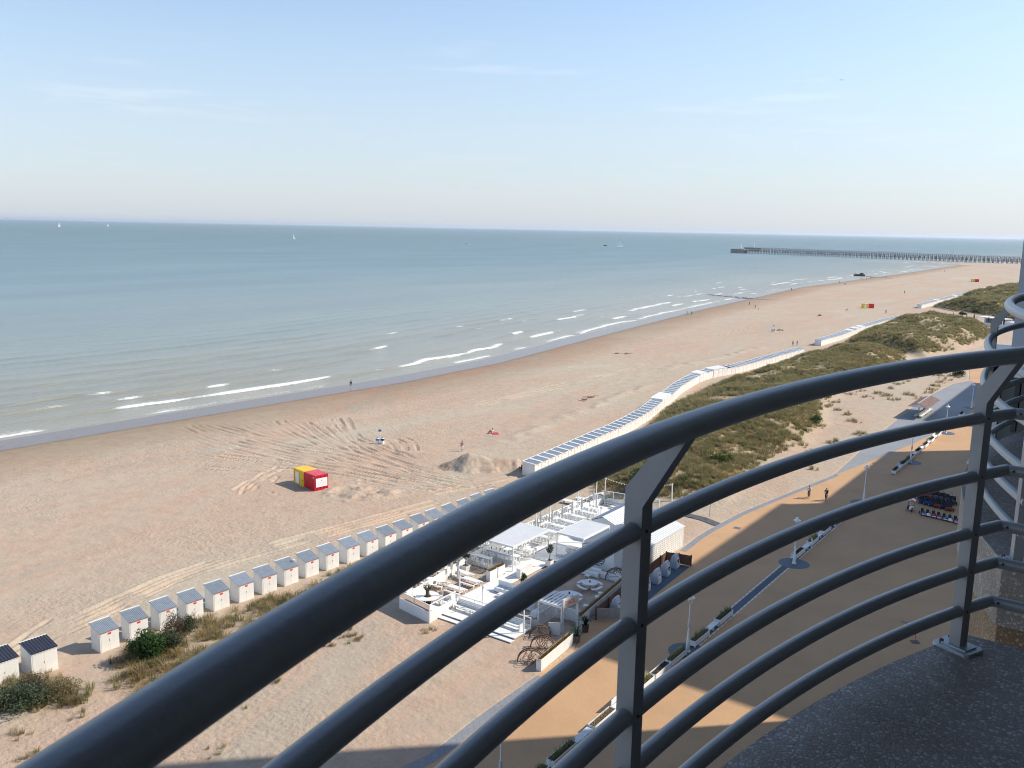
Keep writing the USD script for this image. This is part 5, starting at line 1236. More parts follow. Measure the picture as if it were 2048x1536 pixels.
# white walls topped with straw
def straw_wall(label, p, q, h, th, seed):
    p, q = np.array(p, float), np.array(q, float); d = (q - p) / np.hypot(*(q - p)); Ln = np.hypot(*(q - p)); s = np.array([-d[1], d[0]])
    t = thing('straw_topped_wall', label, 'wall', (p[0], p[1], 0), math.atan2(-d[0], d[1]))
    MB().box(-th / 2, -th / 2 + .07, 0, Ln, 0, h).box(th / 2 - .07, th / 2, 0, Ln, 0, h).box(-th / 2 + .07, th / 2 - .07, 0, .07, 0, h).box(-th / 2 + .07, th / 2 - .07, Ln - .07, Ln, 0, h).build('boards', 'bar_white', t)
    MB().box(-th / 2 + .07, th / 2 - .07, .07, Ln - .07, 0, h - .1).build('soil', 'soil', t)
    b = MB()
    for k in range(int(Ln / .16)): blades(b, (0, .1 + k * .16, h - .12), 34, th * .42, .34, .35, .013, seed=seed + k)
    b.build('straw', 'straw', t, kind='stuff')
straw_wall('white wall with a straw top, sunlit, ending at the yucca pot', (-40.05, 60.75), (-40.62, 66.9), 1.05, .5, 400)
straw_wall('long white wall with a straw top, beside the brown screen', (-42.0, 70.6), (-43.5, 83.6), 1.05, .5, 700)

# name sign
t = thing('name_sign', 'white name board with coral capital letters on two posts over the entrance', 'sign')
for (x, y), h in (((-42.50, 68.47), 3.35), ((-42.06, 70.45), 3.35)): MB().box(x - .06, x + .06, y - .06, y + .06, 0, h).build('post', 'trim_white', t)
p, q = np.array([-42.50, 68.54]), np.array([-42.06, 70.38]); d = (q - p) / np.hypot(*(q - p)); nn = np.array([d[1], -d[0]])
c = (p + q) / 2
brd = MB().bar((*p, 2.87), (*q, 2.87), .05, .92).build('board', 'bar_white', t)
tm = meshkit.text_mesh('CHAGALL', .36, .012); w0 = tm.bounds[1, 0] - tm.bounds[0, 0]
sc_ = 1.62 / w0; tm.apply_scale([sc_, 1.25, 1]); tm.apply_translation([-tm.bounds[:, 0].mean(), -tm.bounds[:, 1].mean(), 0])
MB().mesh(tm).moved(axes((d[0], d[1], 0), (0, 0, 1), (nn[0], nn[1], 0), (c[0] + nn[0] * .026, c[1] + nn[1] * .026, 2.87))).build('lettering', 'coral', brd, kind='stuff')
MB().lathe([(0, 0), (.05, 0), (.05, .06), (0, .06)], 8).moved(rotz(0, (c[0], c[1] + .2, 3.34))).build('spotlight', 'black', t)

# white boarded entrance walls
for (p, q), lab in ((((-43.3, 67.2), (-42.35, 67.75)), 'white board panel right behind the hoop sculpture at the entrance'), (((-42.35, 71.3), (-44.6, 70.9)), 'white board panel behind the name sign')):
    t = thing('board_panel', lab, 'fence panel')
    MB().bar((*p, .62), (*q, .62), .05, 1.2).build('boards', 'bar_white', t); MB().bar((*p, 1.24), (*q, 1.24), .08, .05).build('cap', 'trim_white', t)

# wooden screens round the waste containers
def wood_screen(pts, label, mat, h=1.28, n=7):
    t = thing('timber_screen', label, 'fence')
    for (p, q) in zip(pts[:-1], pts[1:]):
        p, q = np.array(p), np.array(q)
        for k in range(n):
            z = .06 + (h - .08) * (k + .5) / n
            MB().bar((*p, z), (*q, z), .035, (h - .08) / n - .012).build('plank', mat, t)
    for p in pts: MB().box(p[0] - .06, p[0] + .06, p[1] - .06, p[1] + .06, 0, h + .06).build('post', 'wood_dark', t)
wood_screen([(-41.45, 73.0), (-41.65, 75.7), (-42.03, 79.1), (-42.3, 82.5), (-42.6, 86.0), (-42.85, 89.8), (-42.92, 91.5), (-41.5, 91.9), (-40.09, 92.15)], 'brown plank screen along and behind the waste containers', 'wood_brown')
wood_screen([(-41.42, 72.9), (-39.25, 74.5)], 'grey plank screen closing the near end of the waste containers', 'wood_grey', 1.25, 6)

# waste containers
def waste(label, x, y, rz, glassbin):
    t = thing('waste_container', label, 'waste container', (x, y, .004), rz, None)
    prof = [(-.55, 0), (.42, 0), (.42, .55), (.30, 1.15), (.10, 1.62), (-.04, 1.66), (-.22, 1.45), (-.42, .9), (-.52, .4)]
    cs_ = m3.CrossSection([np.array(prof)]).offset(-.03, m3.JoinType.Round).offset(.03, m3.JoinType.Round)
    mm = m3.Manifold.extrude(cs_, .92).to_mesh()
    MB().add(mm.vert_properties[:, :3], mm.tri_verts).moved(axes((1, 0, 0), (0, 0, 1), (0, -1, 0), (0, .46, 0))).build('body', 'bin_grey', t, smooth=30)
    MB().bar((.425, 0, .1), (.425, 0, .55), .62, .02, (1, 0, 0)).build('lower_panel', 'lamp_white', t)
    fp = MB().bar((.43, 0, .57), (.312, 0, 1.14), .66, .02, (1, 0, 0)).build('front_panel', 'lamp_white', t)
    if glassbin:
        for k in (-.14, .14): MB().lathe([(0, 0), (.10, 0), (.10, .03), (0, .03)], 12).moved(axes((0, 1, 0), (-.2, 0, .98), (.98, 0, .2), (.385, k, .95))).build('opening', 'black', fp)
        MB().bar((.44, 0, .62), (.405, 0, .82), .3, .02, (1, 0, 0)).build('label_plate', 'black', fp)
    else:
        MB().bar((.385, 0, .92), (.362, 0, 1.03), .34, .02, (1, 0, 0)).build('opening', 'black', fp)
for i, (x, y, gl) in enumerate(((-40.75, 75.75, False), (-40.9, 82.45, False), (-41.0, 85.2, False), (-41.2, 87.85, True), (-41.4, 90.65, True))):
    waste(f'pale peaked waste container with {"two round holes" if gl else "one slot"}, ' + ('nearest, alone by the grey screen', 'second in the row', 'in the middle of the row', 'last but one in the row', 'last, by the brown screen')[i], x, y, 0.05, gl)

# rusty hoop sculptures
def hoops(label, x, y, rz, r, seed, z=0.0):
    g = np.random.default_rng(seed)
    t = thing('hoop_sculpture', label, 'sculpture', (x, y, z), rz)
    a = np.linspace(-.35, PI + .2, 22)
    for k in range(2):
        pts = [(.16 * (k - .5) * 2, r * math.cos(q), r * .95 * math.sin(q) + .12) for q in a]
        MB().tube(pts, .055, 7).build('hoop', 'rusty_iron', t, smooth=True)
    for k in range(9):
        c = g.normal(0, .25 * r, 3) * [.5, 1, .6] + [g.uniform(-.1, .5), 0, r * .45]; rr = r * g.uniform(.28, .62)
        n1 = g.normal(0, 1, 3); n1 /= np.linalg.norm(n1); u1 = np.cross(n1, [0, 0, 1.]); u1 /= np.linalg.norm(u1); v1 = np.cross(n1, u1)
        q = np.linspace(0, 2 * PI, 18)[:-1]; pts = c + rr * (np.cos(q)[:, None] * u1 + np.sin(q)[:, None] * v1); pts[:, 2] = np.maximum(pts[:, 2], .03)
        MB().tube(pts, .022, 5, closed=True).build('ring', 'rusty_iron', t, smooth=True)
hoops('rusty hoop sculpture nearest the straw topped wall end, casting a lacy shadow', -41.55, 61.7, -1.0, 1.15, 1); hoops('middle rusty hoop sculpture beside the straw topped wall', -42.2, 64.6, -1.1, 1.1, 2)
hoops('brown rusty hoop sculpture beside the stair rail at the entrance', -43.7, 66.4, -.8, 1.0, 3); hoops('dark hoop sculpture on the low wall by the emblem shed', -45.0, 83.3, -.9, 1.2, 4)

# flat tables on the sand outside
for (x, y), w_ in (((-63.8, 103.5), 'nearer'), ((-62.9, 105.6), 'farther')):
    t = thing('low_sand_table', f'low white table on the sand outside the seaward screen, {w_} of two', 'table', (x, y, gz(x, y)), .1)
    for k in range(4): MB().box(-1.0, 1.0, -.45 + k * .23, -.45 + k * .23 + .215, .40, .45).build('top_plank', 'bar_white', t)
    for s in (-1, 1): MB().box(s * .8 - .05, s * .8 + .05, -.4, .4, 0, .4).build('leg', 'bar_white', t)
# string of bulbs from the corner post to a pole in the sand
lp = np.array([-52.62, 113.0, gz(-52.62, 113.0)])
t = thing('light_pole', 'white pole with a lamp in the sand at the landward end of the light string', 'pole', lp)
MB().box(-.07, .07, -.07, .07, -.1, 2.6).build('shaft', 'trim_white', t); MB().box(-.3, -.07, -.07, .07, 2.25, 2.5).build('lamp_box', 'bin_grey', t)
t = thing('string_lights', 'sagging string of white bulbs from the far corner post to the pole', 'string lights')
P0, P1 = np.array([-59.6, 106.15, 3.95]), lp + [0, 0, 2.55]; u = np.linspace(0, 1, 26); cur = P0 + (P1 - P0) * u[:, None]; cur[:, 2] -= 1.5 * 4 * u * (1 - u) * .55
MB().tube(cur, .012, 5).build('cable', 'board_white', t)
b = MB()
for c in cur[1:-1]: b.lathe([(0, -.16), (.05, -.12), (.05, -.05), (.02, -.01), (0, 0)], 8, c)
b.build('bulbs', 'bulb', t, kind='stuff')
# rubber mat path over the sand
def strip_on_sand(name, pts, w_, mat, label, dz=.05):
    p = np.array(pts, float); seg = np.hypot(*np.diff(p, axis=0).T); c = np.concatenate([[0], np.cumsum(seg)]); n = int(c[-1] / .5) + 2; uu = np.linspace(0, c[-1], n)
    q = np.stack([np.interp(uu, c, p[:, 0]), np.interp(uu, c, p[:, 1])], 1); tg = np.gradient(q, axis=0); tg /= np.linalg.norm(tg, axis=1, keepdims=True); nr = np.stack([-tg[:, 1], tg[:, 0]], 1)
    V = np.concatenate([np.column_stack([q + nr * o, [max(gz(*(qq + nn_ * o)), gz(*qq)) + dz for qq, nn_ in zip(q, nr)]]) for o in (-w_ / 2, w_ / 2)])
    i = np.arange(n - 1)
    o = MB().add(V, np.stack([i, i + 1, n + i + 1, n + i], 1)[:, ::-1]).build(name, mat); return tag(o, label, None, None, 'structure')
strip_on_sand('mat_path', [(-52.5, 109.2), (-49, 109.3), (-46, 109.0), (-42.2, 107.6)], 1.5, 'rubber_mat', 'dark mat path across the sand from the promenade')
# ================= things on the promenade =================
def lamp_post(label, x, y, h=5.6, first=[None]):
    if first[0] is not None:
        return dup(first[0], (x, y, 0), rng.uniform(-.3, .3), label)
    t = thing('street_lamp', label, 'street lamp', (x, y, 0), 0, 'white street lamps along the planter line')
    MB().lathe([(0, .0), (.26, .0), (.26, .10), (.19, .16), (.165, .9), (.11, 1.7), (.075, 2.1), (.06, 3.2), (.05, h - .95), (0, h - .95)], 14).build('pole', 'lamp_white', t, smooth=40)
    MB().lathe([(.075, 2.35), (.12, 2.38), (.12, 2.9), (.075, 2.93)], 12).build('control_box', 'bin_grey', t)
    for k in (-1, 1):
        a = np.linspace(0, 1, 8); MB().tube([(k * .21 * math.sin(PI * min(1, q * .75)), 0, h - .98 + .62 * q) for q in a], .018, 6).build('arm', 'lamp_white', t)
    hd = MB().lathe([(0, h - .46), (.16, h - .44), (.42, h - .36), (.42, h - .33), (.22, h - .20), (.15, h - .05), (.15, h + .02), (.06, h + .05), (0, h + .05)], 20).build('shade', 'lamp_white', t, smooth=40)
    MB().lathe([(0, h - .60), (.13, h - .56), (.15, h - .46), (0, h - .455)], 14).build('lens', 'board_white', hd, smooth=40)
    first[0] = t
    return t
LAMPS = [((1000, 1600), 'nearest, its head just inside the lower frame edge'), ((1375, 1303), 'second, between the two near planter groups'), ((1588, 1127), 'third, with a control box, at the end of the drain strip'),
         ((1727, 1006), 'fourth, on the dark strip right of the cyclists'), ((1821, 925), 'fifth, on a dark round slab before the far planters'), ((1890.5, 866), 'sixth, amid the sunlit planters'), ((1943, 816), 'farthest, beyond the benches shelter')]
LP = []
for (px, py), w_ in LAMPS:
    p = at(px, py); LP.append(p)
    lamp_post(f'white street lamp, {w_}', p[0], p[1])
    if py < 1500: sheet('lamp_slab', Point(p[0], p[1]).buffer(1.75, 12), .012, 'slate_slab', f'round dark slab under a street lamp, {w_.split(",")[0]}')
# lamp heads that stand nearer the sand
LM = [((1727, 1000), 0)]

# planters and benches in the line
def make_planter(label, ln, seed, kind):
    t = thing('planter_box', label, 'planter', (0, 0, 0), 0, 'white planters in line along the promenade')
    w_, h = .62, .62
    for sx in (-1, 1): MB().box(sx * w_ / 2 - .025, sx * w_ / 2 + .025, 0, ln, .10, h).build('side_board', 'planter_white', t)
    for y in (0.0, ln): MB().box(-w_ / 2 + .026, w_ / 2 - .026, y - .025 if y else 0.0, y + .025 if not y else ln, .10, h).build('end_board', 'planter_white', t)
    for sx in (-1, 1):
        for y in (.06, ln - .06): MB().box(sx * .26 - .05, sx * .26 + .05, y - .05, y + .05, 0, .12).build('foot', 'planter_white', t)
    MB().box(-w_ / 2 + .026, w_ / 2 - .026, .03, ln - .03, .12, h - .10).build('soil', 'soil', t)
    b = MB()
    for k in range(int(ln / .28)):
        y = .2 + k * .28
        if kind == 'short': blades(b, (0, y, h - .1), 26, .24, .22, .5, .014, .4, seed + k)
        elif kind == 'tall': blades(b, (0, y, h - .1), 34 if (k + seed) % 3 else 60, .22, .42 + .35 * ((k + seed) % 4 == 0), .45, .013, .4, seed + k)
        elif kind == 'bare': blades(b, (0, y, h - .1), 9, .22, .16, .7, .02, .4, seed + k)
        else: leaves(b, (0, y, h + .05), .34, 55, .06, seed + k, (1, 1, .8), .3)
    b.build('plants', {'short': 'marram_dry', 'tall': 'marram_green', 'bare': 'leaf_dark', 'bush': 'leaf_green'}[kind], t, kind='stuff')
    return t
def make_line_bench(label, ln, back):
    t = thing('promenade_bench', label, 'bench', (0, 0, 0), 0, 'white benches between the planters')
    for k in range(5): MB().box(-.29 + k * .118, -.29 + k * .118 + .098, 0, ln, .43, .47).build('seat_slat', 'planter_white', t)
    for y in (.08, ln / 2, ln - .08): MB().box(-.25, .25, y - .035, y + .035, 0, .43).build('leg', 'planter_white', t)
    if back:
        for k in range(3): MB().box(-.33, -.30, 0, ln, .52 + k * .16, .66 + k * .16).build('back_slat', 'planter_white', t)
        for y in (.03, ln - .03): MB().box(-.30, -.27, y - .03, y + .03, .4, .98).build('back_post', 'planter_white', t)
    return t
SEQ = [  # s start, length, what, plants
    (46.0, 2.8, 'p', 'tall'), (49.4, 3.1, 'p', 'tall'), (52.55, 2.5, 'b', 0), (55.1, 3.3, 'p', 'short'), (58.7, 2.9, 'b', 1), (61.9, 3.2, 'p', 'tall'), (65.3, 2.9, 'p', 'bare'), (68.4, 3.1, 'p', 'tall'),
    (73.3, 3.2, 'p', 'tall'), (76.55, 2.5, 'b', 0), (79.1, 3.2, 'p', 'tall'), (101.9, 3.1, 'p', 'bare'), (105.05, 2.3, 'b', 0), (107.4, 2.9, 'p', 'tall'), (110.35, 2.2, 'b', 0), (112.6, 2.9, 'p', 'tall'),
    (117.2, 3.0, 'p', 'tall'), (120.3, 2.0, 'b', 0), (122.4, 2.0, 'b', 1),
    (150.2, 2.9, 'p', 'bush'), (153.2, 2.3, 'b', 1), (155.6, 2.9, 'p', 'bush'), (158.6, 2.9, 'p', 'tall'), (161.6, 2.9, 'p', 'bare'), (164.6, 2.3, 'b', 0), (167.0, 2.9, 'p', 'bush'), (170.0, 2.2, 'b', 0), (172.9, 2.9, 'p', 'bush'), (176.0, 2.2, 'b', 0), (178.3, 2.9, 'p', 'bush'),
    (181.6, 2.2, 'b', 1), (184.5, 2.9, 'p', 'bush'), (187.6, 2.4, 'b', 0), (190.1, 2.9, 'p', 'bush'), (193.2, 2.4, 'b', 0), (195.7, 2.9, 'p', 'bush'), (198.8, 2.4, 'b', 0), (203.5, 2.9, 'p', 'bush'), (206.6, 2.4, 'b', 0), (209.2, 2.9, 'p', 'bush')]
cnt = {'p': 0, 'b': 0}; PROTO = {}
desc = dict(tall='with tufts of tall grass', short='with short dry grass', bare='nearly bare', bush='with a low dark bush')
for s0, ln, kind, extra in SEQ:
    cnt[kind] += 1
    n = cnt[kind]
    zone = 'near group' if s0 < 90 else 'middle group' if s0 < 130 else 'far group'
    lab = (f'white planter {desc[extra]}, {ordinal(n)} in line from the lower frame edge' if kind == 'p' else f'white {"backed" if extra else "backless"} bench between planters, {ordinal(n)} from the lower frame edge')
    key = (kind, extra, s0 > 140)
    off = rng.normal(0, .03)
    if key not in PROTO or (kind == 'p' and s0 < 130):
        o = make_planter(lab, ln, int(s0 * 7), extra) if kind == 'p' else make_line_bench(lab, ln, extra)
        place(o, (-31.35 + off, s0, .02), rng.normal(0, .008)); PROTO[key] = o
    else:
        dup(PROTO[key], (-31.35 + off, s0, .02), rng.normal(0, .008), lab, sc=1.0)
p = at(1630, 1088)
t = thing('bollard', 'short white post standing at a planter end in the middle group', 'post', (-30.95, 107.2, 0)); MB().box(-.06, .06, -.06, .06, 0, 1.15).build('shaft', 'planter_white', t); MB().box(-.07, .07, -.07, .07, 1.15, 1.19).build('cap', 'trim_white', t)

# bus-stop like shelter over benches
t = thing('bench_shelter', 'open shelter with brown tiled gable roof over a cream double bench', 'shelter')
x0, x1, xm, y0, y1, he, hr = -40.3, -36.3, -38.3, 200.6, 213.4, 2.45, 3.25
for sx, xe in ((-1, x0), (1, x1)):
    n = 12
    for k in range(n):
        u0, u1 = k / n, (k + 1) / n
        a = (xm + (xe - xm) * u0, hr + (he - hr) * u0 + .03); c = (xm + (xe - xm) * u1, hr + (he - hr) * u1 + .05)
        for j in range(4):
            ya, yb = y0 + (y1 - y0) * j / 4 + .01, y0 + (y1 - y0) * (j + 1) / 4 - .01
            MB().add([(a[0], ya, a[1]), (c[0], ya, c[1]), (c[0], yb, c[1]), (a[0], yb, a[1]), (a[0], ya, a[1] - .05), (c[0], ya, c[1] - .05), (c[0], yb, c[1] - .05), (a[0], yb, a[1] - .05)], [[0, 3, 2, 1] if sx > 0 else [0, 1, 2, 3], [4, 5, 6, 7], [0, 1, 5, 4], [1, 2, 6, 5], [2, 3, 7, 6], [3, 0, 4, 7]]).build('tile_course', 'roof_tile', t)
MB().box(xm - .12, xm + .12, y0 - .05, y1 + .05, hr + .03, hr + .12).build('ridge', 'concrete', t)
for y in (y0 + .15, y1 - .15):
    MB().add([(x0 + .2, y, he), (x1 - .2, y, he), (xm, y, hr - .03), (x0 + .2, y + .06, he), (x1 - .2, y + .06, he), (xm, y + .06, hr - .03)], [[0, 1, 2], [3, 5, 4], [0, 3, 4], [0, 4, 1], [1, 4, 5], [1, 5, 2], [2, 5, 3], [2, 3, 0]]).build('gable', 'deck_white', t)
for y in (202.0, 207.0, 212.0): MB().box(xm - .1, xm + .1, y - .1, y + .1, 0, hr - .1).build('post', 'concrete', t)
for y in (201.6, 207.1):
    for sx in (-1, 1):
        MB().bar((xm + sx * .55, y, .45), (xm + sx * .55, y + 5.3, .45), .55, .07).build('seat', 'deck_white', t)
        MB().bar((xm + sx * .18, y, .78), (xm + sx * .18, y + 5.3, .78), .06, .6).build('backrest', 'deck_white', t)
    for k in range(2): MB().box(xm - .75, xm + .75, y + .3 + 4.4 * k, y + .45 + 4.4 * k, 0, .42).build('support', 'concrete', t)

# traffic sign
p = gr(1419, 1034)
t = thing('traffic_sign', 'round red rimmed traffic sign with small blue plate on a grey pole in the sand', 'traffic sign', p)
MB().tube([(0, 0, -.2), (0, 0, 2.75)], .04, 8).build('pole', 'galvanised_dull', t)
fn = np.array([.64, -.76, 0]); sd_ = np.array([.76, .64, 0])
def disc_to(b, r, th, z, off): return b.lathe([(0, 0), (r, 0), (r, th), (0, th)], 24).moved(axes(sd_, (0, 0, 1), fn, fn * off + [0, 0, z]))
dsk = disc_to(MB(), .36, .02, 2.5, .045).build('disc', 'sign_red', t); disc_to(MB(), .27, .006, 2.5, .066).build('face', 'board_white', dsk)
MB().bar(fn * .075 + sd_ * -.07 + [0, 0, 2.48], fn * .075 + sd_ * .07 + [0, 0, 2.48], .01, .12).bar(fn * .075 + [0, 0, 2.55], fn * .075 + [0, 0, 2.64], .05, .01).build('symbol', 'dark_ink', dsk)
MB().bar(fn * .05 - sd_ * .24 + [0, 0, 2.0], fn * .05 + sd_ * .24 + [0, 0, 2.0], .02, .18).build('lower_plate', 'blue_plate', t)
p = at(1830, 1284)
t = thing('notice_stand', 'red notice on a red pole with a dark foot plate, right of the drain strip', 'sign stand', p, .6)
MB().box(-.35, .35, -.30, .30, 0, .06).build('foot_plate', 'black', t); MB().tube([(0, 0, .06), (0, 0, 1.5)], .03, 8).build('pole', 'sign_red', t); MB().box(-.24, .24, -.02, .02, 1.45, 1.85).build('board', 'sign_red', t)
for (px, py, w_, l_), lab in (((1474, 1056, .9, .9), 'square iron cover in the paving left of the third lamp'), ((1840, 1090, .5, .3), 'small drain grate in the shaded paving under the karts'), ((1809, 1245, .6, .4), 'iron grate in the paving behind the red notice'), ((1877, 868, .5, .8), 'iron grate in the sunlit paving right of the planters')):
    p = at(px, py); sheet('manhole', Polygon([(p[0] - w_ / 2, p[1] - l_ / 2), (p[0] + w_ / 2, p[1] - l_ / 2), (p[0] + w_ / 2, p[1] + l_ / 2), (p[0] - w_ / 2, p[1] + l_ / 2)]), .008, 'iron_cover', lab, None, 'manhole cover')

# bicycles and riders
def bicycle(label, p, rz, frame='black'):
    t = thing('bicycle', label, 'bicycle', p, rz)
    for y in (-.53, .53):
        a = np.linspace(0, 2 * PI, 26)[:-1]; w = MB().tube(np.column_stack([0 * a, y + .33 * np.cos(a), .34 + .33 * np.sin(a)]), .022, 6, closed=True).build('wheel', 'rubber', t)
        b = MB()
        for k in range(10): q = k * PI / 5; b.bar((0, y, .34), (0, y + .32 * math.cos(q), .34 + .32 * math.sin(q)), .006, .006)
        b.build('spokes', 'bin_grey', w, kind='stuff')
    b = MB()
    for u, v in (((0, -.53, .34), (0, -.08, .30)), ((0, -.53, .34), (0, -.20, .82)), ((0, -.08, .30), (0, -.22, .92)), ((0, -.08, .30), (0, .38, .82)), ((0, -.20, .80), (0, .36, .90)), ((0, .53, .34), (0, .34, 1.05))): b.tube([u, v], .02, 7)
    b.build('frame', frame, t)
    MB().tube([(-.28, .50, 1.10), (-.24, .60, 1.10), (0, .36, 1.06), (.24, .60, 1.10), (.28, .50, 1.10)], .016, 6).build('handlebar', 'bin_grey', t)
    m = m3.Manifold.batch_hull([m3.Manifold.sphere(.05, 8).translate(v) for v in ([-.06, -.32, .95], [.06, -.32, .95], [0, -.10, .96])]).to_mesh(); MB().add(m.vert_properties[:, :3], m.tri_verts).build('saddle', 'black', t)
    MB().lathe([(0, -.02), (.09, -.02), (.09, .02), (0, .02)], 12).moved(axes((0, 1, 0), (0, 0, 1), (1, 0, 0), (.04, -.08, .30))).build('crank', 'bin_grey', t)
    return t
for (px, py), (tp, lg), lb, lp_ in (((1617.5, 996), ('cloth_white', 'cloth_black'), 'person in a pale top riding the left bicycle in the sun', 'left bicycle, in the sunlight near the sand edge'),
                                   ((1652, 1001), ('cloth_black', 'cloth_black'), 'person in black riding the right bicycle at the shadow edge', 'right bicycle, at the edge of the building shadow')):
    p = at(px, py); rz = PI + .12
    bicycle(lp_, (p[0], p[1], 0), rz)
    b2 = np.array([p[0] + math.sin(rz) * .22 * 1.0, p[1] - math.cos(rz) * .22, .02])
    make_person('person', lb, 'cycle', tp, lg, False, None, b2, rz, 1.06)

# pedal karts
def kart(label, x, y, rz, col, group, big=False):
    t = thing('pedal_kart' if not big else 'family_pedal_car', label, 'pedal kart', (x, y, 0), rz, group)
    k = 1.0 if not big else 1.7
    Lk, Wk = 1.35 * k, .62 * k
    for sx in (-1, 1):
        for yy in (-.42 * Lk, .30 * Lk):
            c = (sx * Wk * .5, yy, .19 * (1.25 if big else 1))
            r = c[2]
            wv = MB().lathe([(0, -.05), (r * .9, -.05), (r, -.03), (r, .03), (r * .9, .05), (0, .05)], 14).moved(axes((0, 1, 0), (0, 0, 1), (1, 0, 0), c)).build('wheel', 'rubber', t)
            MB().lathe([(0, -.06), (r * .45, -.06), (r * .45, .06), (0, .06)], 10).moved(axes((0, 1, 0), (0, 0, 1), (1, 0, 0), c)).build('rim', 'bin_grey', wv)
    MB().bar((0, -.45 * Lk, .2), (0, .4 * Lk, .2), Wk * .5, .07).build('chassis', 'kart_black', t)
    if not big:
        m = m3.Manifold.batch_hull([m3.Manifold.sphere(r_, 10).translate(v) for v, r_ in (([-.24, .34, .30], .09), ([.24, .34, .30], .09), ([-.20, .62, .24], .08), ([.20, .62, .24], .08), ([0, .40, .46], .10))]).to_mesh()
        MB().add(m.vert_properties[:, :3], m.tri_verts).build('nose', col, t, smooth=40)
        MB().box(-.26, .26, .70, .73, .22, .34).build('bumper_strip', 'board_white', t)
        MB().box(-.2, .2, -.30, .12, .26, .34).build('seat', 'black', t); MB().bar((0, -.32, .34), (0, -.42, .80), .36, .07, (0, 1, 0)).build('backrest', 'black', t)
        MB().tube([(0, .35, .45), (0, .12, .66)], .018, 6).build('steering_column', 'kart_black', t)
        a = np.linspace(0, 2 * PI, 14)[:-1]; MB().tube(np.column_stack([.14 * np.cos(a), .12 + .05 * np.sin(a), .66 + .13 * np.sin(a)]), .016, 5, closed=True).build('steering_wheel', 'rubber', t)
        MB().tube([(.22, -.5, .3), (.22, -.5, 1.35)], .009, 5).build('flag_pole', 'bin_grey', t)
    else:
        for yy in (-.30, .38): MB().box(-.45, .45, yy - .22, yy + .2, .42, .52).build('seat', 'black', t); MB().bar((0, yy - .26, .52), (0, yy - .34, .95), .9, .07, (0, 1, 0)).build('backrest', 'black', t)
        MB().box(-.5, .5, .86, 1.0, .28, .62).build('front_panel', col, t)
        for sx in (-1, 1):
            MB().bar((sx * .52, -.9, .36), (sx * .52, .95, .36), .08, .14).build('side_rail', col, t)
            MB().tube([(sx * .5, .85, .5), (sx * .48, .55, 1.35), (sx * .48, -.6, 1.40), (sx * .5, -.85, .5)], .022, 6).build('hoop_bar', 'kart_black', t)
        MB().tube([(0, .8, .6), (0, .55, .92)], .02, 6).build('steering_column', 'kart_black', t)
        a = np.linspace(0, 2 * PI, 14)[:-1]; MB().tube(np.column_stack([.18 * np.cos(a), .55 + .07 * np.sin(a), .92 + .17 * np.sin(a)]), .018, 5, closed=True).build('steering_wheel', 'rubber', t)
    return t
FRONT = [((1845, 1029), 'kart_blue', 'wide bright blue'), ((1855.5, 1031.5), 'kart_white', 'silver white'), ((1866.5, 1034), 'kart_red', 'red'), ((1877, 1036.5), 'kart_pink', 'magenta'), ((1888.5, 1039.5), 'kart_steel', 'steel blue'), ((1899.5, 1042), 'kart_white', 'white'), ((1911, 1045), 'kart_pink', 'pink red'), ((1921.5, 1047.5), 'kart_black', 'black')]
for (px, py), c, nm in FRONT:
    p = at(px, py); kart(f'{nm} pedal kart facing the camera in the front row of karts', p[0], p[1], PI + .35 + rng.normal(0, .06), c, 'small pedal karts in the front row')
p = at(1822, 1021)
t = thing('ride_scooter', 'white three wheeled ride with red canopy at the left end of the karts', 'pedal ride', (p[0], p[1], 0), PI + .3)
for sx, yy in ((0, .75), (-.42, -.5), (.42, -.5)):
    MB().lathe([(0, -.05), (.24, -.05), (.26, 0), (.24, .05), (0, .05)], 14).moved(axes((0, 1, 0), (0, 0, 1), (1, 0, 0), (sx, yy, .26))).build('wheel', 'rubber', t)
m = m3.Manifold.batch_hull([m3.Manifold.sphere(.09, 10).translate(v) for v in ([-.28, .55, .35], [.28, .55, .35], [-.2, .72, .8], [.2, .72, .8], [0, .85, .5])]).to_mesh(); MB().add(m.vert_properties[:, :3], m.tri_verts).build('shield', 'kart_white', t, smooth=40)
MB().box(-.09, .09, .93, .96, .42, .72).build('badge', 'kart_orange', t); MB().box(-.4, .4, -.7, .35, .32, .42).build('floor', 'kart_black', t); MB().box(-.36, .36, -.55, -.15, .42, .62).build('seat', 'black', t)
for sx in (-1, 1): MB().tube([(sx * .38, .5, .5), (sx * .42, .35, 1.5)], .02, 6).tube([(sx * .38, -.65, .4), (sx * .42, -.6, 1.5)], .02, 6).build('canopy_post', 'kart_black', t)
MB().add([(-.5, -.8, 1.48), (.5, -.8, 1.48), (.5, .6, 1.5), (-.5, .6, 1.5), (0, -.75, 1.66), (0, .55, 1.68)], [[0, 1, 4], [1, 2, 5], [1, 5, 4], [2, 3, 5], [3, 0, 4], [3, 4, 5], [0, 2, 1], [0, 3, 2]]).build('canopy', 'kart_red', t)
BACK = [((1842, 1004), 'kart_navy'), ((1853, 1007), 'kart_blue'), ((1864, 1010), 'kart_navy'), ((1875, 1013), 'kart_orange'), ((1886, 1015), 'kart_navy'), ((1897, 1019), 'kart_orange'), ((1850, 992), 'kart_red'), ((1861, 995), 'kart_red'), ((1872, 997), 'kart_navy'), ((1883, 1000), 'kart_black'), ((1894, 1003), 'kart_navy'), ((1904, 1007), 'kart_black')]
BN = ('dark blue, left end of the near line', 'blue, second in the near line', 'dark blue, third in the near line', 'orange, fourth in the near line', 'dark blue, fifth in the near line', 'orange, right end of the near line', 'red, left end of the back line', 'red, second in the back line', 'dark blue, third in the back line', 'black, fourth in the back line', 'dark blue, fifth in the back line', 'black, right end of the back line')
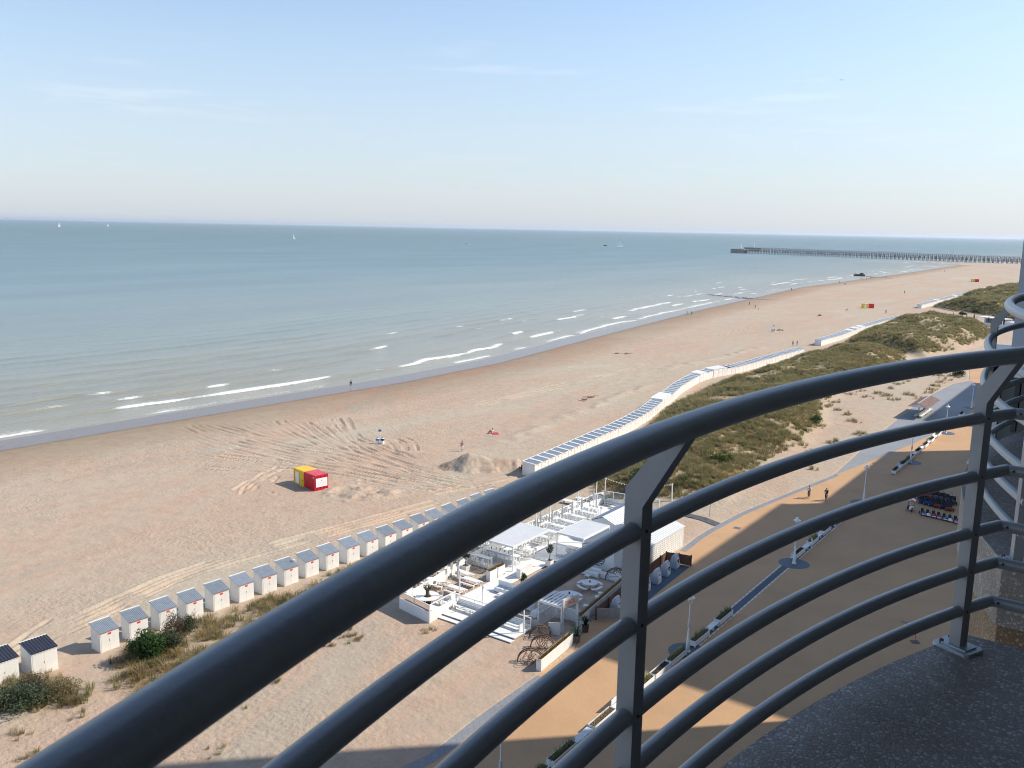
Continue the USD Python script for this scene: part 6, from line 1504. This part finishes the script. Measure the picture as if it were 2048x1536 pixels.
for ((px, py), c), nm in zip(BACK, BN):
    p = at(px, py); kart(f'two seat pedal car behind the small karts, {nm}', p[0], p[1], PI + .3 + rng.normal(0, .12), c, 'pedal cars packed behind the front karts', True)
p = at(1869, 990)
make_person('person', 'person with pale hair in dark clothes standing behind the pedal cars', 'stand', 'cloth_black', 'cloth_black', False, None, (p[0], p[1], 0), PI - .5, 1.05, 'cloth_tan')
# cable between lamp posts seen beyond the second rail
a, c = LP[4] + [0, 0, 4.4], LP[5] + [0, 0, 1.0]
# ================= marram grass, bushes =================
def tuft(seed, n, h, r, spread):
    b = MB(); blades(b, (0, 0, -.05), n, r, h, spread, .016, .55, seed); return b
protos = UsdGeom.Scope.Define(stage, '/World/Looks/grass_forms')
LOWN = .30
def sample(poly, dens, seed, mask=None):
    g = np.random.default_rng(seed); lo, hi = poly.min(0), poly.max(0); n = int((hi - lo).prod() * dens)
    P = lo + (hi - lo) * g.random((n, 2)); q = inside_dist(P, poly); keep = q > -.3
    P, q = P[keep], q[keep]
    nz = meshkit.fbm(np.column_stack([P / [5.5, 7.5], 0 * P[:, 0]]), 3, seed + 1)
    prob = np.clip((nz - LOWN) * 4.2, .04, 1) * np.clip((q + .6) / 2.5, .25, 1)
    if mask is not None: prob = prob * mask(P, q, nz)
    k = g.random(len(P)) < prob
    return P[k]
def instancer(name, pts, kinds, scales, mats, label, seed):
    g = np.random.default_rng(seed)
    pi = UsdGeom.PointInstancer.Define(stage, numbered('/World/' + name))
    rel = pi.CreatePrototypesRel(); k = 0
    for si, (mt, n, h, r, sp) in enumerate(mats):
        pr = tuft(seed * 10 + si, n, h, r, sp).build('tuft', mt, pi)
        rel.AddTarget(pr.GetPath())
    z, _, _ = ground_z(pts[:, 0], pts[:, 1])
    pos = np.column_stack([pts, z])
    pi.CreatePositionsAttr(Vt.Vec3fArray.FromNumpy(pos.astype(np.float32)))
    pi.CreateProtoIndicesAttr(Vt.IntArray.FromNumpy(kinds.astype(np.int32)))
    a = g.uniform(0, 2 * PI, len(pts)) / 2
    pi.CreateOrientationsAttr(Vt.QuathArray([Gf.Quath(float(math.cos(x)), 0, 0, float(math.sin(x))) for x in a]))
    sc = np.column_stack([scales] * 3) * np.column_stack([np.ones(len(pts)), np.ones(len(pts)), g.uniform(.8, 1.2, len(pts))])
    pi.CreateScalesAttr(Vt.Vec3fArray.FromNumpy(sc.astype(np.float32)))
    return tag(pi, label, None, None, 'stuff')
TM = [('marram', 46, .95, .30, .55), ('marram_green', 46, .90, .32, .6), ('marram_dry', 40, .85, .30, .7), ('marram', 60, .75, .45, .8)]
def kinds_for(P, seed, w_):
    g = np.random.default_rng(seed); nz = meshkit.fbm(np.column_stack([P / [16, 22], 0 * P[:, 0]]), 3, seed + 5)
    u = g.random(len(P)) * .6 + np.clip((nz - .25) * 2, 0, 1) * .4
    return np.searchsorted(np.cumsum(w_)[:-1], u)
for i, (dens, w_, sc0, lab) in enumerate(((3.6, (.40, .26, .18, .16), 1.0, 'marram grass covering the large dune behind the railing'), (2.4, (.42, .34, .10, .14), 1.15, 'marram grass on the second dune'), (1.1, (.34, .46, .06, .14), 1.6, 'marram grass on the farthest dune at the right'))):
    poly = DUNES[i][0]; LOWN = (.24, .30, .22)[i]
    P = sample(poly, dens, 100 + i)
    g = np.random.default_rng(5 + i)
    instancer('marram_grass', P, kinds_for(P, 200 + i, w_), sc0 * g.uniform(.65, 1.25, len(P)), TM, lab, 31 + i)
LOWN = .22
for i, (dens, lab) in enumerate(((4.0, 'scrubby grass before the black roofed huts at the lower left'), (3.6, 'rough grass along the fronts of the near huts'), (2.6, 'thin grass between the huts and the side screen of the bar'), (2.6, 'grass at the far end of the bar'))):
    P = sample(SCRUB[i], dens, 300 + i)
    g = np.random.default_rng(15 + i)
    instancer('scrub_grass', P, kinds_for(P, 400 + i, (.38, .16, .30, .16)), g.uniform(.55, 1.15, len(P)), TM, lab, 41 + i)
# single tussocks on the open sand between dune and promenade
TUS = [(1640, 800), (1655, 812), (1668, 805), (1672, 820), (1625, 828), (1600, 868), (1585, 885), (1560, 905), (1605, 893), (1620, 905), (1640, 855), (1710, 843), (1700, 790), (1720, 783), (1735, 795), (1760, 788), (1780, 778), (1795, 768), (1810, 762), (1830, 755), (1845, 748), (1862, 742), (1880, 752), (1890, 745), (1905, 742), (1915, 755), (1925, 748), (1862, 780), (1854, 786), (1842, 797), (1880, 765), (1895, 760), (1905, 752), (1870, 772), (1790, 800), (1776, 792), (1815, 790), (1690, 830), (1722, 868), (1668, 885), (1550, 940), (1530, 950), (1625, 935), (1560, 660), (1390, 968), (1412, 972), (1455, 985), (1375, 985), (1330, 995), (1220, 1000)]
P, S_ = [], []
g = np.random.default_rng(77)
for px, py in TUS:
    c = at(px, py)[:2]
    for _ in range(g.integers(4, 11)): P.append(c + g.normal(0, .7, 2) * [1, 1.6]); S_.append(g.uniform(.5, 1.1))
for px, py in ((430, 1503), (545, 1362), (482, 1405), (158, 1432), (60, 1512), (45, 1470), (650, 1290), (690, 1275), (720, 1280), (560, 1335), (700, 1262), (860, 1262)):
    c = at(px, py)[:2]
    for _ in range(g.integers(3, 8)): P.append(c + g.normal(0, .45, 2)); S_.append(g.uniform(.35, .7))
P, S_ = np.array(P), np.array(S_)
instancer('grass_tussocks', P, g.integers(0, 4, len(P)), S_, TM, 'scattered grass tussocks on the open sand beside the promenade', 55)

def bush(name, label, px, py, parts, stem=True, cat='bush', z0=0.0):
    """parts: (dx, dy, z, radius, squash, leaf count, leaf size, material, seed, part name)."""
    p = gr(px, py)
    t = thing(name, label, cat, p)
    b = MB()
    for k in range(9):
        a = k * .7; b.tube([(0, 0, -.1), (.5 * math.cos(a), .5 * math.sin(a), .5), (1.0 * math.cos(a + .2), 1.0 * math.sin(a + .2), 1.0)], np.array([.05, .03, .012]), 5)
    b.build('stems', 'bark', t)
    for dx, dy, z, r, sq, n, ls, mt, sd_, pn in parts:
        b = MB(); leaves(b, (dx, dy, z), r, n, ls, sd_, (1, 1, sq), .15, 16)
        b.build(pn, mt, t)
    return t
bush('dune_bush', 'dense dark green bush in front of the third grey roofed hut', 295, 1318, [(0, 0, 1.25, 1.95, .85, 3600, .12, 'leaf_green', 1, 'crown'), (.2, 2.0, 1.0, 1.5, .8, 1900, .10, 'leaf_silver', 2, 'crown')])
bush('twiggy_bush', 'bare greyish twiggy bush right of the dense green bush', 345, 1272, [(0, 0, 1.1, 1.5, .85, 2200, .07, 'twig', 3, 'crown'), (.6, 1.5, .8, 1.3, .8, 1500, .08, 'leaf_silver', 4, 'crown')])
bush('sea_buckthorn', 'broad silvery scrub bush in the lower left corner', 55, 1412, [(0, 0, .9, 2.2, .6, 3400, .10, 'leaf_silver', 5, 'crown'), (1.0, 2.2, .8, 1.8, .55, 2200, .08, 'marram', 6, 'crown'), (-1.2, -1.6, .8, 1.9, .6, 2200, .10, 'leaf_silver', 7, 'crown'), (-1.5, 1.2, 1.0, 1.6, .6, 1600, .07, 'twig', 16, 'crown')])
bush('bright_bush', 'bright green bush on the dune just left of the railing post', 1283, 968, [(0, 0, 1.2, 2.3, .7, 2200, .15, 'leaf_green', 8, 'crown'), (1.5, 1.8, 1.0, 1.6, .7, 1000, .13, 'leaf_green', 9, 'crown')])
bush('yellow_bush', 'yellowish green bush on the near slope of the large dune', 1450, 925, [(0, 0, .9, 2.0, .6, 1500, .13, 'leaf_bright', 10, 'crown'), (-1.2, -1.5, .8, 1.4, .6, 700, .12, 'leaf_bright', 11, 'crown')])
bush('green_shrub', 'mid green shrub on the dune flank below the top rail', 1630, 845, [(0, 0, .8, 1.9, .55, 1100, .13, 'leaf_green', 12, 'crown')])
bush('green_shrub', 'dark low shrub beside the promenade end under the top rail', 1917, 752, [(0, 0, .7, 2.6, .5, 900, .2, 'leaf_dark', 13, 'crown')])
bush('small_shrub', 'small yellow green shrub left of the traffic sign', 1368, 962, [(0, 0, .5, .9, .7, 420, .09, 'leaf_bright', 14, 'crown')])
# yellow flowers under the near bushes
b = MB(); g = np.random.default_rng(9)
for px, py, n in ((330, 1312, 60), (285, 1340, 40), (250, 1345, 25), (75, 1408, 22), (170, 1392, 16), (352, 1298, 30)):
    c = gr(px, py)
    for _ in range(n):
        q = c + np.array([g.normal(0, .7), g.normal(0, .9), g.uniform(.25, .5)]); leaves(b, q, .05, 3, .045, int(g.integers(1e6)))
tag(b.build('yellow_flowers', 'flower_yellow'), 'yellow flowers in the scrub round the near bushes', None, None, 'stuff')
# ================= groynes, jetties, boats, far restaurant, gull =================
def groyne(px0, px1, w_, label):
    a, c = at(*px0, -1.0), at(*px1, -.6)
    g = np.random.default_rng(int(a[1])); t = thing('groyne', label, 'groyne', (0, 0, 0)); n = 60; b = MB(); d = (c - a) / np.linalg.norm(c - a)
    for k in range(n * 3):
        u = g.random(); q = a + (c - a) * u + [g.normal(0, w_ * .3), g.normal(0, w_ * .3), -.25 + .28 * (1 - u)]
        m = trimesh.creation.icosphere(1, g.uniform(.6, 1.2)); m.vertices *= g.uniform(.6, 1.2, (1, 3)) * [1, 1.4, .5]; m.apply_translation(q); b.mesh(m)
    b.build('rocks', 'timber_jetty', t, kind='stuff'); MB().bar(a + [0, 0, -.3], c + [0, 0, -.25], w_ * .7, .7).build('core', 'timber_jetty', t)
groyne((1418, 590), (1550, 600.5), 2.6, 'low dark groyne running from the sand into the surf'); groyne((1735, 553.5), (1785, 556.5), 3.2, 'farther low groyne at the shore beyond the dark craft')
def jetty(label, a, c, end_len, deck_z, seed, tower, n_pile):
    a, c = np.array(a, float), np.array(c, float); d = (c - a) / np.hypot(*(c - a)); s = np.array([-d[1], d[0]]); Ln = np.hypot(*(c - a))
    t = thing('jetty', label, 'jetty', (a[0], a[1], 0), math.atan2(-d[0], d[1]))
    MB().box(-3, 3, 0, Ln, deck_z - .6, deck_z).build('deck', 'jetty_deck', t)
    MB().box(-3.3, 3.3, end_len, Ln, deck_z - 3.6, deck_z - 3.1).build('lower_beam', 'timber_jetty', t)
    MB().box(-7, 7, -2, end_len, -3, deck_z - .85).build('head', 'timber_jetty', t); MB().box(-7.5, 7.5, -2.5, end_len + .5, deck_z - .84, deck_z + .3).build('head_deck', 'jetty_deck', t)
    b = MB()
    for k in range(n_pile):
        y = end_len + 2 + (Ln - end_len - 2) * k / n_pile
        for sx in (-1, 1): b.box(sx * 2.6 - .3, sx * 2.6 + .3, y - .55, y + .55, -3.5, deck_z - .6)
    b.build('piles', 'timber_jetty', t, kind='stuff')
    b = MB(); 
    for sx in (-1, 1):
        b.box(sx * 2.9 - .07, sx * 2.9 + .07, 0, Ln, deck_z + .95, deck_z + 1.1)
        for k in range(n_pile): y = Ln * k / n_pile; b.box(sx * 2.9 - .08, sx * 2.9 + .08, y - .08, y + .08, deck_z, deck_z + 1.0)
    b.build('railing', 'timber_jetty', t, kind='stuff')
    for k in range(1, 9):
        y = Ln * k / 9; MB().tube([(2.7, y, deck_z), (2.7, y, deck_z + (9 if k == 7 else 5))], .12, 5).build('lamp_pole', 'timber_jetty', t)
    tw = thing('beacon_tower', tower, 'beacon', (a[0] + d[0] * end_len * .55, a[1] + d[1] * end_len * .55, deck_z + .3))
    MB().lathe([(0, 0), (1.5, 0), (1.2, 2.0), (0, 2.0)], 12).build('base', 'bin_grey', tw); MB().lathe([(0, 2.0), (1.05, 2.0), (.85, 8.2), (0, 8.2)], 14).build('shaft', 'board_white', tw)
    MB().lathe([(0, 8.2), (1.5, 8.2), (1.5, 8.5), (0, 8.5)], 14).build('gallery', 'board_white', tw); MB().lathe([(0, 8.5), (.7, 8.5), (.7, 9.9), (.9, 9.9), (0, 10.8)], 12).build('lantern', 'bin_grey', tw)
j0, j1 = at(1467, 505.5, SEA_Z), at(2062, 528.5, -.8)
k0, k1 = at(1494, 502.0, SEA_Z), at(2064, 525.0, -.8)
jetty('nearer long timber jetty reaching out from the far beach', j0[:2], j1[:2], 30, 6.6, 1, 'slim white beacon on the outer end of the nearer jetty', 74)
jetty('farther long timber jetty just behind the nearer one', k0[:2], k1[:2], 34, 7.0, 2, 'slim white beacon on the outer end of the farther jetty', 78)

def hull(b, L_, W_, H_, sheer=.3):
    n = 14; sec = []
    for k in range(n):
        u = k / (n - 1); w = W_ / 2 * math.sin(PI * min(1, .22 + u * .78 if u < 1 else 1)) ** .6 if u < .98 else .02
        w = W_ / 2 * (1 - max(0, (u - .45) / .55) ** 2.2) * (.8 + .2 * min(1, u / .3)); y = -L_ / 2 + L_ * u; z = H_ * (1 + sheer * (u - .3) ** 2)
        sec.append([(-w, y, z), (-w * .9, y, H_ * .35), (-w * .25, y, -.3), (w * .25, y, -.3), (w * .9, y, H_ * .35), (w, y, z)])
    V = [v for s_ in sec for v in s_]; F_ = [[k * 6 + j, k * 6 + (j + 1) % 6, (k + 1) * 6 + (j + 1) % 6, (k + 1) * 6 + j] for k in range(n - 1) for j in range(6)]
    F_ += [[0, 5, 4, 1], [1, 4, 3, 2]]
    return b.add(V, F_)
def sailboat(label, px, py, mast, jib=True, heading=0.0, main=True, L_=11.0):
    p = at(px, py, SEA_Z)
    t = thing('sailing_boat', label, 'sailing boat', (p[0], p[1], SEA_Z), heading)
    hull(MB(), L_, L_ * .3, 1.2).build('hull', 'hull_white', t); MB().box(-L_ * .1, L_ * .1, -L_ * .15, L_ * .15, 1.1, 1.75).build('cabin', 'hull_white', t)
    MB().tube([(0, L_ * .05, 1), (0, L_ * .05, mast)], .1, 6).build('mast', 'bin_grey', t); MB().tube([(0, L_ * .05, 2.3), (.3, -L_ * .42, 2.3)], .08, 6).build('boom', 'bin_grey', t)
    def sail(name, tri, bulge):
        a, c, e = map(np.array, tri); n = 7; V, F_ = [], []
        for i in range(n):
            for j in range(n):
                u, v = i / (n - 1), j / (n - 1); q = a + (c - a) * u + (e - a) * v * (1 - u) ; q = q + [bulge * math.sin(PI * u) ** .7 * math.sin(PI * v) * (1 - u * .5), 0, 0]; V.append(q)
        for i in range(n - 1):
            for j in range(n - 1): F_.append([i * n + j, (i + 1) * n + j, (i + 1) * n + j + 1, i * n + j + 1])
        V = np.array(V); b = MB().add(V, F_); b.add(V + [.03, 0, 0], [f[::-1] for f in F_]); b.build(name, 'sail', t, smooth=True)
    if main: sail('mainsail', [(0, L_ * .04, 2.4), (0, L_ * .05, mast - .3), (.3, -L_ * .42, 2.4)], .5)
    if jib: sail('jib', [(0, L_ * .47, 1.3), (0, L_ * .07, mast * .92), (.2, L_ * .02, 1.8)], .45)
    return t
sailboat('large white sailing boat with full sails, left of the jetties', 1240, 495.5, 23.0, True, 2.2, True, 17)
sailboat('sailing boat with one furled narrow sail, left part of the sea', 587.5, 479, 17.0, False, 2.5, True, 11)
sailboat('tiny sailing boat near the horizon at the far left', 119, 454, 26.0, True, 2.7, True, 16); sailboat('faint sail on the horizon right of the tiny far left boat', 216, 453, 22.0, True, 2.7, True, 14)
p = at(935.5, 490, SEA_Z); t = thing('motor_boat', 'small white motor cruiser in the middle of the sea', 'motor boat', (p[0], p[1], SEA_Z), 2.2)
hull(MB(), 13, 4.2, 1.7).build('hull', 'hull_white', t); MB().box(-1.6, 1.6, -4.0, 2.4, 1.6, 3.4).build('cabin', 'hull_white', t); MB().box(-1.62, 1.62, -3.5, 2.45, 2.4, 3.0).build('window', 'black', t); MB().box(-1.3, 1.3, -2.8, .8, 3.4, 4.3).build('flybridge', 'hull_white', t)
p = at(1210.5, 492, SEA_Z); t = thing('dark_boat', 'low dark boat just left of the large sailing boat', 'boat', (p[0], p[1], SEA_Z), 2.2)
hull(MB(), 12, 3.2, 1.2).build('hull', 'hull_dark', t); MB().box(-1.0, 1.0, -1.5, 1.5, 1.1, 2.8).build('wheelhouse', 'hull_dark', t); MB().tube([(0, -.5, 2.8), (0, -.5, 4.2)], .08, 5).build('mast', 'hull_dark', t)
p = at(1718.5, 552, SEA_Z); t = thing('beached_craft', 'dark craft lying in the far surf with a raised end', 'boat', (p[0], p[1], SEA_Z), 2.0)
hull(MB(), 10.5, 3.4, 1.5).build('hull', 'hull_dark', t); MB().box(-1.2, 1.2, -3.6, -.6, 1.3, 3.0).build('wheelhouse', 'hull_dark', t); MB().tube([(0, 2, 1.4), (0, 4.5, 2.9)], .22, 6).build('boom', 'hull_dark', t); MB().box(-1.4, 1.4, -.5, 2.2, 1.4, 1.9).build('deck_gear', 'cloth_grey', t)

# far beach restaurant
c = gr(1975, 650)
ux = (gr(2034, 657) - gr(1926, 643))[:2]; Lr = np.hypot(*ux); ang = math.atan2(ux[1], ux[0])
t = thing('beach_restaurant', 'white terrace building with flat white roof between the far dunes', 'restaurant', (c[0], c[1], c[2] + .2), ang)
MB().box(-22, 26, -4.2, -4.0, -1, 1.2).build('terrace_wall', 'bar_white', t)
MB().box(-5, 9, -1.5, 4.0, 3.0, 3.3).build('roof', 'roof_white', t)
for x in (-4.8, 0, 4.5, 8.8):
    for y in (-1.3, 3.8): MB().box(x - .1, x + .1, y - .1, y + .1, 0, 3.0).build('post', 'trim_white', t)
MB().box(-5, 9, 3.4, 3.9, 0, 2.4).build('back_wall', 'facade_dark', t); MB().box(12, 26, -3.6, 3, 0, 2.6).build('side_building', 'bar_white', t); MB().box(-24, 26, -4.0, 5, -1, 0.05).build('terrace', 'deck_white', t)
R_ = rotz(ang, (c[0], c[1], c[2] + .2))
W2 = lambda x, y, z=0.0: (R_ @ np.array([x, y, z, 1.0]))[:3]
for i, (x, w_) in enumerate(((-17, 'left end'), (-9.5, 'second from the left'), (-5.6, 'left of the roof'), (2.5, 'under the roof edge, left'), (6.5, 'under the roof edge, right'), (10.6, 'right of the roof'))):
    q = W2(x, -2.4); parasol(q[0], q[1], q[2], 2.8, f'closed dark parasol on the far restaurant terrace, {w_}', 'canvas_dark', 1.35)
for i, (x, y, w_) in enumerate(((-13.5, -1.0, 'left and lower'), (-9.0, 1.5, 'right and taller'))):
    q = W2(x, y); t = thing('umbrella_pine', f'dark flat topped tree beside the far restaurant, {w_} of two', 'tree', q)
    h = 3.2 + i * 1.3; MB().tube([(0, 0, 0), (.2, .1, h * .5), (0, 0, h)], np.array([.2, .16, .12]), 7).build('trunk', 'bark', t)
    b = MB(); leaves(b, (0, 0, h + .4), 2.2, 900, .2, 90 + i, (1, 1, .42), .2, 14); b.build('crown', 'leaf_dark', t)
for i, x in enumerate((-3, -.5, 2, 4.6, 7, -12, -15)):
    q = W2(x, -2.2 + .6 * (i % 2)); t = thing('terrace_table', f'small table on the far restaurant terrace, {ordinal(i + 1)} in placing', 'table', q)
    MB().box(-.7, .7, -.4, .4, .70, .75).build('tabletop', 'wood_brown', t)
    for s in (-1, 1): MB().box(s * .55 - .05, s * .55 + .05, -.3, .3, 0, .7).build('leg', 'wood_dark', t)
p = gr(1859, 633); t = thing('red_notice_post', 'thin post with a red and white board in the sand before the far restaurant', 'sign', p); MB().box(-.1, .1, -.1, .1, -.2, 3.2).build('shaft', 'sign_red', t); MB().box(-.45, .45, -.06, .06, 2.5, 3.3).build('board', 'board_white', t)

# a gull high over the sea
d = RGT * (1683 - 1024) / FPX - UPV * (160 - 768) / FPX + FWD; d /= np.linalg.norm(d); p = CAM + d * 260
t = thing('gull', 'tiny gull in the sky at the upper right', 'bird', p, 1.0)
m = m3.Manifold.batch_hull([m3.Manifold.sphere(r_, 8).translate(v) for v, r_ in (([0, .22, 0], .04), ([0, 0, 0], .075), ([0, -.25, .01], .025))]).to_mesh(); MB().add(m.vert_properties[:, :3], m.tri_verts).build('body', 'cloth_grey', t)
for s in (-1, 1): MB().add([(0, .08, .03), (s * .32, .12, .16), (s * .75, -.02, .02), (s * .34, -.06, .14), (0, -.10, .03), (0, .08, .02), (s * .32, .12, .15), (s * .75, -.02, .01), (s * .34, -.06, .13), (0, -.10, .02)], [[0, 1, 3], [0, 3, 4], [1, 2, 3], [5, 8, 6], [5, 9, 8], [6, 8, 7]]).build('wing', 'cloth_grey', t)
# ---- haze: one even box of sea air round everything ----
M['haze'] = usdkit.material(stage, L + 'haze', {'v': ('principled_volume', {'color': (0.80, 0.86, 0.93), 'density': HAZE, 'anisotropy': 0.35})}, [], volume='v.volume')
hz = MB().box(-75000, 75000, -75000, 75000, -8.0, 95.0).build('haze', 'haze')
tag(hz, 'thin sea haze paling the far water and jetties', None, None, 'stuff')
